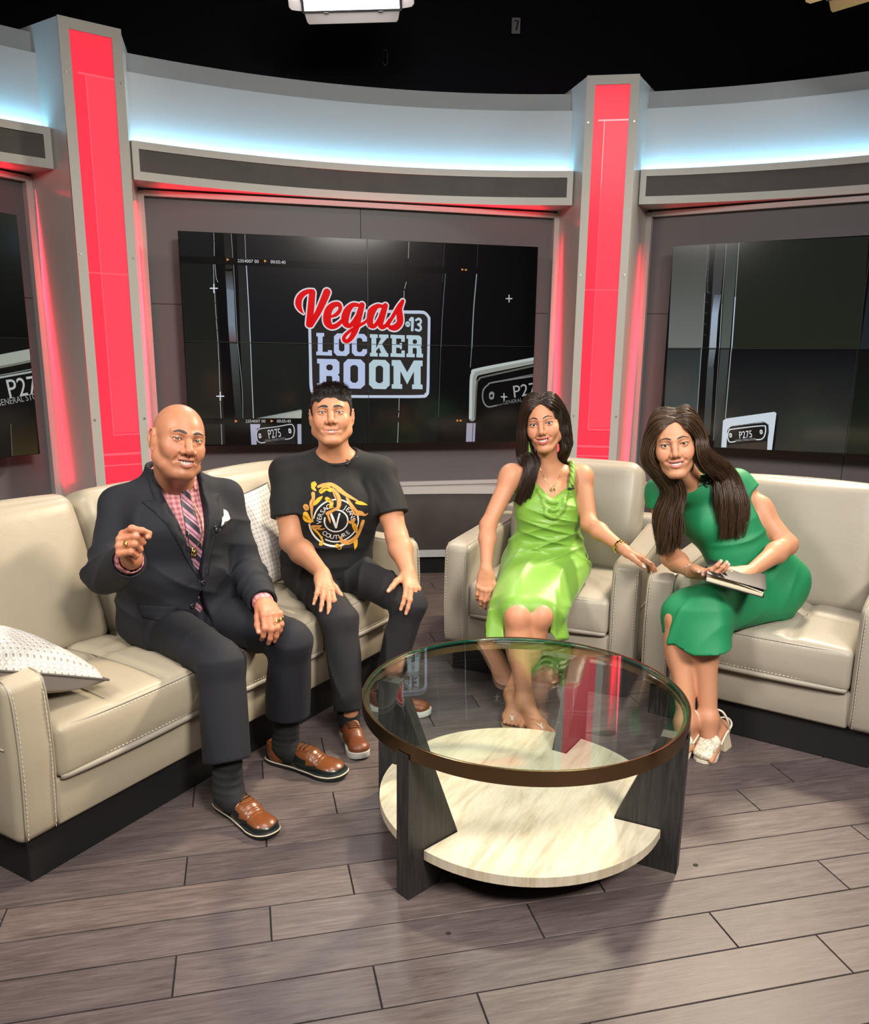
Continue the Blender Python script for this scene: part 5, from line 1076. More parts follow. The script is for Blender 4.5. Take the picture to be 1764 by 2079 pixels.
def face_parts(Fm, p, S, parent, iris, brow_col, M_, lash=1.0, browt=1.0, brow_arch=.0035, teeth=True, bw=1.0):
    sc = Fm.sc
    # eyes
    for s in (1, -1):
        e = Fm.w(s * EYE[0], EYE[1], EYE[2]); bm = bmesh.new(); bmesh.ops.create_uvsphere(bm, u_segments=24, v_segments=16, radius=.01235 * sc)
        cols = []
        look = unit(M_['look'] - e) if 'look' in M_ else Fm.d(0, 1, 0)
        rot = Vector((0, 0, 1)).rotation_difference(Vector(look)).to_matrix()
        V = []; 
        for v in bm.verts:
            a = math.acos(max(-1, min(1, v.co.z / (.01235 * sc))))
            cols.append((.012, .010, .010) if a < .17 else iris if a < .40 else tuple(np.array(iris) * .35) if a < .46 else (.62, .58, .56))
            v.co = rot @ v.co + Vector(e)
        V = [v.co[:] for v in bm.verts]; Fc = [tuple(v.index for v in f.verts) for f in bm.faces]; bm.free()
        mesh_obj('eye', V, Fc, M_['eye'], parent, True, colors=cols)
        # lash line
        xs = np.linspace(-.0140, .0148, 11); q_ = p['squint']
        up = [(s * (EYE[0] + x), 0, .0008 + .10 * x + .0052 * q_ * max(0, 1 - (x / .0142) ** 2) ** .8 + .0003) for x in xs]
        P = S.march(Fm.ws([(a, .125, c) for a, b, c in up]), Fm.d(0, -1, 0), 60, .12 * sc)
        P = P + Fm.d(0, 1, 0) * .0004; r = [(.0004 + .0008 * lash * (k / 10) ** .6) * sc for k in range(11)]
        mb = MB(); mb.tube(P, r, 5); mb.build('eyelashes', M_['brow'], parent, True)
        # brow
        xb = np.linspace(.010, .047, 12); zb = [.0195 + p['browz'] + brow_arch * sin(min(1, t * 1.25) * pi * .62) * 1.3 - .0045 * max(0, t - .62) ** 1.3 * 3 for t in np.linspace(0, 1, 12)]
        P = S.march(Fm.ws([(s * x, .13, z) for x, z in zip(xb, zb)]), Fm.d(0, -1, 0), 60, .12 * sc)
        mb = MB(); n = len(P); V = []; 
        th = [(.0036 * min(1, .55 + t * 2) * (1 - max(0, t - .35) ** 1.1 * 1.15)) * browt * sc for t in np.linspace(0, 1, 12)]
        top = [Fm.w(s * x, .13, z + t_ / sc) for x, z, t_ in zip(xb, zb, th)]; bot = [Fm.w(s * x, .13, z - t_ / sc) for x, z, t_ in zip(xb, zb, th)]
        T = S.march(top, Fm.d(0, -1, 0), 60, .12 * sc) + Fm.d(0, 1, 0) * .0004; Bq = S.march(bot, Fm.d(0, -1, 0), 60, .12 * sc) + Fm.d(0, 1, 0) * .0004; Cq = P + Fm.d(0, 1, 0) * .0016
        VV = np.vstack([T, Cq, Bq]); FF = [(i, i + 1, n + i + 1, n + i) for i in range(n - 1)] + [(n + i, n + i + 1, 2 * n + i + 1, 2 * n + i) for i in range(n - 1)]
        mesh_obj('eyebrow', VV, FF, M_['brow'], parent, True)
    if teeth and p['open'] > 0:
        zu, zl, yl, w = face_curves(p); mb = MB(); widths = [.0085, .0068, .0076, .0066, .0062]; x = 0; V = []
        for s in (1, -1):
            x = 0
            for k, wd in enumerate(widths):
                xm = x + wd / 2; x += wd
                if xm > w * 1.0: break
                y = yl(xm) - .0078; a = atan2(-30 * xm, 1); hgt = max(.004, zu(xm) - zl(xm) + .0042)
                zt = zu(xm) + .0022; Mx = Matrix.Rotation(-s * 30 * xm * .9, 3, 'Z')
                q, f = puffbox((wd * .97, .005, hgt), .0018, n=(3, 2, 3)); q = q @ np.array(Mx).T + (s * xm, y, zt - hgt / 2)
                mb.add(Fm.ws(q), f)
        mb.build('teeth', M_['teeth'], parent, True)

# ---- hands
def hand_joints(wr, fwd, palm, side, sc=1.0, curl=(.2, .25, .3, .3), spread=1.0, thumb=(.6, .2), bend=None, tw=None):
    """fwd: wrist->knuckles; palm: direction the palm faces; side: +1 right hand (thumb on the person's inner side), -1 left.
    curl: knuckle bend per finger or triples"""
    y = unit(fwd); z = -unit(np.array(palm, float) - y * (np.array(palm, float) @ y)); x = np.cross(y, z) * 1.0   # z: back of hand
    # thumb side: for a right hand held palm down and pointing away, the thumb is on the left (-x)
    ts = -side
    J = {}; base = np.array(wr, float)
    kx = [.027, .009, -.010, -.027]; ky = [.088, .092, .088, .080]; L = [(.044, .026, .021), (.048, .030, .022), (.045, .028, .022), (.035, .021, .019)]
    rad = [(.0098, .0085, .0074, .0062), (.0100, .0087, .0075, .0063), (.0095, .0082, .0072, .006), (.0085, .0073, .0063, .0054)]
    fg = []
    for i in range(4):
        k = base + (x * ts * kx[i] + y * ky[i] + z * (.002 - abs(kx[i]) * .12)) * sc
        c = curl[i]; c = (c, c * 1.15, c * .7) if np.isscalar(c) else c
        sp = (kx[i] / .027) * .11 * spread
        d0 = unit(y * cos(sp) + x * ts * sin(sp)); a = 0; P = [k]
        for l, cc in zip(L[i], c):
            a += cc; d = d0 * cos(a) - z * sin(a); P.append(P[-1] + d * l * sc)
        fg.append(list(zip(P, [r * sc for r in rad[i]])))
    t0 = base + (x * ts * .020 + y * .022 - z * .008) * sc
    op, dn = thumb[:2]
    d1 = unit(x * ts * sin(op) + y * cos(op) - z * dn); d2 = unit(x * ts * sin(op * .75) + y * cos(op * .75) - z * (dn + .05)); tb = thumb[2] if len(thumb) > 2 else 0.0
    d3 = unit(x * ts * sin(op * .45 - tb) + y * cos(op * .45 - tb) - z * (dn + .12))
    t1 = t0 + d1 * .044 * sc; t2 = t1 + d2 * .034 * sc; t3 = t2 + d3 * .026 * sc
    th = [(t0, .0150 * sc), (t1, .0118 * sc), (t2, .0102 * sc), (t3, .0076 * sc)]
    return dict(x=x, y=y, z=z, ts=ts, base=base, fingers=fg, thumb=th, sc=sc)
def add_hand(S, H):
    b, x, y, z, ts, sc = H['base'], H['x'], H['y'], H['z'], H['ts'], H['sc']
    S.flat(b, b + y * .03 * sc, (.024 * sc, .017 * sc), (.032 * sc, .0165 * sc), x, .02 * sc)
    for i, fg in enumerate(H['fingers']):
        k = fg[0][0]; w = b + (x * ts * [.016, .006, -.005, -.015][i] + y * .02) * sc
        S.cone(w, k - z * .002 * sc, .0135 * sc, .0122 * sc - .0008 * sc * i, .012 * sc)
        for (p, r), (q, r2) in zip(fg[:-1], fg[1:]): S.cone(p, q, r * 1.08, r2 * 1.06, .0045 * sc)
        S.ell(fg[0][0] + z * .003 * sc, np.array((.0095, .011, .008)) * sc, np.stack([x, y, z], 1), .006 * sc)
        S.ell(fg[1][0] + z * .0005, np.array((1, 1, 1)) * fg[1][1] * 1.01, None, .006 * sc)
    t = H['thumb']
    S.cone(b + (x * ts * .008 + y * .012) * sc, t[0][0], .016 * sc, .0155 * sc, .015 * sc)
    for (p, r), (q, r2) in zip(t[:-1], t[1:]): S.cone(p, q, r, r2, .006 * sc)
    S.ell(b + (x * ts * .016 + y * .045 - z * .010) * sc, np.array((.015, .028, .012)) * sc, np.stack([x, y, z], 1), .015 * sc)
    S.ell(b + (-x * ts * .020 + y * .045 - z * .009) * sc, np.array((.012, .030, .011)) * sc, np.stack([x, y, z], 1), .015 * sc)
def nail_color(H, V, C, col, amount=1.0):
    z = H['z']
    for fg in H['fingers'] + [H['thumb']]:
        p, r = fg[-1]; q = fg[-2][0]; d = unit(p - q); n = unit(z - d * (z @ d)) if fg is not H['thumb'] else unit(np.cross(d, np.cross(H['x'] * -H['ts'] + z * .8, d)) * 1.0)
        if fg is H['thumb']:
            n0 = H['z'] * .8 + H['x'] * H['ts'] * .45; n = unit(n0 - d * (n0 @ d))
        c = p + n * r * .8 + d * r * .15; m = (((V - c) @ d) / (r * 1.15)) ** 2 + (((V - c) @ np.cross(d, n)) / (r * .78)) ** 2 < 1
        m &= ((V - c) @ n) > -r * .45
        C[m] = C[m] * (1 - amount) + np.array(col) * amount
    return C
def nail_tips(H, parent, mt, L=.006):
    for fg in H['fingers'] + [H['thumb']]:
        p, r = fg[-1]; q = fg[-2][0]; d = unit(p - q); z = H['z']
        n0 = z if fg is not H['thumb'] else z * .8 + H['x'] * H['ts'] * .45; n = unit(n0 - d * (n0 @ d)); s = np.cross(d, n)
        V, F = puffbox((r * 1.25, r * 1.5 + L, .0016), .0007, n=(4, 5, 2)); u = V[:, 0] / (r * .62)
        V[:, 2] -= .25 * r * u * u; tpr = np.clip((V[:, 1]) / (r + L), 0, 1); V[:, 0] *= 1 - .35 * tpr ** 2
        W_ = p + np.outer(V[:, 0], s) + np.outer(V[:, 1] + r * .35, d) + np.outer(V[:, 2] + r * .72, n)
        mesh_obj('fingernail', W_, F, mt, parent, True)

# ---- flat pieces laid on a surface (lapels, ties, prints)
def drape(S, pts2, faces, frame, off, thick=0.0, start=.35, lift=None):
    """pts2: (x, z) in frame; cast along -y onto S, raised by off"""
    P = frame.ws([(x, start, z) for x, z in pts2]); d = frame.d(0, -1, 0)
    Q = S.march(P, d, 60, start * 2); N = S.grad(Q); N = N * .35 + frame.d(0, 1, 0) * .65
    bad = np.abs(S.ev(Q)) > .004; faces = [f for f in faces if not bad[list(f)].any()]
    if bad.any() and faces and thick:      # keep the largest connected patch
        par = list(range(len(Q)))
        def fd(i):
            while par[i] != i: par[i] = par[par[i]]; i = par[i]
            return i
        for f in faces:
            for a in f[1:]: par[fd(a)] = fd(f[0])
        r = [fd(f[0]) for f in faces]; top_ = max(set(r), key=r.count); faces = [f for f, q_ in zip(faces, r) if q_ == top_]
    o = off if lift is None else off + np.array(lift)[:, None]
    top = Q + N * o
    if not thick: return top, faces
    n = len(top); bot = top - N * thick
    cnt = {}
    for f in faces:
        for a, b in zip(f, f[1:] + f[:1]): cnt[(a, b)] = 1
    side = [(a, n + a, n + b, b) for (a, b) in cnt if (b, a) not in cnt]
    return np.vstack([top, bot]), list(faces) + [tuple(n + i for i in f[::-1]) for f in faces] + [(q[0], q[1], q[2], q[3]) for q in side]
def grid_poly(poly, step):
    """fill a polygon (x,z) with a regular triangulated patch"""
    bm = bmesh.new(); vs = [bm.verts.new((x, z, 0)) for x, z in poly]; bm.faces.new(vs)
    xs = [p[0] for p in poly]; zs = [p[1] for p in poly]
    for ax, lo, hi in ((0, min(xs), max(xs)), (1, min(zs), max(zs))):
        t = lo + step
        while t < hi:
            co = [0, 0, 0]; no = [0, 0, 0]; co[ax] = t; no[ax] = 1
            bmesh.ops.bisect_plane(bm, geom=bm.verts[:] + bm.edges[:] + bm.faces[:], plane_co=co, plane_no=no); t += step
    bm.normal_update()
    for f in bm.faces:
        if f.normal.z < 0: f.normal_flip()
    bm.verts.index_update()
    V = [(v.co.x, v.co.y) for v in bm.verts]; F = [tuple(v.index for v in f.verts) for f in bm.faces]; bm.free(); return V, F

# ================================================================ PEOPLE
M_skin = {}
def skin_mat(name, rough=.42):
    m = mat(name, (.5, .3, .2), rough, sss=.12, spec=.38); t = NT(m); ca = t.n('ShaderNodeVertexColor'); ca.layer_name = 'Col'
    n = t.noise(t.coord('Object'), 90, 3); t.base(t.mix(ca.outputs[0], t.mix(ca.outputs[0], (1.10, 1.0, .98), 1.0, 'MULTIPLY'), n)); t.bump(n, .06, .001); return m
M_skinA = skin_mat('brown_skin', .44); M_skinB = skin_mat('tan_skin', .50)
M_eye = mat('eyeball', (.8, .8, .8), .12); _t = NT(M_eye); _c = _t.n('ShaderNodeVertexColor'); _c.layer_name = 'Col'; _t.base(_c.outputs[0])
M_teeth = mat('teeth', (.74, .71, .64), .22)
M_browdk = mat('dark_brow_hair', (.018, .013, .011), .6)
M_gold = mat('polished_gold', (.83, .60, .20), .18, 1.0)
M_micb = mat('black_microphone', (.012, .012, .013), .35)
LOOK = A3(0, 0, CAM_Z)
def cloth_mat(name, c, rough=.8, bump=.15, scale=700, sheen=.0, var=.18):
    m = mat(name, c, rough, sheen=sheen); t = NT(m); v = t.coord('Object'); n = t.noise(v, 9, 4); f = t.noise(v, scale, 1)
    t.base(t.mix(tuple(x * (1 - var) for x in c), tuple(x * (1 + var) for x in c), n)); t.bump(f, bump, .0006); return m
def creases(S, c, R, amp, dirv, freq, warp=None, seed=0.0, sharp=1.0, k2=13.0):
    """soft cloth folds across dirv, fading out at R from c"""
    c = np.array(c, F32); d = unit(dirv).astype(F32); w = unit(warp if warp is not None else np.cross(d, (0.3, .5, .8))).astype(F32)
    def f(P):
        q = P - c; r2 = np.einsum('ij,ij->i', q, q) / (R * R); fall = np.clip(1 - r2, 0, 1) ** 1.5
        a = freq * (q @ d) + 1.5 * np.sin(k2 * (q @ w) + seed) + .9 * np.sin(k2 * 2.1 * (q @ d) + seed * 2.3)
        v = .45 - 1.75 * (1 - np.abs(np.sin(.5 * (a + seed)))) ** 1.7; return (amp * 1.35 * fall * v).astype(F32)
    return S.disp(f, c, R)
def lapel_mic(parent, p, n, d, wire=None):
    """clip-on microphone: p point on the cloth, n outwards, d along the clip"""
    p = np.array(p, float); n = unit(n); d = unit(np.array(d, float) - n * (np.array(d, float) @ n)); e = np.cross(n, d)
    mb = MB(); mb.tube([p + n * .006 - d * .011, p + n * .007 + d * .009], [.0035, .0045], 8); mb.tube([p + n * .0075 + d * .009, p + n * .0075 + d * .016], [.0052, .0040], 8)
    mb.tube([p + n * .003 - d * .010, p + n * .004 - e * .012 - d * .006, p + n * .004 - e * .016], .0018, 6)
    if wire is not None: mb.tube(catmull([p + n * .004 - d * .010] + [np.array(w) for w in wire], 4), .0011, 5)
    return mb.build('lapel_microphone', M_micb, parent, True)
def ring(parent, H, fi, mt, big=True):
    (a, r), (b, r2) = H['fingers'][fi][0], H['fingers'][fi][1]; c = a + (b - a) * .58; w = unit(b - a); n = unit(H['z'] - w * (H['z'] @ w)); s = np.cross(w, n)
    rr = r * 1.02
    mb = MB(); mb.tube([c + (n * cos(t) + s * sin(t)) * rr for t in np.linspace(0, 2 * pi, 17)[:-1]], .0017, 6, closed=True)
    if big:
        V, F = puffbox((.013, .012, .005), .002, n=(4, 4, 3)); mb.add(c + np.outer(V[:, 0], s) + np.outer(V[:, 1], w) + np.outer(V[:, 2] + rr + .002, n), F)
        V, F = puffbox((.0085, .0075, .003), .0012, n=(3, 3, 2)); mb.add(c + np.outer(V[:, 0], s) + np.outer(V[:, 1], w) + np.outer(V[:, 2] + rr + .0048, n), F)
    return mb.build('gold_ring', mt, parent, True)

def shoe(parent, heel, toe, style, lean=0.0):
    """heel, toe: floor points (x, y)"""
    h = A3(*heel, 0); t = A3(*toe, 0); L = np.linalg.norm(t - h); y = unit(t - h); z = A3(0, 0, 1); x = np.cross(y, z)
    R = np.stack([x, y, z], 1); k = L / .295
    W = lambda *p: h + R @ (A3(*p) * k)
    outline = [(0, -.0), (.026, .006), (.036, .035), (.036, .08), (.034, .13), (.042, .185), (.048, .22), (.044, .262), (.026, .290), (0, .297), (-.026, .288), (-.044, .258), (-.048, .215), (-.041, .18), (-.032, .13), (-.034, .08), (-.035, .035), (-.026, .006)]
    oc = catmull([A3(a, b, 0) for a, b in outline] + [A3(0, 0, 0)], 4)[:-1]
    sole_t = .030 if style['sneaker'] else .018
    def sole(name, z0, z1, g0, g1, m, par):
        n = len(oc); c = A3(0, .148, 0); V = []
        for zz, g in ((z0, g0), ((z0 + z1) / 2, (g0 + g1) / 2 + .0012), (z1, g1)):
            for q in oc:
                u = unit(q - c) * g; V.append(W(q[0] + u[0], q[1] + u[1], zz + (.010 * max(0, (q[1] - .22) / .075) ** 2 if z0 >= 0 else 0)))
        F = [tuple(range(n))[::-1], tuple(range(2 * n, 3 * n))]
        for a in (0, n):
            F += [(a + i, a + (i + 1) % n, a + n + (i + 1) % n, a + n + i) for i in range(n)]
        return mesh_obj(name, V, F, m, par, False)
    root = parent
    S = Sdf(); P = lambda *q: W(*q)
    s0 = sole_t - .004
    S.ell(P(0, .045, s0 + .030), A3(.036, .045, .048) * k, R, 0); S.flat(P(0, .06, s0 + .028), P(.002, .16, s0 + .022), A3(.034, .040) * k, A3(.038, .036) * k, x, .03 * k)
    S.flat(P(0, .15, s0 + .024), P(-.001, .252, s0 + .010), A3(.039, .034) * k, A3(.040, .022) * k, x, .03 * k); S.ell(P(-.001, .250, s0 + .012), A3(.041, .042, .023) * k, R, .02 * k)
    S.flat(P(0, .055, s0 + .03), P(0, .035, s0 + .095), A3(.032, .042) * k, A3(.034, .044) * k, x, .03 * k)
    S.flat(P(0, .085, s0 + .045), P(0, .17, s0 + .032), A3(.024, .030) * k, A3(.026, .020) * k, x, .02 * k)
    top = .086 if not style['sneaker'] else .092
    S.plane(P(0, .03, s0 + top * .78), R @ A3(0, -.30, 1), .004, 's'); S.plane(P(0, 0, s0), A3(0, 0, -1), .002, 's')
    S.flat(P(0, .052, s0 + .04), P(0, .030, s0 + .12), A3(.026, .036) * k, A3(.028, .038) * k, x, .004, 's')
    if style.get('creases'): creases(S, P(0, .19, s0 + .03), .045, .0016, y, 420, x, 1.3)
    lo = np.minimum(h, t) - .08; hi = np.maximum(h, t) + .08; lo[2] = -.01; hi[2] = .16
    def uv(V): q = ((V - h) @ R) / k; return q[:, :2]
    def colr(V):
        q = ((V - h) @ R) / k; C = np.tile(style['upper'], (len(V), 1)).astype(float)
        if not style['sneaker']:
            zz = q[:, 2] - s0; edge = .030 + .014 * np.cos((q[:, 1] - .15) * 12); m = (zz < np.where(q[:, 1] > .21, .022, .026 + .0 * zz)) & (q[:, 1] > .085)
            arch = (np.abs(q[:, 0]) > .021) & (q[:, 1] > .070 + zz * .6) & (q[:, 1] < .175) & (zz < .054 - .22 * np.maximum(q[:, 1] - .11, 0)); tip = (q[:, 1] > .268) & (zz < .024)
            C[(m | arch | tip)] = style['dark']
        return C
    um = mat('shoe_leather', (.3, .1, .04), style['rough'], spec=.5, coat=style['coat']); tt = NT(um); ca = tt.n('ShaderNodeVertexColor'); ca.layer_name = 'Col'; n_ = tt.noise(tt.coord('Object'), 45, 4); tt.base(tt.mix(tt.mix(ca.outputs[0], (.72, .70, .7), 1.0, 'MULTIPLY'), ca.outputs[0], n_))
    up = sdf_obj('shoe', S, lo, hi, .0042, um, root, [(P(0, .15, .03), .19)], colr, uv)
    if style['sneaker']: sole('sole', 0.0, .030 * k, .003, .003, style['solem'], up)
    else:
        sole('sole', 0.0, .013 * k, .003, .006, style['solem'], up); sole('welt', .0125 * k, .0165 * k, .007, .007, style['weltm'], up); sole('sole', .016 * k, .021 * k, .004, .003, style['solem'], up)
    mb = MB()
    for i in range(5 if style['sneaker'] else 4):
        yy = .105 + i * .015
        for sg in (1, -1) if style['sneaker'] else (1,):
            pts = [(-.021, yy - .004 * sg), (-.010, yy + .002 * sg), (0, yy + .004), (.010, yy + .002), (.021, yy - .004 + .008 * (sg > 0))]
            Q = S.march([P(a, b, .2) for a, b in pts], A3(0, 0, -1), 50, .25); mb.tube(Q + A3(0, 0, .0022), .0025 * k, 5)
    for sg in (1, -1):
        Q = S.march([P(a * sg, b, .2) for a, b in ((0, .105), (.014, .096), (.026, .108), (.024, .125))], A3(0, 0, -1), 50, .25); mb.tube(catmull(Q + A3(0, 0, .0025), 4), .0022 * k, 5)
    tag(mb.build('laces', style['lacem'], up, True), kind='stuff')
    if style['sneaker']:
        mb = MB()
        for i in range(5):
            for sg in (1, -1):
                q = S.march([P(sg * .0235, .105 + i * .015, .2)], A3(0, 0, -1), 50, .25)[0]; mb.tube([q, q + A3(0, 0, .002)], .0026, 8)
        tag(mb.build('eyelets', M_steel, up), kind='stuff')
    else:
        sq = []
        Q = S.march([P(a, b, .2) for a, b in ((-.030, .092), (-.027, .13), (-.022, .165), (0, .172), (.022, .165), (.027, .13), (.030, .092))], A3(0, 0, -1), 50, .25)
        mb = MB(); mb.tube(catmull(Q, 4), .0012, 5); mb.build('seam', M_browdk, up, True)
    return up

# ---------------------------------------------------------------- hair strands
def strands(name, paths, rad0, rad1, mt, parent):
    """paths: list of (n,3) arrays -> one hair object of real strands"""
    hc = bpy.data.hair_curves.new(name); hc.add_curves([len(p) for p in paths])
    P = np.concatenate(paths).astype(np.float32); hc.points.foreach_set('position', P.ravel())
    r = np.concatenate([np.linspace(rad0, rad1, len(p)) for p in paths]).astype(np.float32)
    at = hc.attributes.get('radius') or hc.attributes.new('radius', 'FLOAT', 'POINT'); at.data.foreach_set('value', r)
    hc.materials.append(mt); o = bpy.data.objects.new(name, hc); return link(o, parent)
def hair_mat(name, c0, c1, rough=.38):
    m = mat(name, c0, rough, spec=.5); t = NT(m); hi = t.n('ShaderNodeHairInfo'); t.base(t.ramp(hi.outputs['Random'], [(0, c0), (1, c1)])); return m

# ---------------------------------------------------------------- the bald man in the navy suit
def man_navy():
    root = empty('person', (0, 0, 0)); tag(root, 'bald man in navy suit and pink tie raising a ringed fist on the sofa', 'person')
    J = dict(neck=A3(-.860, 2.630, .968), shR=A3(-1.005, 2.525, .905), shL=A3(-.724, 2.755, .897), pelv=A3(-.892, 2.662, .500),
             hipR=A3(-.955, 2.60, .495), hipL=A3(-.822, 2.715, .495), knR=A3(-.642, 2.307, .455), knL=A3(-.460, 2.464, .472), anR=A3(-.615, 2.215, .10), anL=A3(-.50, 2.53, .10),
             elR=A3(-.986, 2.331, .719), wrR=A3(-.835, 2.163, .813), elL=A3(-.648, 2.70, .640), wrL=A3(-.552, 2.494, .590))
    lat = unit((J['shL'] - J['shR']) * A3(1, 1, 0)); fw = np.cross(lat, A3(0, 0, 1)); fw = unit(fw); up = A3(0, 0, 1)
    skin = A3(.43, .195, .108)
    p = dict(HP, jaw=1.0, smile=.0280, open=.0118, lipr=1.0, nose=1.12, nosew=1.28, squint=.62, bag=1.3, fold=1.5, jowl=.85, cheek=1.06, wide=1.0, ear=1.12, lift=.0072, chin=1.1, brow=1.05)
    Fm = head_frame((-.810, 2.552, 1.100), (.60, -.80), .10, -.19, 1.0)
    HR = hand_joints(J['wrR'], (-.02, -.72, .66), (.96, -.12, .10), 1, 1.0, ((.85, 1.05, .35), (1.25, 1.55, .9), (1.30, 1.6, .9), (1.30, 1.55, .8)), .4, (.25, .75, 1.1))
    HL = hand_joints(J['wrL'] + A3(.008, -.012, .004), (.42, -.80, -.18), (-.05, -.20, -1), -1, 1.0, ((.75, .85, .5), (.70, .75, .45), (.70, .75, .4), (.75, .8, .4)), .5, (.35, .35, .1))
    B = Sdf(); add_head(B, Fm, p)
    B.cone(Fm.w(0, -.030, -.06), J['neck'] - up * .03, .060, .066, .03); B.ell(Fm.w(0, .030, -.100), (.036, .036, .024), Fm.R, .03); B.cone(Fm.w(0, .015, -.095), J['neck'] + fw * .02 - up * .02, .036, .046, .03)
    ch = (J['shR'] + J['shL']) / 2 - up * .11 + fw * .02
    B.flat(J['pelv'], ch - fw * .03, (.140, .095), (.135, .075), lat, .03); B.flat(ch - fw * .03, J['neck'] - up * .06 - fw * .01, (.13, .07), (.07, .05), lat, .05)
    for s in 'RL':
        B.cone(J['neck'] - up * .05, J['sh' + s] - up * .02, .04, .042, .03); B.cone(J['sh' + s], J['el' + s], .050, .042, .02); B.cone(J['el' + s], J['wr' + s], .040, .027, .015)
        B.cone(J['hip' + s], J['kn' + s], .075, .052, .03); B.cone(J['kn' + s], J['an' + s], .050, .034, .02)
    B.cone(J['anR'] - up * .03, (-.54, 2.14, .035), .030, .016, .01); B.cone(J['anL'] - up * .03, (-.37, 2.465, .035), .030, .016, .01)
    add_hand(B, HR); add_hand(B, HL)
    def col(V):
        C = np.tile(skin, (len(V), 1)).astype(float); head_color(Fm, p, skin, (.40, .14, .11), V, C)
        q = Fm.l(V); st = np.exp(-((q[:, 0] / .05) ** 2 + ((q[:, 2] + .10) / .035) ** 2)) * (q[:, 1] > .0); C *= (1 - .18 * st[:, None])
        for H in (HR, HL):
            d = np.linalg.norm(V - H['base'], axis=1); C[d < .22] *= A3(1.10, 1.02, 1.0); nail_color(H, V, C, (.60, .36, .28), .7)
        return C
    body = sdf_obj('body', B, (-1.2, 2.0, -.02), (-.2, 2.95, 1.26), .0058, M_skinA, root,
                   [(Fm.o, .17), (HR['base'] + HR['y'] * .07, .13), (HL['base'] + HL['y'] * .07, .13), (Fm.w(0, .08, -.02), .10)], col)
    tag(body, 'brown skin, bald head and hands')
    face_parts(Fm, p, B, root, (.045, .022, .012), None, dict(eye=M_eye, brow=M_browdk, teeth=M_teeth, look=A3(.2, 0, 1.35)), .6, 1.25, .0045)
    # suit cloth
    navy = A3(.0036, .0046, .0098)
    M_suit = cloth_mat('navy_windowpane_wool', tuple(navy), .8, .2, 900, 0); t = NT(M_suit)
    M_shirt = mat('pink_gingham_cotton', (.6, .3, .3), .8); t = NT(M_shirt); v = t.coord('UV', (62, 62, 1)); sx = t.n('ShaderNodeSeparateXYZ'); t.l(v, sx.inputs[0])
    g1 = t.math('GREATER_THAN', t.math('FRACT', sx.outputs[0]), .5); g2 = t.math('GREATER_THAN', t.math('FRACT', sx.outputs[1]), .5)
    gg = t.math('MULTIPLY', t.math('ADD', g1, g2), .5); t.base(t.mix((.66, .33, .34), (.36, .10, .13), gg))
    TF = Frame(ch + fw * .0, fw); JB = Sdf()
    # jacket
    b0 = J['pelv'] + up * .17 + fw * .030; c0 = ch + up * .02 + fw * .01
    JB.flat(b0, c0, (.190, .152), (.182, .122), lat, .03); JB.flat(J['pelv'] + fw * .01 - up * .01, b0, (.190, .150), (.195, .158), lat, .04, 'u', .5)
    JB.flat(c0, (J['neck'] - up * .060), (.178, .116), (.095, .078), lat, .05)
    for s in 'RL':
        JB.cone(J['neck'] - up * .012 - fw * .012, J['sh' + s] - up * .006, .056, .050, .05)
        JB.cone(J['sh' + s] - up * .012, J['el' + s], .057, .053, .035)
    JB.cone(J['neck'] - up * .06 - fw * .012, J['neck'] + up * .036 - fw * .016, .088, .0790, .03)
    wR = J['wrR'] - (J['wrR'] - J['elR']) * .16; wL = J['wrL'] - (J['wrL'] - J['elL']) * .04
    JB.cone(J['elR'], wR + (J['wrR'] - J['elR']) * .2, .060, .049, .02); JB.cone(J['elL'], wL + (J['wrL'] - J['elL']) * .2, .057, .047, .02)
    # jacket skirts lying over the thighs
    for s, sg in (('R', 1), ('L', -1)):
        q = J['hip' + s] + (J['kn' + s] - J['hip' + s]) * (.30 if s == 'R' else .34); JB.flat(J['hip' + s] + up * .01, q, (.112, .100), (.098, .088), lat, .05, 'u', .4)
    creases(JB, J['elR'], .17, .0065, J['sh' + 'R'] - J['elR'] + A3(0, 0, .0), 85, None, .4, .8); creases(JB, J['elL'] + (J['wrL'] - J['elL']) * .35, .16, .0075, J['wrL'] - J['elL'], 95, None, 1.7, .8)
    creases(JB, J['shL'] * .5 + J['elL'] * .5, .13, .0035, (0, .3, 1), 70, None, 2.2); creases(JB, b0 + fw * .15, .17, .0035, (.5, .35, .8), 62, None, .8)
    creases(JB, J['hipR'] + A3(-.02, -.03, .1), .16, .005, (.2, .2, 1), 50, None, 3.1)
    # openings: V for the shirt, inverted V below the button
    btn = TF.l(np.array([ -.735, 2.44, .700]))
    bx_, bz = -.012, -.150
    def wedge(poly, y0):
        P2 = np.array(poly, float); n = len(P2)
        if sum(P2[i - 1][0] * P2[i][1] - P2[i][0] * P2[i - 1][1] for i in range(n)) < 0: P2 = P2[::-1]
        def f(P):
            q = TF.l(P); x, z = q[:, 0], q[:, 2]; d = np.full(len(P), -9., F32); 
            for i in range(n):
                a, b = P2[i], P2[(i + 1) % n]; e = unit(b - a); nn = A3(e[1], -e[0], 0)[:2]; d = np.maximum(d, (x - a[0]) * nn[0] + (z - a[1]) * nn[1])
            return np.maximum(d, y0 - q[:, 1])
        return f
    JB.add(wedge([(bx_, bz), (-.056, .10), (-.068, .18), (-.066, .33), (.070, .33), (.072, .18), (.060, .10)], .02), TF.w(0, .08, .03), .26, .003, 's')
    JB.add(wedge([(bx_ - .002, bz - .02), (.030, bz - .16), (-.050, bz - .16)][::1], .05), TF.w(0, .1, bz - .09), .16, .006, 's')
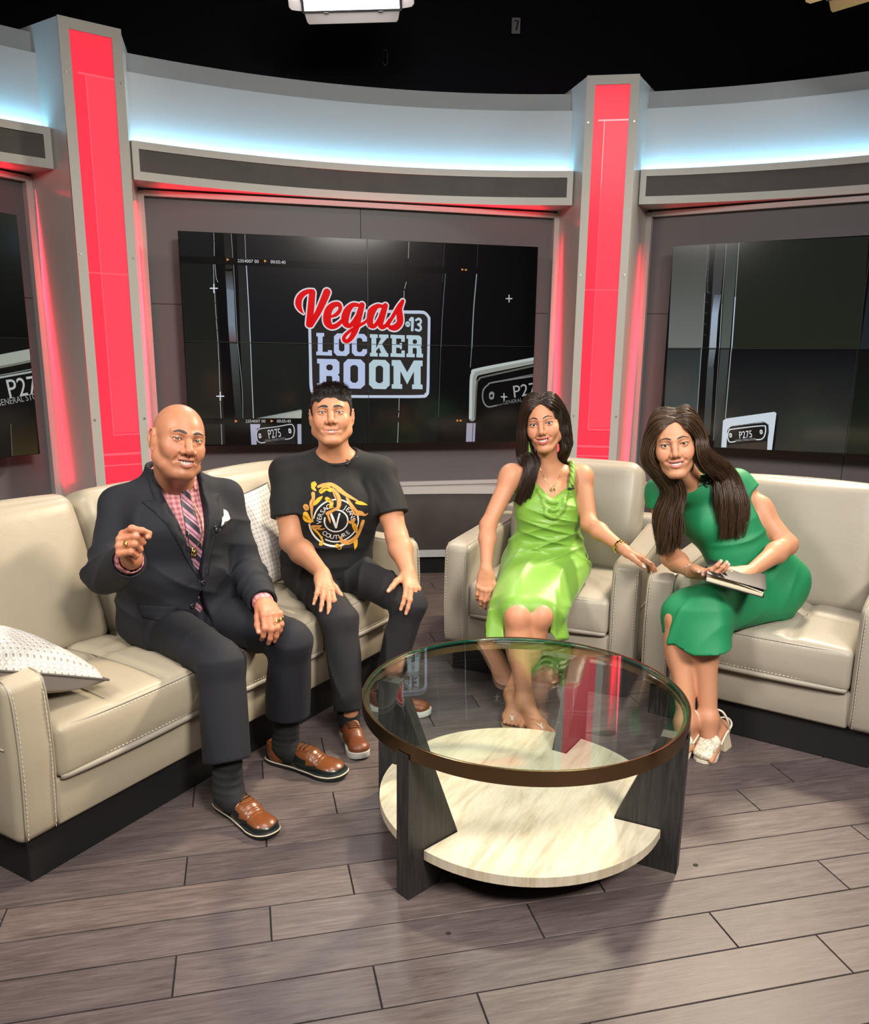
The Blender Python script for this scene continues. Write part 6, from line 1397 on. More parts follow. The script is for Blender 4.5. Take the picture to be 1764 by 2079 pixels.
    n1 = J['neck']; JB.cone(n1 - up * .08, n1 + up * .10 - fw * .005, .0735, .0715, .004, 's'); JB.plane(n1 + up * .040, unit(up + fw * .15), .003, 's', n1 + up * .06, .12)
    # sleeve ends
    aR = unit(J['wrR'] - J['elR']); aL = unit(J['wrL'] - J['elL'])
    JB.plane(wR + aR * .012, aR, .003, 's', wR + aR * .07, .10); JB.plane(wL + aL * .012, aL, .003, 's', wL + aL * .07, .09)
    JB.cone(wR - aR * .03, wR + aR * .1, .041, .043, .003, 's'); JB.cone(wL - aL * .03, wL + aL * .1, .038, .040, .003, 's')
    JB.plane((0, 0, .425), (0, 0, -1), .006, 's', J['pelv'] - up * .05, .4)
    jk = sdf_obj('suit_jacket', JB, (-1.2, 2.0, .38), (-.35, 3.0, 1.08), .0052, M_suit, root)
    tag(jk, 'navy wool jacket')
    # shirt
    SB = Sdf(); SB.flat(J['pelv'] + up * .06, ch, (.172, .136), (.165, .110), lat, .03); SB.flat(ch, J['neck'] - up * .045, (.160, .098), (.085, .070), lat, .05)
    SB.cone(J['neck'] - up * .05 + fw * .005, J['neck'] + up * .060 - fw * .004, .0720, .0680, .02)
    SB.plane(J['neck'] + up * .032, unit(up + fw * .12), .003, 's', J['neck'] + up * .06, .13); SB.cone(J['neck'] - up * .01, J['neck'] + up * .14 + fw * .005, .0655, .0645, .004, 's')
    SB.add(wedge([(0, .192), (.030, .290), (-.030, .290)], .0), TF.w(0, .08, .21), .10, .003, 's')
    for a, w_, e_ in ((aR, wR, J['elR']), (aL, wL, J['elL'])): 
        SB.cone(w_ - a * .05, w_ + a * (.019 if a is aR else .012), .0395 if a is aR else .036, .0385 if a is aR else .0345, .0)
    SB.cone(wR - aR * .02, wR + aR * .1, .0335, .0345, .002, 's')
    uvf = lambda V: TF.l(V)[:, [0, 2]]
    sh = sdf_obj('shirt', SB, (-1.2, 2.0, .48), (-.35, 3.0, 1.08), .0050, M_shirt, root, [(TF.w(0, .1, .15), .10)], None, uvf)
    tag(sh, 'pink gingham shirt')
    # collar wings
    for sg in (1, -1):
        V2, F2 = grid_poly([(sg * .004, .200), (sg * .030, .228), (sg * .058, .228), (sg * .062, .195), (sg * .046, .138)][::sg], .012)
        V, F = drape(SB, V2, F2, TF, .0055, .003); mesh_obj('collar_wing', V, F, M_shirt, sh, True, uv=uvf(np.array(V)))
    # tie
    M_tie = mat('pink_navy_striped_silk', (.5, .2, .3), .45, sheen=.3); t = NT(M_tie); v = t.coord('UV', (30, 30, 1), (0, 0, .75)); sx = t.n('ShaderNodeSeparateXYZ'); t.l(v, sx.inputs[0]); fr = t.math('FRACT', sx.outputs[0]); fy = t.math('FRACT', sx.outputs[1])
    a_ = t.ramp(fr, [(0, (.012, .014, .028)), (.36, (.55, .20, .30)), (.62, (.10, .10, .12)), (.74, (.58, .24, .34)), (.9, (.012, .014, .028))], 'CONSTANT')
    b_ = t.ramp(fy, [(0, (.015, .017, .03)), (.5, (.6, .6, .6))], 'CONSTANT'); t.base(t.mix(a_, t.mix(a_, b_, .5, 'MULTIPLY'), t.math('GREATER_THAN', fy, .5)))
    kn = [(-.018, .208), (.018, .208), (.0120, .160), (-.0120, .160)]
    def patch(nm, poly, step, S_, off, th, m_, par, lift=None):
        V2, F2 = grid_poly(poly, step); V, F = drape(S_, V2, F2, TF, off, th, lift=None if lift is None else [lift(x, z) for x, z in V2]); return mesh_obj(nm, V, F, m_, par, True, uv=uvf(np.array(V)))
    ti = patch('necktie', [(-.013, .165), (.013, .165), (.026, -.02), (.034, -.12), (.036, -.275), (.0, -.305), (-.040, -.275), (-.036, -.12), (-.026, -.02)], .014, SB, .007, .004, M_tie, root, lambda x, z: .004 * cos(x * 40))
    patch('tie_knot', kn, .008, SB, .012, .010, M_tie, ti, lambda x, z: .006 * cos(x * 70))
    # lapels
    for sg in (1, -1):
        pts = [(sg * .076, .222), (sg * .069, .18), (sg * .058, .10), (bx_ + sg * .002, bz + .008), (bx_ + sg * .030, bz + .06), (sg * .088, .06), (sg * .132, .122), (sg * .094, .126), (sg * .098, .150), (sg * .094, .222)]
        lp = patch('lapel', pts[::sg], .016, JB, .0035, .0045, M_suit, jk, lambda x, z: .004 * max(0, 1 - abs(x) / .12))
    # pocket square, pocket welts and flap
    M_hank = mat('white_linen', (.72, .70, .66), .8)
    patch('pocket_square', [(-.092, .028), (-.138, .044), (-.136, .064), (-.122, .076), (-.116, .058), (-.102, .050)], .008, JB, .004, .004, M_hank, jk, lambda x, z: .004 * sin(x * 180))
    patch('breast_pocket', [(-.090, .030), (-.155, .052), (-.156, .040), (-.092, .017)], .012, JB, .0025, .002, M_suit, jk)
    patch('pocket_flap', [(.066, -.215), (.17, -.205), (.165, -.245), (.078, -.262)][::-1], .014, JB, .004, .003, M_suit, jk)
    M_btn = mat('black_horn_button', (.01, .01, .012), .3)
    for x, z in ((bx_ - .006, bz + .0), (.018, bz - .075)):
        q = JB.march([TF.w(x, .35, z)], TF.d(0, -1, 0), 60, .7)[0]; mb = MB(); mb.lathe([(.0001, .0035), (.008, .0035), (.0095, .0015), (.0095, -.001), (.0001, -.001)], 16)
        V = TF.ws(np.array(mb.v)[:, [0, 2, 1]]) - TF.o + q + TF.d(0, .002, 0); mesh_obj('button', V, mb.f, M_btn, jk, True)
    mb = MB()
    for k in range(4):
        c = wR - aR * (.02 + .012 * k) + unit(np.cross(aR, (0, 0, 1))) * -.02 + A3(.02, -.03, -.038); 
    # tie chain with gold pendant
    pts = [(-.020, .11), (-.034, .06), (-.030, .02), (-.012, -.02), (.008, -.035), (.020, -.005), (.018, .02)]
    Q = SB.march([TF.w(x, .35, z) for x, z in pts], TF.d(0, -1, 0), 60, .7) + TF.d(0, .016, 0); mb = MB(); mb.tube(catmull(Q, 5), .0013, 5)
    q = SB.march([TF.w(.004, .35, -.045)], TF.d(0, -1, 0), 60, .7)[0] + TF.d(0, .018, 0)
    mb.tube([q + TF.d(.009 * cos(a), 0, .013 * sin(a)) for a in np.linspace(0, 2 * pi, 13)[:-1]], .0026, 6, closed=True); mb.tube([q + TF.d(-.006, .001, .008), q + TF.d(.005, .001, -.009)], .0028, 6); mb.tube([q + TF.d(.006, .001, .008), q + TF.d(-.005, .001, -.006)], .0022, 6)
    mb.build('gold_chain', M_gold, root, True)
    mq = JB.march([TF.w(-.068, .35, .02)], TF.d(0, -1, 0), 60, .7)[0]; lapel_mic(root, mq + TF.d(0, .006, 0), TF.d(0, 1, 0), TF.d(.3, 0, 1), [mq + TF.d(.004, .012, -.03), mq + TF.d(.02, .006, -.09), mq + TF.d(.03, 0, -.15)])
    ring(root, HR, 2, M_gold); ring(root, HL, 2, M_gold); ring(root, HL, 3, M_gold, True)
    # trousers
    M_tr = M_suit; TB = Sdf()
    TB.ell(J['pelv'] - up * .0, (.175, .14, .105), np.stack([lat, fw, up], 1), .03)
    for s in 'RL':
        h, k, a = J['hip' + s], J['kn' + s], J['an' + s]; sh_ = unit(a - k)
        e = a + (k - a) * (.20 if s == 'R' else .27)
        TB.cone(h, k + up * .002, .090, .067, .04); TB.flat(k, e + sh_ * .05, (.067, .064), (.068, .090), lat, .03, 'u', .3)
        TB.plane(e + (A3(0, 0, 0)), sh_ + fw * .12, .003, 's', e, .16); TB.cone(k + (a - k) * .55, e + sh_ * .1, .045, .066, .004, 's')
        creases(TB, k + (h - k) * .18 - up * .02, .13, .006, (k - h) * 1.0, 70, up, .9 + (s == 'L'), .8); creases(TB, h + (k - h) * .2, .15, .006, (k - h), 55, lat, 2.0)
        creases(TB, k + (a - k) * .5, .20, .0035, lat, 48, lat * .3 + fw, 1.0 + (s == 'L') * 2, 1, 6)
    tr = sdf_obj('suit_trousers', TB, (-1.15, 2.05, .12), (-.28, 2.9, .63), .0055, M_tr, root)
    tag(tr, 'navy wool trousers')
    M_sock = cloth_mat('black_ribbed_sock', (.006, .006, .008), .9)
    for s, q in (('R', (-.60, 2.20)), ('L', (-.49, 2.525))):
        a = J['an' + s]; k = J['kn' + s]; KB = Sdf(); KB.cone(a + (k - a) * .40, a - up * .03, .046, .044, 0); KB.cone(a - up * .03, a - up * .045 + fw * .035, .043, .036, .02); creases(KB, a + up * .02, .09, .0022, up, 260, lat, .5)
        sdf_obj('sock', KB, a - .1, a + A3(.1, .1, .22), .005, M_sock, root)
    M_sole = mat('black_rubber_sole', (.008, .012, .012), .6); M_welt2 = mat('cream_welt', (.62, .55, .42), .6); M_lace = mat('black_waxed_lace', (.008, .007, .006), .5)
    st = dict(sneaker=False, upper=(.20, .062, .018), dark=(.010, .016, .016), rough=.30, coat=.15, creases=True, solem=M_sole, weltm=M_welt2, lacem=M_lace)
    shoe(root, (-.660, 2.272), (-.458, 2.090), st); shoe(root, (-.562, 2.565), (-.290, 2.432), st)
    return root
man_navy()

M_hairblk = hair_mat('short_black_hair', (.008, .006, .005), (.030, .021, .016))
M_hairblk_s = mat('short_black_hair_base', (.010, .008, .007), .6)

def man_tee():
    root = empty('person', (0, 0, 0)); tag(root, 'black-haired man in printed black t-shirt, hands on his knees, on the sofa', 'person')
    J = dict(neck=A3(-.395, 3.20, .990), shR=A3(-.592, 3.175, .915), shL=A3(-.220, 3.235, .912), pelv=A3(-.445, 3.235, .505),
             hipR=A3(-.535, 3.20, .500), hipL=A3(-.355, 3.245, .500), knR=A3(-.343, 2.821, .430), knL=A3(-.091, 2.935, .460), anR=A3(-.305, 2.735, .10), anL=A3(-.185, 2.965, .10),
             elR=A3(-.560, 3.075, .660), wrR=A3(-.420, 2.925, .572), elL=A3(-.150, 3.130, .670), wrL=A3(-.100, 2.990, .562))
    lat = unit((J['shL'] - J['shR']) * A3(1, 1, 0)); up = A3(0, 0, 1); fw = unit(np.cross(lat, up))
    skin = A3(.50, .245, .138)
    p = dict(HP, jaw=1.04, smile=.0300, open=.0065, lipr=.80, nose=1.0, nosew=1.12, squint=.72, fold=.5, cheek=1.0, wide=1.0, lift=.0045, chin=1.05, brow=1.1, mz=-.070, ear=1.05)
    Fm = head_frame((-.404, 3.155, 1.140), (.10, -1), .22, .02, 1.0)
    HR = hand_joints(J['wrR'], (.24, -.86, -.42), (-.10, -.46, -.86), 1, 1.0, (.26, .22, .24, .30), 1.5, (.75, .12))
    HL = hand_joints(J['wrL'], (.22, -.82, -.46), (-.10, -.50, -.85), -1, 1.0, ((.45, .35, .2), (.48, .36, .2), (.50, .36, .2), (.50, .36, .2)), 1.2, (.85, .25, -.3))
    B = Sdf(); add_head(B, Fm, p)
    B.cone(Fm.w(0, -.026, -.06), J['neck'] - up * .05, .056, .062, .03); B.cone(Fm.w(0, .028, -.10), J['neck'] + fw * .02 - up * .03, .026, .042, .03)
    ch = (J['shR'] + J['shL']) / 2 - up * .12 + fw * .02
    B.flat(J['pelv'], ch - fw * .01, (.140, .095), (.150, .095), lat, .03); B.flat(ch, J['neck'] - up * .06, (.15, .09), (.075, .06), lat, .05)
    for s in 'RL':
        sg = -1 if s == 'R' else 1
        B.cone(J['neck'] - up * .03, J['sh' + s], .048, .052, .04); B.cone(J['sh' + s], J['el' + s], .053, .043, .02)
        m = J['sh' + s] * .45 + J['el' + s] * .55; B.ell(m + fw * .010, (.043, .043, .07), None, .03)
        w = J['wr' + s]; e = J['el' + s]; d = w - e
        B.cone(e, e + d * .35, .042, .046, .02); B.cone(e + d * .35, w, .045, .027, .02)
        B.cone(J['hip' + s], J['kn' + s], .070, .050, .03); B.cone(J['kn' + s], J['an' + s], .048, .036, .02)
    B.cone(J['anR'] - up * .03, (-.265, 2.67, .035), .030, .016, .01); B.cone(J['anL'] - up * .03, (-.08, 2.945, .035), .030, .016, .01)
    add_hand(B, HR); add_hand(B, HL)
    def col(V):
        C = np.tile(skin, (len(V), 1)).astype(float); head_color(Fm, p, skin, (.50, .21, .16), V, C)
        for H in (HR, HL): nail_color(H, V, C, (.68, .42, .34), .7)
        return C
    body = sdf_obj('body', B, (-.75, 2.55, -.02), (.1, 3.4, 1.28), .0058, M_skinB, root, [(Fm.o, .17), (HR['base'] + HR['y'] * .09, .13), (HL['base'] + HL['y'] * .09, .13), (Fm.w(0, .08, -.02), .10)], col)
    tag(body, 'tan skin face, neck and arms')
    face_parts(Fm, p, B, root, (.07, .05, .03), None, dict(eye=M_eye, brow=M_browdk, teeth=M_teeth, look=A3(-.1, 0, 1.40)), .7, 1.35, .0035)
    # hair: a close cap plus real strands
    HC = Sdf(); HC.ell(Fm.w(0, -.012, .034), A3(.0805, .101, .085), Fm.R, 0); HC.ell(Fm.w(0, .032, .084), A3(.062, .054, .024), Fm.R, .03)
    HC.plane(Fm.w(0, .083, .052), Fm.d(0, 1, -.42), .008, 's', Fm.o, .2)
    for s in (1, -1): HC.ell(Fm.w(s * .070, .072, -.005), A3(.030, .055, .062), Fm.R, .006, 's'); HC.ell(Fm.w(s * .085, -.012, -.018), A3(.02, .026, .036), Fm.R, .005, 's')
    HC.plane(Fm.w(0, -.04, -.035), Fm.d(0, .35, -1), .01, 's', Fm.o, .2)
    creases(HC, Fm.w(0, .02, .12), .13, .003, Fm.d(1, .3, 0), 190, Fm.d(0, 1, 0), .4)
    hm = sdf_obj('hair', HC, Fm.o - .16, Fm.o + .18, .0042, M_hairblk_s, root)
    me = hm.data; n = 9000; rg = np.random.default_rng(3)
    Vv = np.array([v.co[:] for v in me.vertices]); idx = rg.integers(0, len(Vv), n); roots = Vv[idx] + rg.normal(0, .0018, (n, 3)); N = HC.grad(roots)
    ql = Fm.l(roots); paths = []
    for i in range(n):
        q = ql[i]; top = np.clip((q[2] - .055) / .05, 0, 1) * np.clip((q[1] + .09) / .06, 0, 1)
        comb = Fm.d(-.45 + .25 * rg.normal(), .75, .10) * top + Fm.d(0, -.25, -1) * (1 - top); L = (.006 + .011 * top * np.clip(.6 + (q[1] + .02) * 6, .4, 1.3)) * rg.uniform(.7, 1.25)
        t = np.linspace(0, 1, 5)[:, None]; dd = unit(N[i] * (.30 + .12 * top) + comb); paths.append(roots[i] - N[i] * .002 + dd * L * t + comb * L * .45 * t * t)
    strands('hair_strands', paths, .0007, .0003, M_hairblk, hm)
    # t-shirt
    M_tee = cloth_mat('black_cotton_jersey', (.0030, .0030, .0036), .8, .12, 900, 0)
    TF = Frame(ch, fw); T = Sdf()
    T.flat(J['pelv'] + up * .06, ch, (.182, .138), (.186, .122), lat, .03); T.flat(ch, J['neck'] - up * .055, (.178, .112), (.095, .076), lat, .05); T.flat(J['pelv'] - up * .0, J['pelv'] + up * .06, (.185, .142), (.182, .138), lat, .03, 'u', .3)
    for s in 'RL':
        sh, el = J['sh' + s], J['el' + s]; d = unit(el - sh)
        T.cone(J['neck'] - up * .024, sh + up * .004, .056, .060, .05); SV = Sdf(); SV.flat(sh - up * .006, sh + d * .20, (.060, .060), (.074, .072), np.cross(d, fw), 0)
        e = sh + d * .180; SV.plane(e, unit(d + up * -.12), .003, 's', e + d * .06, .2); SV.cone(e - d * .018, e + d * .12, .056, .066, .004, 's')
        creases(SV, sh + d * .08 - up * .02, .13, .005, np.cross(d, fw) + d * .4, 62, d, 1.3 if s == 'R' else 2.1, .8)
        T.sub(SV, sh + d * .09, .19, .03)
    NC = J['neck'] - up * .010 + fw * .008; NN = unit(up + fw * .40); NY = np.cross(lat, NN) * -1; NY = NY if NY @ fw > 0 else -NY
    T.cone(NC - NN * .004, NC + NN * .16, .0705, .13, .004, 's')
    creases(T, J['pelv'] + up * .14 + fw * .12, .17, .0055, (.25, 0, 1), 58, None, .3, .8); creases(T, ch + lat * .13 + fw * .05, .13, .005, (1, 0, .55), 55, None, 1.1, .8); creases(T, ch - lat * .13 + fw * .05, .13, .005, (1, 0, -.55), 55, None, 2.0, .8)
    creases(T, ch + up * .08 + fw * .1, .13, .0025, lat, 70, up, .6)
    tee = sdf_obj('t_shirt', T, (-.80, 2.95, .44), (.02, 3.45, 1.06), .0052, M_tee, root, [(TF.w(0, .12, -.08), .14)]); tag(tee, 'black printed t-shirt')
    pts = [NC + (lat * cos(t_) + NY * sin(t_)) * .0725 for t_ in np.linspace(0, 2 * pi, 49)[:-1]]
    mb = MB(); mb.tube(pts, .0095, 10, closed=True); mb.build('neckband', M_tee, tee, True)
    # printed emblem
    M_w = mat('white_print', (.74, .73, .70), .7); M_y = mat('gold_print', (.72, .38, .018), .7); M_y2 = mat('amber_print', (.62, .30, .07), .7); M_dkp = mat('dark_print', (.10, .055, .02), .7)
    EX, EZ, ER = -.002, -.050, .0765
    def em(x, y): return (EX - (x - 945) / 600 * .108, EZ - (y - 1105) / 600 * .108)   # artwork units -> torso plane (x to the man's right)
    def lay(polys, off, m_, nm):
        V2 = []; F2 = []
        for P_, F_ in polys:
            b = len(V2); V2 += [em(*q) for q in P_]; F2 += [tuple(b + i for i in f)[::-1] for f in F_]
        V, F = drape(T, V2, F2, TF, off); tag(mesh_obj(nm, V, F, m_, tee, False), kind='stuff')
    def arcs(cx, cy, r, hw, a0, a1, n=40, sx=1.0):
        P_ = []
        for i in range(n + 1):
            t_ = radians(a0 + (a1 - a0) * i / n); P_ += [(cx + (r - hw) * cos(t_) * sx, cy + (r - hw) * sin(t_)), (cx + (r + hw) * cos(t_) * sx, cy + (r + hw) * sin(t_))]
        return P_, [(2 * i, 2 * i + 1, 2 * i + 3, 2 * i + 2) for i in range(n)]
    def rib(pts): V, F = stroke_mesh(pts); return [tuple(v) for v in V], [tuple(f)[::-1] for f in F]
    wl = [arcs(945, 1115, 480, 14, -172, 120), arcs(945, 1115, 480, 14, 128, 170), arcs(945, 1105, 250, 15, -95, 200), arcs(930, 1130, 560, 20, 62, 176), arcs(945, 1115, 470, 12, -60, 0)]
    wl += [rib([(838, 945, 24), (880, 1060, 27), (940, 1255, 24)]), rib([(1018, 940, 18), (985, 1060, 17), (945, 1250, 20)])]
    def arctext(s, r, a_mid, span, h, flip=False):
        ch_ = list(s); n = len(ch_)
        for i, c in enumerate(ch_):
            if c == ' ': continue
            t_ = radians(a_mid + span * ((i + .5) / n - .5)); V, F = font_mesh(c); w = V[:, 0].max() + V[:, 0].min(); k = h / .70
            x = (V[:, 0] - w / 2) * k; y = (V[:, 1] - .35) * k
            if flip: x, y = -x, -y
            er = np.array((cos(t_), sin(t_))); et = np.array((-sin(t_), cos(t_)))
            P_ = np.array((945, 1110)) + np.outer(x, et) * 1.0 + er * r + np.outer(y, er); wl.append(([tuple(q) for q in P_], [tuple(f)[::-1] for f in F]))
    arctext('VERSACE', 365, -143, 92, 100); arctext('JEANS', 365, -32, 66, 100); arctext('COUTURE', 372, 90, -98, 100, True)
    lay(wl, .0012, M_w, 'white_lettering')
    G = [[(480, 340, 50), (520, 320, 40), (470, 390, 40), (520, 450, 20)], [(580, 380, 24), (700, 340, 34), (850, 335, 40), (1000, 420, 48), (1130, 520, 40), (1300, 620, 26), (1420, 690, 14)],
         [(640, 470, 46), (740, 400, 50), (840, 440, 40)], [(900, 420, 42), (960, 540, 60), (1010, 660, 52), (990, 800, 40), (900, 850, 30), (760, 930, 40)], [(760, 620, 44), (850, 690, 40), (830, 790, 34)],
         [(470, 520, 40), (470, 620, 34), (430, 720, 44), (430, 850, 30), (430, 950, 20), (450, 1120, 14)], [(650, 580, 18), (580, 640, 40), (500, 720, 34), (440, 760, 16)], [(310, 800, 62), (320, 830, 55)], [(300, 960, 55), (320, 1050, 80), (390, 1110, 46)],
         [(440, 1250, 46), (540, 1240, 46), (620, 1210, 16)], [(470, 1290, 30), (580, 1420, 22), (650, 1560, 20), (640, 1640, 20), (590, 1650, 22), (600, 1600, 14)],
         [(700, 1280, 8), (600, 1290, 22), (510, 1260, 26)], [(960, 1680, 44), (1010, 1720, 50)], [(1040, 1480, 20), (1080, 1600, 46), (1220, 1620, 56), (1360, 1540, 50), (1460, 1380, 36), (1500, 1240, 40), (1530, 1150, 40)], [(1370, 1600, 50), (1370, 1720, 36), (1345, 1810, 6)],
         [(1180, 620, 24), (1290, 800, 40), (1370, 930, 60), (1480, 960, 50), (1570, 1010, 22), (1640, 980, 8)], [(1390, 720, 30), (1480, 740, 38), (1620, 790, 8)], [(1210, 1130, 26), (1290, 1150, 40), (1340, 1080, 24)], [(1330, 1220, 50), (1370, 1330, 44), (1390, 1420, 8)],
         [(770, 960, 22), (800, 1060, 22), (820, 1140, 10)]]
    lay([rib(g) for g in G[::2]], .0017, M_y, 'gold_scrolls'); lay([rib(g) for g in G[1::2]], .0019, M_y2, 'amber_scrolls')
    Dk = [[(620, 470, 5), (700, 410, 7), (800, 400, 5)], [(680, 490, 8), (720, 490, 8)], [(900, 480, 5), (960, 600, 8), (960, 700, 5)], [(780, 640, 5), (850, 640, 7), (870, 700, 5)], [(300, 790, 5), (330, 840, 7)], [(280, 1000, 4), (330, 1060, 6), (380, 1090, 4)], [(1300, 850, 5), (1370, 950, 8)],
          [(1100, 560, 4), (1250, 650, 6)], [(1330, 1240, 4), (1370, 1360, 6)], [(1100, 1600, 5), (1220, 1640, 7), (1330, 1580, 5)], [(960, 1690, 5), (1010, 1700, 6)], [(480, 1260, 4), (560, 1240, 6)], [(470, 620, 4), (450, 740, 6)], [(840, 360, 5), (930, 420, 8), (1000, 500, 5)]]
    lay([rib(g) for g in Dk], .0024, M_dkp, 'scroll_shading')
    mq = T.march([TF.w(-.055, .35, .165)], TF.d(0, -1, 0), 60, .7)[0]; lapel_mic(root, mq, TF.d(-.3, .8, .5), TF.d(1, .2, -.8), [mq + TF.d(-.02, .01, .02), mq + TF.d(-.045, -.02, .03)])
    # trousers
    M_tr = cloth_mat('charcoal_chino_twill', (.0105, .0095, .0125), .85, .2, 800, 0); TB = Sdf(); TB.ell(J['pelv'] - up * .0, (.170, .135, .11), np.stack([lat, fw, up], 1), .03)
    TB.flat(J['pelv'] + up * .03, J['pelv'] + up * .09, (.165, .125), (.160, .120), lat, .03, 'u', .3)
    for s in 'RL':
        h, k, a_ = J['hip' + s], J['kn' + s], J['an' + s]; sd = unit(a_ - k); e = a_ + (k - a_) * (.03 if s == 'R' else .16)
        TB.cone(h, k, .085, .063, .04); TB.flat(k, e + sd * .02, (.063, .060), (.055, .062), lat, .03, 'u', .3)
        TB.plane(e, sd, .003, 's', e, .12); TB.cone(k + (a_ - k) * .6, e + sd * .1, .040, .050, .004, 's')
        creases(TB, h + (k - h) * .45 + up * .02, .17, .0060, (k - h) + lat * .6, 62, lat, .4 + (s == 'L'), .8); creases(TB, k + (a_ - k) * .55, .17, .0050, lat + up * .2, 62, up, 1.0 + (s == 'L') * 2, .9); creases(TB, h + up * .03, .12, .004, lat * .7 + up, 60, fw, 1.9)
    tr = sdf_obj('trousers', TB, (-.72, 2.60, .06), (.06, 3.42, .66), .0055, M_tr, root); tag(tr, 'charcoal trousers')
    M_sock = cloth_mat('dark_grey_sock', (.012, .013, .016), .9)
    for s in 'RL':
        a_ = J['an' + s]; k = J['kn' + s]; KB = Sdf(); KB.cone(a_ + (k - a_) * .22, a_ - up * .04, .042, .040, 0); sdf_obj('sock', KB, a_ - .09, a_ + A3(.09, .09, .16), .006, M_sock, root)
    M_so = mat('white_rubber_sole', (.70, .69, .66), .5); M_la = mat('brown_laces', (.13, .045, .015), .6)
    st = dict(sneaker=True, upper=(.22, .062, .018), dark=(.1, .03, .01), rough=.42, coat=.1, solem=M_so, weltm=M_so, lacem=M_la)
    shoe(root, (-.325, 2.790), (-.245, 2.560), st); shoe(root, (-.245, 2.990), (-.010, 2.930), st)
    return root
man_tee()

# ---------------------------------------------------------------- the woman in the lime satin dress
def long_hair(name, parent, guides, n_per, mt, r0=.0008, r1=.00035, wave=.003, seed=1, steps=26, clump=.35):
    """guides: list of dict(p=[points], w=[bundle half widths], flat=(dir, ratio))"""
    rg = np.random.default_rng(seed); paths = []
    for g in guides:
        P = catmull(g['p'], 8); t = np.linspace(0, 1, len(P)); Wd = np.interp(t, np.linspace(0, 1, len(g['w'])), g['w'])
        T = np.gradient(P, axis=0); T /= np.linalg.norm(T, axis=1)[:, None] + 1e-9
        nrm = np.array(g['n']); U = nrm - T * (T @ nrm)[:, None]; U /= np.linalg.norm(U, axis=1)[:, None] + 1e-9; V = np.cross(T, U)
        ts = np.linspace(0, 1, steps)
        f = lambda A: np.stack([np.interp(ts, t, A[:, k]) for k in range(3)], 1)
        Ps, Us, Vs = f(P), f(U), f(V); Ws = np.interp(ts, t, Wd)
        ncl = max(3, int(n_per * g.get('d', 1) / 22)); cl = rg.uniform(-1, 1, (ncl, 2)); ph0 = rg.uniform(0, 6.28, ncl)
        for i in range(int(n_per * g.get('d', 1))):
            k = rg.integers(ncl); a = cl[k] + rg.normal(0, .16, 2) * (1.1 - clump * ts[:, None]) ; L = rg.uniform(.78, 1.0) if g.get('rag', 1) else 1
            ph = ph0[k] + rg.normal(0, .25); am = wave * (ts ** 1.2) * g.get('wave', 1)
            off = Vs * (a[:, :1] * Ws[:, None]) + Us * (a[:, 1:] * Ws[:, None] * g.get('flat', .45)) + Vs * (am * np.sin(ts * g.get('freq', 11) + ph))[:, None] + Us * (am * .7 * np.cos(ts * g.get('freq', 11) + ph))[:, None]
            q = Ps + off; m = max(6, int(steps * L)); paths.append(q[:m] + rg.normal(0, .0004, (m, 3)))
    return strands(name, paths, r0, r1, mt, parent)
M_hairbr = hair_mat('dark_brown_hair', (.010, .0055, .004), (.042, .022, .014), .32)
M_hairbr_s = mat('dark_brown_hair_base', (.014, .008, .006), .55)
M_nailw = mat('white_nail_lacquer', (.80, .78, .76), .2)
def add_leg(B, h, k, a, back, r=(.078, .050, .036), calf=.050):
    B.cone(h, k, r[0], r[1], .03); B.cone(k, a, r[1] * .90, r[2] * .86, .02); sh = a - k; B.ell(k + sh * .30 + back * .016, (calf, calf, .10), None, .04)
    B.ell(k - back * .018 + (k - h) * .02, (r[1] * .80, r[1] * .72, r[1] * .85), None, .02)
def bare_foot(B, ank, heel, toe, w=1.0):
    h = A3(*heel); t = A3(*toe); y = unit(t - h); z = A3(0, 0, 1); x = unit(np.cross(y, z)); z2 = np.cross(x, y)
    B.ell(h + y * .015 + A3(0, 0, .005), (.026, .026, .026), None, .02); B.cone(ank, h + y * .02, .030, .026, .02)
    B.cone(ank - z * .005 + y * .01, h + (t - h) * .62 + z * .010, .034, .026, .03); B.flat(h + (t - h) * .25, h + (t - h) * .70, (.027 * w, .022), (.038 * w, .017), x, .02)
    B.flat(h + (t - h) * .62, h + (t - h) * .84, (.039 * w, .018), (.036 * w, .011), x, .02)
    for i, u in enumerate((-1, -.42, .06, .5, .92)):
        s = h + (t - h) * .80 + x * u * .030; L = (1.0 - .035 * i * i ** .4); e = h + (t - h) * (.985 - .022 * i) + x * u * .034; B.cone(s, e, .0105 if i == 0 else .0085, .0095 if i == 0 else .007, .005)
    return x, y, z2
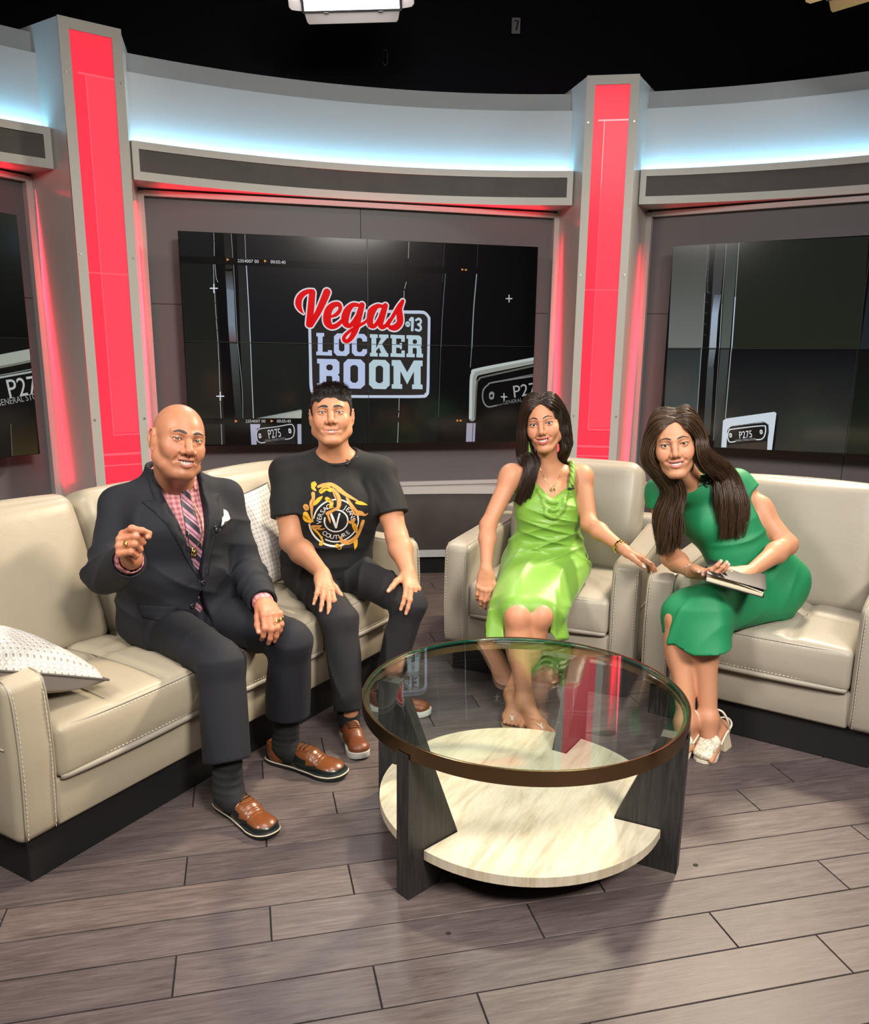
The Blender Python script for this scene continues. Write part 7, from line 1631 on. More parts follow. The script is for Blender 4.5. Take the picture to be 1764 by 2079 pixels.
def woman_lime():
    root = empty('person', (0, 0, 0)); tag(root, 'long dark-haired woman in lime satin slip dress, one hand on the armrest', 'person')
    up = A3(0, 0, 1)
    J = dict(neck=A3(.470, 3.405, .945), shR=A3(.325, 3.395, .892), shL=A3(.622, 3.42, .888), pelv=A3(.480, 3.375, .505),
             hipR=A3(.395, 3.36, .500), hipL=A3(.565, 3.36, .500), knR=A3(.318, 2.935, .412), knL=A3(.408, 2.955, .408), anR=A3(.350, 2.880, .085), anL=A3(.318, 2.955, .085),
             elR=A3(.222, 3.300, .684), wrR=A3(.209, 3.150, .535), elL=A3(.634, 3.255, .705), wrL=A3(.738, 3.075, .642))
    lat = unit((J['shL'] - J['shR']) * A3(1, 1, 0)); fw = unit(np.cross(lat, up))
    skin = A3(.50, .245, .140)
    p = dict(HP, jaw=.90, smile=.0300, open=.0105, lipr=1.15, nose=.88, nosew=.92, squint=.98, fold=.35, cheek=1.06, wide=.955, lift=.0095, chin=.86, brow=.55, mz=-.0670, ear=.9, browz=.002)
    Fm = head_frame((.447, 3.372, 1.102), (-.26, -.965), .05, .17, .975)
    HR = hand_joints(J['wrR'], (-.10, -.30, -.95), (.15, .92, -.30), 1, .92, (.25, .30, .32, .35), .45, (.45, .05))
    HL = hand_joints(J['wrL'], (.80, -.42, -.30), (-.18, -.10, -1), -1, .92, ((.10, .35, .25), (.25, .45, .3), (.32, .5, .3), (.40, .5, .3)), .8, (.55, .12))
    B = Sdf(); add_head(B, Fm, p)
    B.cone(Fm.w(0, -.026, -.055), J['neck'] - up * .045, .0445, .047, .03); B.cone(Fm.w(0, .022, -.098), J['neck'] + fw * .012 - up * .03, .020, .034, .03)
    ch = (J['shR'] + J['shL']) / 2 - up * .10 + fw * .01; wst = J['pelv'] + up * .19 + fw * .012
    B.flat(J['pelv'] + up * .01, wst, (.158, .112), (.116, .082), lat, .04); B.flat(wst, ch, (.112, .080), (.124, .082), lat, .04); B.flat(ch + up * .02, J['neck'] - up * .055, (.118, .072), (.058, .045), lat, .04)
    for s in 'RL':
        sg = -1 if s == 'R' else 1
        B.cone(J['neck'] - up * .046, J['sh' + s] - up * .004, .032, .038, .04); B.cone(J['sh' + s] - up * .006, J['el' + s], .043, .0325, .02)
        B.ell(J['sh' + s] * .9 + J['el' + s] * .1 + lat * sg * .002, (.042, .043, .048), None, .03)
        w, e = J['wr' + s], J['el' + s]; B.cone(e, e + (w - e) * .3, .033, .0345, .02); B.cone(e + (w - e) * .3, w, .034, .0205, .02)
        B.ell(ch + lat * sg * .066 + fw * .062 - up * .050, (.058, .052, .055), None, .03)
        B.cone(J['neck'] - up * .062 + fw * .040 + lat * sg * .012, J['sh' + s] * .75 + J['neck'] * .25 + up * .006 + fw * .028, .010, .009, .014)
        add_leg(B, J['hip' + s], J['kn' + s], J['an' + s], -fw * .9, (.080, .0515, .036), .049)
    fx1 = bare_foot(B, J['anR'], (.345, 2.915, .040), (.415, 2.735, .022)); fx2 = bare_foot(B, J['anL'], (.325, 2.985, .040), (.300, 2.800, .022))
    add_hand(B, HR); add_hand(B, HL)
    def col(V):
        C = np.tile(skin, (len(V), 1)).astype(float); head_color(Fm, p, skin, (.42, .095, .10), V, C)
        for H in (HR, HL): nail_color(H, V, C, (.80, .76, .74), .9)
        kn = np.exp(-(np.minimum(np.linalg.norm(V - J['knR'] - fw * .04, axis=1), np.linalg.norm(V - J['knL'] - fw * .04, axis=1)) / .05) ** 2); C *= 1 - .10 * kn[:, None] * A3(.4, 1, 1)
        return C
    body = sdf_obj('body', B, (.05, 2.60, -.02), (1.0, 3.58, 1.25), .0058, M_skinB, root, [(Fm.o, .16), (HR['base'] + HR['y'] * .08, .12), (HL['base'] + HL['y'] * .08, .12), ((.35, 2.85, .04), .15), (Fm.w(0, .08, -.02), .10)], col); tag(body, 'tan skin')
    face_parts(Fm, p, B, root, (.035, .016, .008), None, dict(eye=M_eye, brow=M_browdk, teeth=M_teeth, look=A3(-.05, 0, 1.36)), 1.7, .85, .0060)
    for H in (HR, HL): nail_tips(H, body, M_nailw, .004)
    # dress
    lime = (.165, .345, .040); M_sat = mat('lime_satin', lime, .42, sheen=.12, spec=.40); t = NT(M_sat); n = t.noise(t.coord('Object'), 14, 3); t.base(t.mix(tuple(x * .86 for x in lime), tuple(x * 1.08 for x in lime), n))
    TF = Frame(ch, fw); D = Sdf()
    D.flat(J['pelv'] + up * .015, wst, (.168, .124), (.128, .094), lat, .05); D.flat(wst, ch + up * .0, (.124, .092), (.134, .090), lat, .04)
    for sg in (-1, 1): D.ell(ch + lat * sg * .064 + fw * .060 - up * .050, (.068, .064, .064), None, .05)
    D.flat(ch, ch + up * .075 + fw * .008, (.134, .090), (.110, .075), lat, .03)
    # skirt over the thighs, dropping in front of the knees
    kR, kL = J['knR'], J['knL']; mid = (J['hipR'] + J['hipL']) / 2
    for s in 'RL': D.cone(J['hip' + s] + up * .006, J['kn' + s] + up * .012 + fw * -.03, .094, .068, .06)
    SK = Sdf()
    a1, a2 = kR - lat * .075 + up * .03 - fw * .02, kL + lat * .085 + up * .03 - fw * .02
    SK.flat(mid + up * .01, (kR + kL) / 2 - fw * .045 + up * .005, (.190, .098), (.148, .064), lat, .04, 'u', .5)
    SK.flat((kR + kL) / 2 - fw * .055, (kR + kL) / 2 - fw * .015 - up * .10, (.150, .058), (.168, .062), lat, .04, 'u', .4)
    creases(SK, (kR + kL) / 2 - fw * .03 - up * .05, .20, .0115, lat, 46, up, 1.2, .9)
    def hem(P):
        q = (P - ((kR + kL) / 2).astype(F32)); x = q @ lat.astype(F32); y = q @ fw.astype(F32)
        return (q[:, 2] + .035 + .115 * np.clip((np.abs(x) - .055) / .085, 0, 1.2) ** 1.2) * -1.0
    SK.add(lambda P: hem(P), (kR + kL) / 2, .30, .004, 's') if False else SK.add(lambda P: -hem(P) * -1.0, (kR + kL) / 2 - up * .06, .30, .004, 'i')
    for s in 'RL': SK.cone(J['hip' + s] * .3 + J['kn' + s] * .7, J['kn' + s] + fw * .002 + up * .006, .055, .0545, .006, 's'); SK.cone(J['kn' + s] + up * .006, J['an' + s], .056, .062, .006, 's')
    SK.ell((kR + kL) / 2 - fw * .06 - up * .16, (.155, .10, .12), np.stack([lat, fw, up], 1), .008, 's')
    D.sub(SK, (kR + kL) / 2 - fw * .12, .34, .03)
    creases(D, wst + fw * .10, .17, .0055, (.18, 0, 1), 115, lat, .6, .7, 9); creases(D, ch - up * .06 + fw * .1, .13, .0032, (.1, 0, 1), 120, lat, 1.4, .9, 9)
    creases(D, J['pelv'] + up * .08 + fw * .10, .17, .0070, (-.25, .3, 1), 80, lat, 2.6, .9, 10); creases(D, J['pelv'] + up * .05 + lat * .13, .14, .008, (.6, .3, 1), 75, fw, .2, .8); creases(D, J['pelv'] + up * .05 - lat * .13, .14, .008, (-.6, .3, 1), 75, fw, 1.2, .8)
    creases(D, mid + (kL + kR - J['hipL'] - J['hipR']) * .25 + up * .06, .2, .005, lat + fw * .4, 52, fw, .9)
    # neckline: cowl from the left shoulder strap down, and the bare right side under the hair
    def cutn(P):
        q = TF.l(P); x, z = q[:, 0], q[:, 2]
        zn = np.where(x < -.002, .010 + (x + .002) * -.62 + .0, .010 + (x - -.002) * .95)   # x<0 = her left
        zn = np.where(x < -.075, .055 + (-.075 - x) * 2.6, zn); zn = np.where(x > .085, .093 - (x - .085) * 1.0, zn)
        return np.maximum(zn - z, -9.) * -1 * -1
    D.add(lambda P: -cutn(P) * -.75 if False else cutn(P) * .75, TF.w(0, .05, .06), .22, .008, 's')
    for k, (dz, am) in enumerate(((-.006, .0062), (-.030, .0055), (-.052, .0045))):
        w_ = .060 - .008 * k; pts = [(-.070 + .01 * k, .042 + dz * .6), (-.040, .022 + dz), (-.006, .004 + dz * 1.25), (.030, .020 + dz * 1.3), (.052 - .012 * k, .05 + dz * 1.6)]
        pts = catmull([A3(a, b, 0) for a, b in pts], 3)[:, :2]; Q = D.march([TF.w(a, .3, b) for a, b in pts], TF.d(0, -1, 0), 60, .6)
        for u, v in zip(Q[:-1], Q[1:]): D.cone(u, v, am, am, .012)
    dr = sdf_obj('satin_dress', D, (.20, 2.78, .22), (.85, 3.56, 1.02), .0050, M_sat, root, [(TF.w(0, .1, -.02), .17)]); tag(dr, 'lime satin slip dress')
    # twisted strap on her left shoulder
    a = D.march([TF.w(-.082, .3, .040)], TF.d(0, -1, 0), 60, .6)[0]; b = B.march([J['shL'] * .70 + J['neck'] * .30 + up * .2], A3(0, 0, -1), 60, .4)[0]
    S0 = catmull([a - up * .03 + fw * .004, a + fw * .006, (a + b) / 2 + fw * .026 + up * .012, b + fw * .012 + up * .004, b - fw * .03 + up * .004, b - fw * .075 - up * .05], 7)
    mb = MB()
    for ph in (0, 2.1, 4.2):
        Q = [q + (lat * cos(i * .75 + ph) + unit(fw + up) * sin(i * .75 + ph)) * .0058 for i, q in enumerate(S0)]; mb.tube(Q, [.0085 if i < 3 else .0068 for i in range(len(Q))], 8)
    mb.build('twisted_strap', M_sat, dr, True)
    c = catmull([J['shR'] * .62 + J['neck'] * .38 + up * .2 for _ in range(2)], 2)
    b2 = B.march([J['shR'] * .66 + J['neck'] * .34 + up * .2], A3(0, 0, -1), 60, .4)[0]; a2_ = D.march([TF.w(.080, .3, .075)], TF.d(0, -1, 0), 60, .6)[0]
    mb = MB(); mb.tube(catmull([a2_ - up * .02, a2_ + fw * .002, (a2_ + b2) / 2 + fw * .022 + up * .006, b2 + up * .003, b2 - fw * .05 - up * .03], 5), .0045, 6); mb.build('strap', M_sat, dr, True)
    lapel_mic(root, a + up * .012 + fw * .012, TF.d(0, 1, 0), lat * -1, None)
    # jewellery
    nb = [(-.058, .150), (-.050, .118), (-.030, .082), (-.006, .055), (.020, .085), (.040, .125), (.050, .155)]
    Q = B.march([TF.w(x, .3, z) for x, z in nb], TF.d(0, -1, 0), 60, .6) + TF.d(0, .0015, 0); mb = MB(); mb.tube(catmull(Q, 5), .0010, 5); mb.build('necklace_chain', M_gold, root, True)
    q = B.march([TF.w(-.006, .3, .043)], TF.d(0, -1, 0), 60, .6)[0] + TF.d(0, .003, 0); mb = MB()
    mb.tube([q + TF.d(.010 * cos(t_), 0, .0105 * sin(t_)) for t_ in np.linspace(0, 2 * pi, 17)[:-1]], .0016, 6, closed=True); mb.tube([q + TF.d(.0045 * cos(t_), 0, .005 * sin(t_)) for t_ in np.linspace(0, 2 * pi, 9)[:-1]], .0013, 5, closed=True); mb.tube([q - up * .009, q + up * .009], .0012, 5); mb.tube([q - lat * .009, q + lat * .009], .0012, 5); mb.build('pendant', M_gold, root, True)
    w, e = J['wrL'], J['elL']; ax = unit(w - e); c = w - ax * .022; u = unit(np.cross(ax, up)); v = np.cross(u, ax)
    for i in range(14):
        t_ = 2 * pi * i / 14; nn = u * cos(t_) + v * sin(t_); V, F = puffbox((.0105, .012, .004), .0015, n=(3, 3, 2)); tt = np.cross(ax, nn)
        mesh_obj('bracelet_link', c + np.outer(V[:, 0], tt) + np.outer(V[:, 1], ax) + np.outer(V[:, 2] + .0265, nn), F, M_gold, body, True)
    mb = MB(); mb.tube([c + ax * .012 + (u * cos(t_) + v * sin(t_)) * .0268 for t_ in np.linspace(0, 2 * pi, 21)[:-1]], .0012, 5, closed=True); mb.build('thin_bangle', M_gold, body, True)
    M_pearl = mat('pearl_earring', (.75, .73, .70), .3); mb = MB()
    for z in (.012, -.002, -.022): q = Fm.w(-.078, .004, z); V, F = puffbox((.009, .009, .009), .0044, n=(3, 3, 3)); mb.add(V + q, F)
    tag(mb.build('ear_studs', M_pearl, body, True), kind='stuff')
    # sandals
    M_strap = mat('cream_sandal_strap', (.66, .60, .50), .5); M_ins = mat('tan_insole', (.36, .24, .14), .6)
    for (heel, toe, ank, nm) in (((.345, 2.915, .040), (.415, 2.735, .022), J['anR'], 0), ((.325, 2.985, .040), (.300, 2.800, .022), J['anL'], 1)):
        h, tq = A3(*heel), A3(*toe); y = unit((tq - h) * A3(1, 1, 0)); x = unit(np.cross(y, up)); L = np.linalg.norm((tq - h)[:2])
        mb = MB(); n = 20; ol = [(-.028, -.02), (-.034, .05), (-.034, .10), (-.045, .155), (-.036, .205), (0, .222), (.036, .20), (.045, .15), (.034, .10), (.034, .05), (.028, -.02), (0, -.034)]
        k = L / .195; P2 = [h * A3(1, 1, 0) + x * a_ + y * b_ * k for a_, b_ in ol]; mb.prism([(q[0], q[1]) for q in P2], .0, .011); so = mb.build('sandal', M_ins, root, bevel=.002)
        def at_(a_, b_): return h * A3(1, 1, 0) + x * a_ + y * b_ * k + up * np.interp(b_, [.10, .135, .16, .18], [.026, .047, .041, .032])
        mb = MB(); mb.tube(catmull([at_(.040, .105), at_(.020, .135), at_(.006, .160), at_(.002, .178)], 4), .0045, 6, flat=.6); mb.tube(catmull([at_(-.040, .105), at_(-.020, .135), at_(.0, .160), at_(.002, .178)], 4), .0045, 6, flat=.6)
        c = h + up * .030; ring_ = [c + x * cos(t_) * .033 + y * (sin(t_) * .034 + .006) + up * (.006 + .020 * max(0, sin(t_))) for t_ in np.linspace(0, 2 * pi, 25)[:-1]]; mb.tube(ring_, .0042, 6, closed=True, flat=.6)
        mb.build('sandal_strap', M_strap, so, True)
    # hair
    HC = Sdf(); HC.ell(Fm.w(0, -.018, .036), A3(.0830, .104, .0885), Fm.R, 0); HC.ell(Fm.w(0, -.055, -.02), A3(.078, .062, .085), Fm.R, .04)
    HC.ell(Fm.w(.004, .085, -.010), A3(.060, .060, .101), Fm.R, .012, 's'); HC.cone(Fm.w(-.002, .07, .135), Fm.w(-.002, -.05, .140), .012, .012, .012, 's')
    HC.chain([(*Fm.w(.060, .022, .03), .020), (*Fm.w(.078, .012, -.04), .022), (*Fm.w(.088, .010, -.11), .027), (*(J['shR'] * .5 + J['neck'] * .5 + fw * .050 + up * .02), .029), (*(J['shR'] * .62 + J['neck'] * .38 + fw * .075 - up * .075), .018)], .03)
    HC.chain([(*Fm.w(-.060, .006, .03), .018), (*Fm.w(-.074, -.014, -.04), .017), (*Fm.w(-.076, -.024, -.11), .017), (*(J['shL'] * .45 + J['neck'] * .55 - fw * .03 + up * .01), .013)], .03)
    creases(HC, Fm.w(0, 0, .0), .24, .0018, Fm.d(1, .25, 0), 200, Fm.d(0, .2, 1), .4, .8, 9)
    hs = sdf_obj('hair', HC, Fm.o - A3(.2, .18, .33), Fm.o + A3(.2, .18, .16), .0052, M_hairbr_s, root); tag(hs, 'long dark brown hair')
    G = []; part = [(-.006, .068, .092), (-.006, .045, .112), (-.005, .010, .122), (-.004, -.03, .118), (-.002, -.065, .10)]
    sR, nk = J['shR'], J['neck']
    for i, (a_, b_, c_) in enumerate(part):
        f = i / 4
        for j in range(3):
            e = j / 2
            G.append(dict(p=[Fm.w(a_, b_, c_), Fm.w(.045, b_ * .9 + .004, c_ * .80 + .008), Fm.w(.080 + .006 * e, .030 - .085 * f, .025 - .01 * e), Fm.w(.090 + .006 * e, .030 - .06 * f, -.055), Fm.w(.098 + .006 * e, .028 - .04 * f, -.125),
                             sR * (.50 + .10 * e) + nk * (.50 - .10 * e) + fw * (.078 - .03 * f) + up * .02, sR * (.62 + .12 * e) + nk * (.38 - .12 * e) + fw * (.098 - .02 * f) - up * .055, sR * (.72 + .28 * e) + nk * (.28 - .28 * e) + fw * (.090 - .02 * f) - up * (.125 + .02 * e)],
                          w=[.004, .022, .026, .026, .026, .028, .024, .016], n=Fm.d(.8, .6, 0), d=1.0, freq=9))
            G.append(dict(p=[Fm.w(a_, b_, c_), Fm.w(-.050, b_ * .9 - .002, c_ * .80 + .006), Fm.w(-.080 - .004 * e, -.006 - .05 * f, .022), Fm.w(-.085 - .004 * e, -.020 - .04 * f, -.055), Fm.w(-.084, -.030 - .03 * f, -.120), J['shL'] * (.40 + .1 * e) + nk * (.60 - .1 * e) - fw * (.02 + .03 * f) + up * (.028), J['shL'] * (.52 + .15 * e) + nk * (.48 - .15 * e) - fw * (.06) + up * (.0)],
                          w=[.005, .022, .024, .024, .024, .020, .012], n=Fm.d(-.9, .2, 0), d=.8, freq=8))
    long_hair('hair_strands', hs, G, 380, M_hairbr, .00085, .00035, .006, 5)
    return root
woman_lime()

# ---------------------------------------------------------------- the woman in the emerald dress
M_hairb2 = hair_mat('chestnut_brown_hair', (.020, .010, .006), (.10, .055, .030), .34)
M_hairb2_s = mat('chestnut_brown_hair_base', (.028, .015, .010), .55)
def woman_emerald():
    root = empty('person', (0, 0, 0)); tag(root, 'long brown-haired woman in emerald dress leaning on the armrest over a notebook', 'person')
    up = A3(0, 0, 1)
    J = dict(neck=A3(.945, 2.935, .945), shR=A3(.832, 2.945, .885), shL=A3(1.128, 2.990, .912), pelv=A3(1.262, 2.945, .510),
             hipR=A3(1.215, 2.890, .495), hipL=A3(1.300, 2.990, .500), knR=A3(.880, 2.765, .470), knL=A3(.950, 2.715, .515), anR=A3(.895, 2.640, .125), anL=A3(.975, 2.650, .135),
             elR=A3(.892, 2.950, .640), wrR=A3(.905, 2.745, .640), elL=A3(1.275, 2.850, .718), wrL=A3(1.085, 2.690, .655))
    lat = unit((J['shL'] - J['shR']) * A3(1, 1, 0)); fw = unit(np.cross(lat, up)); fw = unit(fw + A3(-.10, 0, 0))
    lat = unit(np.cross(up, fw)); spine = unit(J['neck'] - J['pelv'])
    skin = A3(.50, .250, .145)
    p = dict(HP, jaw=.93, smile=.0310, open=.0098, lipr=1.0, nose=.92, nosew=1.0, squint=.78, fold=.45, cheek=1.10, wide=.965, lift=.0090, chin=.92, brow=.65, mz=-.0665, ear=.9, bag=.3)
    Fm = head_frame((.838, 2.845, 1.078), (-.27, -.965), .06, .16, .97)
    HR = hand_joints(J['wrR'], (.34, -.86, .10), (.50, .15, .80), 1, .92, ((.30, .55, .4), (.34, .6, .4), (.4, .6, .4), (.45, .65, .4)), .5, (.55, -.25))
    HL = hand_joints(J['wrL'], (-.93, -.28, .05), (-.05, .30, -.95), -1, .92, ((.05, .15, .12), (.05, .18, .15), (.10, .22, .18), (.18, .25, .2)), .6, (.35, .12))
    B = Sdf(); add_head(B, Fm, p)
    B.cone(Fm.w(0, -.026, -.055), J['neck'] - up * .035, .044, .047, .03); B.cone(Fm.w(0, .022, -.098), J['neck'] + fw * .012 - up * .02, .020, .034, .03)
    ch = (J['shR'] + J['shL']) / 2 - spine * .10 + fw * .01; wst = J['pelv'] + spine * .215 + fw * .01
    B.flat(J['pelv'] + up * .01, wst, (.150, .105), (.110, .078), lat, .04); B.flat(wst, ch, (.108, .076), (.120, .080), lat, .04); B.flat(ch + up * .02, J['neck'] - up * .055, (.115, .070), (.056, .045), lat, .04)
    for s in 'RL':
        sg = -1 if s == 'R' else 1
        B.cone(J['neck'] - up * .044, J['sh' + s] - up * .004, .032, .038, .04); B.cone(J['sh' + s] - up * .004, J['el' + s], .046, .036, .02)
        m = J['sh' + s] * .5 + J['el' + s] * .5; B.ell(m, (.041, .041, .065), None, .03)
        w, e = J['wr' + s], J['el' + s]; B.cone(e, e + (w - e) * .3, .0345, .037, .02); B.cone(e + (w - e) * .3, w, .0365, .0215, .02)
        B.ell(ch + lat * sg * .060 + fw * .056 - spine * .045, (.052, .048, .05), None, .03)
        add_leg(B, J['hip' + s], J['kn' + s], J['an' + s], -fw * .9, (.080, .052, .0365), .051)
    F1 = ((1.045, 2.690, .085), (.938, 2.575, .016)); F2 = ((.955, 2.690, .085), (.842, 2.590, .016))
    bare_foot(B, J['anL'], *F1, .92); bare_foot(B, J['anR'], *F2, .92)
    add_hand(B, HR); add_hand(B, HL)
    def col(V):
        C = np.tile(skin, (len(V), 1)).astype(float); head_color(Fm, p, skin, (.46, .17, .15), V, C)
        for H in (HR, HL): nail_color(H, V, C, (.76, .60, .54), .8)
        kn = np.exp(-(np.minimum(np.linalg.norm(V - J['knR'] - fw * .04, axis=1), np.linalg.norm(V - J['knL'] - fw * .04, axis=1)) / .05) ** 2); C *= 1 - .10 * kn[:, None] * A3(.4, 1, 1)
        return C
    body = sdf_obj('body', B, (.60, 2.45, -.02), (1.45, 3.2, 1.23), .0058, M_skinB, root, [(Fm.o, .16), (HR['base'] + HR['y'] * .08, .12), (HL['base'] + HL['y'] * .08, .12), ((.95, 2.64, .06), .13), (Fm.w(0, .08, -.02), .10)], col); tag(body, 'tan skin')
    face_parts(Fm, p, B, root, (.045, .026, .014), None, dict(eye=M_eye, brow=mat('brown_brow_hair', (.035, .018, .010), .6), teeth=M_teeth, look=A3(-.05, 0, 1.36)), 1.2, .9, .0045)
    # dress
    em = (.006, .205, .075); M_em = cloth_mat('emerald_crepe', em, .62, .12, 900, 0, .10)
    TF = Frame(ch, fw, spine); D = Sdf()
    D.flat(J['pelv'] + up * .005, wst, (.170, .122), (.122, .090), lat, .05); D.flat(wst, ch, (.120, .088), (.132, .089), lat, .04); D.flat(ch, J['neck'] - spine * .052, (.128, .080), (.068, .058), lat, .05)
    for sg in (-1, 1): D.ell(ch + lat * sg * .058 + fw * .052 - spine * .045, (.062, .058, .058), None, .05)
    D.cone(J['neck'] - spine * .05, J['neck'] + up * .035 + fw * .002, .062, .0535, .03)
    for s in 'RL':
        sh, el = J['sh' + s], J['el' + s]; d = unit(el - sh); o = unit(sh - J['neck'])
        D.cone(J['neck'] - up * .036, sh + up * .002, .048, .053, .04); SV = Sdf(); SV.cone(sh - d * .012, sh + d * .075 + o * .012, .050, .058, 0); SV.plane(sh + d * .052, unit(d + o * .25), .003, 's', sh, .3); SV.cone(sh + d * .030, sh + d * .2, .047, .056, .003, 's')
        D.sub(SV, sh + d * .03, .13, .028)
    D.plane(J['neck'] + up * .026, unit(up + fw * .10 - lat * .12), .003, 's', J['neck'] + up * .05, .06); D.cone(J['neck'] - up * .02, J['neck'] + up * .12 + fw * .0, .0490, .0500, .003, 's')
    kR, kL = J['knR'], J['knL']; mid = (J['hipR'] + J['hipL']) / 2; km = (kR + kL) / 2; td = unit(km - mid); nl = unit(np.cross(up, td))
    for s in 'RL': D.cone(J['hip' + s] + up * .004, J['kn' + s] - td * .02 + up * .008, .094, .073, .05)
    SK = Sdf(); sd = unit((J['anR'] + J['anL']) / 2 - km)
    SK.flat(mid, km - td * .02, (.125, .112), (.112, .082), nl, .04, 'u', .5); SK.flat(km - td * .020, km - td * .012 + sd * .14 - nl * .002, (.124, .086), (.138, .098), nl, .05, 'u', .4)
    hp = km + sd * .096; SK.plane(hp, unit(sd + nl * -.30 - td * .25), .003, 's', hp, .30)
    [SK.cone(J['kn' + s] + sd * .075, J['an' + s], .055, .060, .008, 's') for s in 'RL']; SK.cone(km + sd * .11 - td * .01, km + sd * .3, .068, .085, .01, 's')
    creases(SK, km + sd * .06, .17, .0085, nl, 52, sd, .4, .9)
    D.sub(SK, (mid + km) / 2, .42, .03)
    creases(D, J['pelv'] + td * .07 + up * .06, .17, .0062, td + up * .8, 72, nl, 1.0, .8); creases(D, mid + td * .2, .20, .0050, td * .5 + nl, 58, up, .2, .8); creases(D, wst + fw * .08, .16, .0042, spine + lat * .25, 78, lat, 1.6, .8); creases(D, ch + lat * .10 - spine * .02, .10, .003, (1, 0, .6), 80, None, .6)
    dr = sdf_obj('emerald_dress', D, (.62, 2.50, .20), (1.50, 3.22, 1.05), .0050, M_em, root); tag(dr, 'emerald cap-sleeved dress')
    mq = D.march([TF.w(-.012, .3, .142)], TF.d(0, -1, 0), 60, .6)[0]; lapel_mic(root, mq + fw * .006, fw, lat + up * .35, [mq + fw * .012 - lat * .03 - up * .012, mq + fw * .012 - lat * .028 + up * .012, mq + fw * .012 - lat * .01 + up * .01, mq + fw * .006 + lat * .03 + up * .03])
    # slingback sandals with flared heels
    M_c = mat('cream_leather_sandal', (.70, .63, .52), .45); M_h = mat('cream_heel_block', (.66, .57, .42), .5); M_f = mat('floral_jacquard', (.7, .66, .58), .5); t = NT(M_f); v = t.n('ShaderNodeTexVoronoi'); v.inputs['Scale'].default_value = 75; t.l(t.coord('Object'), v.inputs[0]); n = t.noise(t.coord('Object'), 60, 3, .6, 1.5)
    t.base(t.mix(t.ramp(v.outputs['Distance'], [(.1, (.74, .70, .62)), (.5, (.66, .60, .48))]), (.42, .36, .24), t.ramp(n, [(.52, (0,) * 3), (.60, (1,) * 3)])))
    for heel, toe in (F1, F2):
        h, q = A3(*heel), A3(*toe); y = unit((q - h) * A3(1, 1, 0)); x = unit(np.cross(y, up)); L = np.linalg.norm((q - h)[:2])
        prof = [(-.022, .058), (.03, .046), (.07, .012), (.10, .0), (.22, .0)]; V = []; n = 12
        ts = np.linspace(-.020, L + .012, n); mb = MB()
        for tt in ts:
            u = (tt + .02) / (L + .032); w_ = np.interp(u, [0, .15, .4, .72, .92, 1], [.022, .028, .026, .040, .032, .012]); z = np.interp(u, [0, .25, .6, .75, 1], [.060, .052, .008, 0, .002])
            b = h * A3(1, 1, 0) + y * tt; V += [b - x * w_ + up * z, b + x * w_ + up * z, b + x * w_ + up * (z + .010), b - x * w_ + up * (z + .010)]
        F = [(4 * i + k, 4 * i + (k + 1) % 4, 4 * i + 4 + (k + 1) % 4, 4 * i + 4 + k) for i in range(n - 1) for k in range(4)] + [(3, 2, 1, 0), (4 * n - 4, 4 * n - 3, 4 * n - 2, 4 * n - 1)]
        mb.add(V, F); so = mb.build('sandal', M_c, root)
        c0 = h * A3(1, 1, 0) + y * .004; mb = MB(); V = []
        for z, hx, ya, yb in ((0, .030, -.034, .024), (.056, .021, -.020, .020)): V += [c0 + x * a_ + y * b_ + up * z for a_, b_ in ((-hx, ya), (hx, ya), (hx, yb), (-hx, yb))]
        mb.add(V, [(3, 2, 1, 0), (4, 5, 6, 7), (0, 1, 5, 4), (1, 2, 6, 5), (2, 3, 7, 6), (3, 0, 4, 7)]); mb.build('heel', M_h, so, bevel=.002)
        S2 = Sdf(); a_ = h + (q - h) * .60; b_ = q - y * .004; S2.flat(a_ + up * .020, b_ + up * .010, (.040, .026), (.034, .016), x, 0); S2.plane((0, 0, .008), (0, 0, -1), .002, 's', a_, .2); S2.plane(a_ + y * .004, -y - up * .15, .004, 's', a_, .12)
        sdf_obj('vamp', S2, np.minimum(a_, b_) - .06, np.maximum(a_, b_) + .06, .0042, M_f, so)
        def at_(p_): return B.march([p_ + up * .2], A3(0, 0, -1), 60, .3)[0]
        mb = MB(); s0 = h + (q - h) * .42; kk = h + y * .045 + up * .035
        mb.tube(catmull([h + y * .02 + x * .032 + up * -.005, kk + x * .036 + up * .005, kk + y * .012 + up * .040 + x * .02, kk + y * .016 + up * .046, kk + y * .012 + up * .040 - x * .02, kk - x * .036 + up * .005, h + y * .02 - x * .032 + up * -.005], 4), .0042, 6, flat=.6)
        mb.tube(catmull([a_ + x * .038 + up * .012, h + (q - h) * .30 + x * .033 + up * .012, h + x * .030 - y * .005 + up * .012, h - y * .030 + up * .020, h - x * .030 - y * .005 + up * .012, h + (q - h) * .30 - x * .033 + up * .012, a_ - x * .038 + up * .012], 4), .0040, 6, flat=.6); mb.build('sandal_strap', M_c, so, True)
    # bracelet and ring
    w, e = J['wrR'], J['elR']; ax = unit(w - e); u = unit(np.cross(ax, up)); v_ = np.cross(u, ax); mb = MB()
    mb.tube([w - ax * .012 + (u * cos(t_) + v_ * sin(t_)) * .0262 + ax * .006 * sin(t_) for t_ in np.linspace(0, 2 * pi, 25)[:-1]], .0014, 5, closed=True); mb.build('thin_bracelet', mat('white_gold', (.78, .74, .66), .2, .9), body, True)
    ring(body, HL, 2, mat('silver_ring_metal', (.75, .74, .72), .2, 1.0), False)
    # hair
    HC = Sdf(); HC.ell(Fm.w(0, -.018, .036), A3(.0835, .104, .0885), Fm.R, 0); HC.ell(Fm.w(0, -.055, -.02), A3(.080, .062, .085), Fm.R, .04)
    HC.ell(Fm.w(.008, .085, -.010), A3(.062, .060, .101), Fm.R, .012, 's')
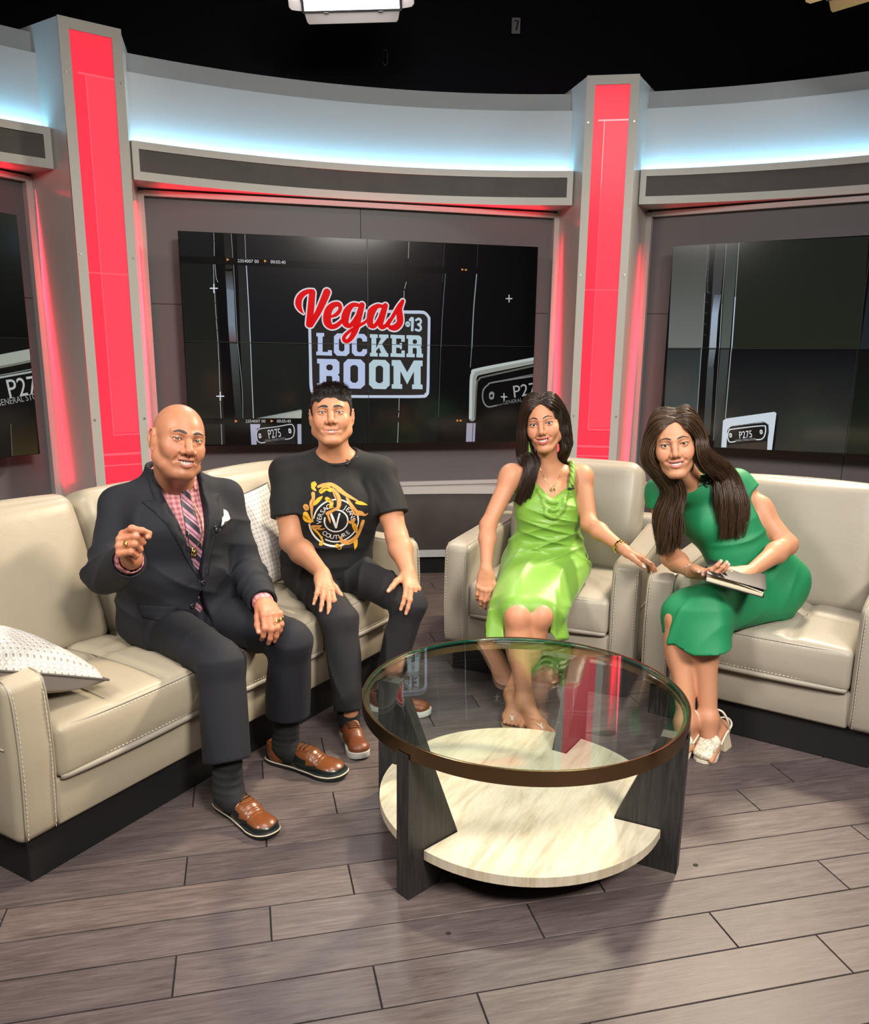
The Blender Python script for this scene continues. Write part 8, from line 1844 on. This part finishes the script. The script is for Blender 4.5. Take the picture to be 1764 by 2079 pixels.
    sR, sL, nk = J['shR'], J['shL'], J['neck']
    HC.chain([(*Fm.w(.062, .014, .03), .018), (*Fm.w(.080, .012, -.05), .019), (*(sR * .88 + nk * .12 + fw * .075 + up * .030), .024), (*(sR * .95 + nk * .05 + fw * .080 - up * .06), .025), (*(sR * .92 + nk * .08 + fw * .085 - up * .15), .016)], .03)
    HC.chain([(*Fm.w(-.064, .012, .03), .018), (*Fm.w(-.080, .006, -.05), .021), (*(sL * .45 + nk * .55 + fw * .060 + up * .030), .028), (*(sL * .62 + nk * .38 + fw * .095 - up * .07), .031), (*(sL * .66 + nk * .34 + fw * .105 - up * .15), .020)], .03)
    creases(HC, Fm.w(0, 0, -.05), .30, .002, Fm.d(1, .25, 0), 170, Fm.d(0, .2, 1), .4, .8, 9)
    hs = sdf_obj('hair', HC, Fm.o - A3(.24, .22, .40), Fm.o + A3(.34, .2, .16), .0055, M_hairb2_s, root); tag(hs, 'long chestnut hair')
    G = []; part = [(-.012, .070, .088), (-.014, .045, .110), (-.014, .010, .122), (-.012, -.03, .118), (-.008, -.065, .10)]
    for i, (a_, b_, c_) in enumerate(part):
        f = i / 4
        for j in range(3):
            e = j / 2
            G.append(dict(p=[Fm.w(a_, b_, c_), Fm.w(.045, b_ * .9 + .002, c_ * .82 + .006), Fm.w(.080 + .005 * e, .032 - .085 * f, .025), Fm.w(.090 + .006 * e, .028 - .06 * f, -.055), sR * (.78 + .26 * e) + nk * (.22 - .26 * e) + fw * (.100 - .03 * f) + up * .030, sR * (.80 + .36 * e) + nk * (.20 - .36 * e) + fw * (.110 - .03 * f) - up * .060, sR * (.74 + .40 * e) + nk * (.26 - .40 * e) + fw * (.118 - .03 * f) - up * .140, sR * (.66 + .44 * e) + nk * (.34 - .44 * e) + fw * (.115 - .03 * f) - up * (.205 + .03 * f)],
                          w=[.004, .022, .022, .024, .028, .028, .024, .012], n=Fm.d(.8, .6, 0), d=1.0, freq=11))
            G.append(dict(p=[Fm.w(a_, b_, c_), Fm.w(-.052, b_ * .9 + .004, c_ * .84 + .004), Fm.w(-.084 - .005 * e, .034 - .085 * f, .022), Fm.w(-.094 - .006 * e, .026 - .06 * f, -.055), sL * (.36 + .18 * e) + nk * (.64 - .18 * e) + fw * (.092 - .03 * f) + up * .038, sL * (.46 + .30 * e) + nk * (.54 - .30 * e) + fw * (.124 - .03 * f) - up * .045, sL * (.50 + .30 * e) + nk * (.50 - .30 * e) + fw * (.135 - .03 * f) - up * .125, sL * (.54 + .28 * e) + nk * (.46 - .28 * e) + fw * (.128 - .03 * f) - up * (.190 + .03 * f)],
                          w=[.004, .024, .024, .028, .032, .034, .028, .014], n=Fm.d(-.8, .6, 0), d=1.1, freq=11))
    long_hair('hair_strands', hs, G, 380, M_hairb2, .00085, .00035, .013, 9)
    # notebook held over the lap
    nbk = empty('notebook', (0, 0, 0)); tag(nbk, 'open black notebook with cream pages in the emerald-dressed woman\'s hands', 'notebook')
    o = NB_O; R3 = NB_R
    M_cov = mat('black_notebook_cover', (.012, .012, .014), .5); M_pg = mat('cream_paper', (.70, .64, .48), .8); t = NT(M_pg); wv = t.n('ShaderNodeTexWave'); wv.inputs['Scale'].default_value = 160; wv.bands_direction = 'Z'; t.l(t.coord('Object'), wv.inputs[0]); t.base(t.mix((.72, .66, .50), (.58, .52, .38), wv.outputs[0]))
    def bx(nm, x0, x1, y0, y1, z0, z1, m_, tilt=0.0, par=None, bend=0.0):
        x0, x1 = x0 * 1.85 + .085, x1 * 1.85 + .085
        V, F = puffbox((x1 - x0, y1 - y0, z1 - z0), .0012, n=(10, 3, 2)); V = V + ((x0 + x1) / 2, (y0 + y1) / 2, (z0 + z1) / 2)
        if tilt or bend:
            u = (V[:, 0] - x1 if tilt < 0 else V[:, 0] - x0); a_ = abs(tilt); V = V.copy(); V[:, 2] += np.abs(u) * math.tan(a_) + bend * np.sin(np.clip(np.abs(u) / (x1 - x0), 0, 1) * pi)
        return mesh_obj(nm, o + V @ R3.T, F, m_, par or nbk, True)
    c1 = bx('cover', -.105, .0, -.07, .07, -.010, -.007, M_cov, 0); c2 = bx('cover', -.105, .0, -.07, .07, .018, .021, M_cov, -.0)
    bx('page_block', -.102, -.003, -.067, .067, -.007, .004, M_pg); bx('page_block', -.102, -.003, -.067, .067, .004, .0075, M_pg, -.07, None, .004)
    return root
NB_FW = unit((.62, -.78, 0)); 
NB_O = A3(1.030, 2.640, .640)
_x = unit((.93, -.30, -.20)); _z = unit(A3(.06, -.16, 1)); _z = unit(_z - _x * (_z @ _x)); NB_R = np.stack([_x, np.cross(_z, _x), _z], 1)
woman_emerald()

# ---------------------------------------------------------------- small things on the black wall and on the floor
M_tagw = mat('white_tag_card', (.42, .42, .44), .7)
t = empty('hanging_tag', (.516, 6.17, 3.575)); tag(t, 'small white tag with black mark hanging on the black back wall', 'tag')
m = MB(); m.box((0, 0, 0), (.058, .004, .098)); m.build('card', M_tagw, t, bevel=.001)
m = MB(); m.tube([(-.012, -.003, .030), (.014, -.003, .030), (.002, -.003, -.030)], .005, 6); m.build('black_mark', M_black, t)
t = empty('wall_hook', (-.379, 6.17, 3.366)); tag(t, 'small grey J-shaped hook on the black back wall', 'hook')
m = MB(); m.tube(catmull([(-.014, 0, .045), (.014, -.01, .045), (.016, -.012, -.03), (0, -.014, -.048), (-.014, -.014, -.03)], 5), .004, 6); m.build('hook_wire', mat('dull_wire', (.16, .16, .18), .4, .6), t, True)
rg = np.random.default_rng(11)
def scrap(x, y, r, label, stretch=1.0, ang=0.0):
    n = 11; P = []
    for i in range(n):
        a = 2 * pi * i / n; q = r * rg.uniform(.55, 1.1); u, v = q * cos(a) * stretch, q * sin(a); P.append((x + u * cos(ang) - v * sin(ang), y + u * sin(ang) + v * cos(ang)))
    m = MB(); m.prism(P, .0003, .0022); tag(m.build('floor_scrap', M_scrap), label, 'scrap')
scrap(.640, 2.790, .026, 'torn black tape scrap on the floor under the glass, right of sandals', 3.0, .1)
scrap(.735, 1.985, .006, 'tiny dark scrap on the floor right of the coffee table leg', 1.3)
scrap(.045, 1.700, .006, 'tiny dark scrap on the floor in front of the travertine shelf', 1.2)
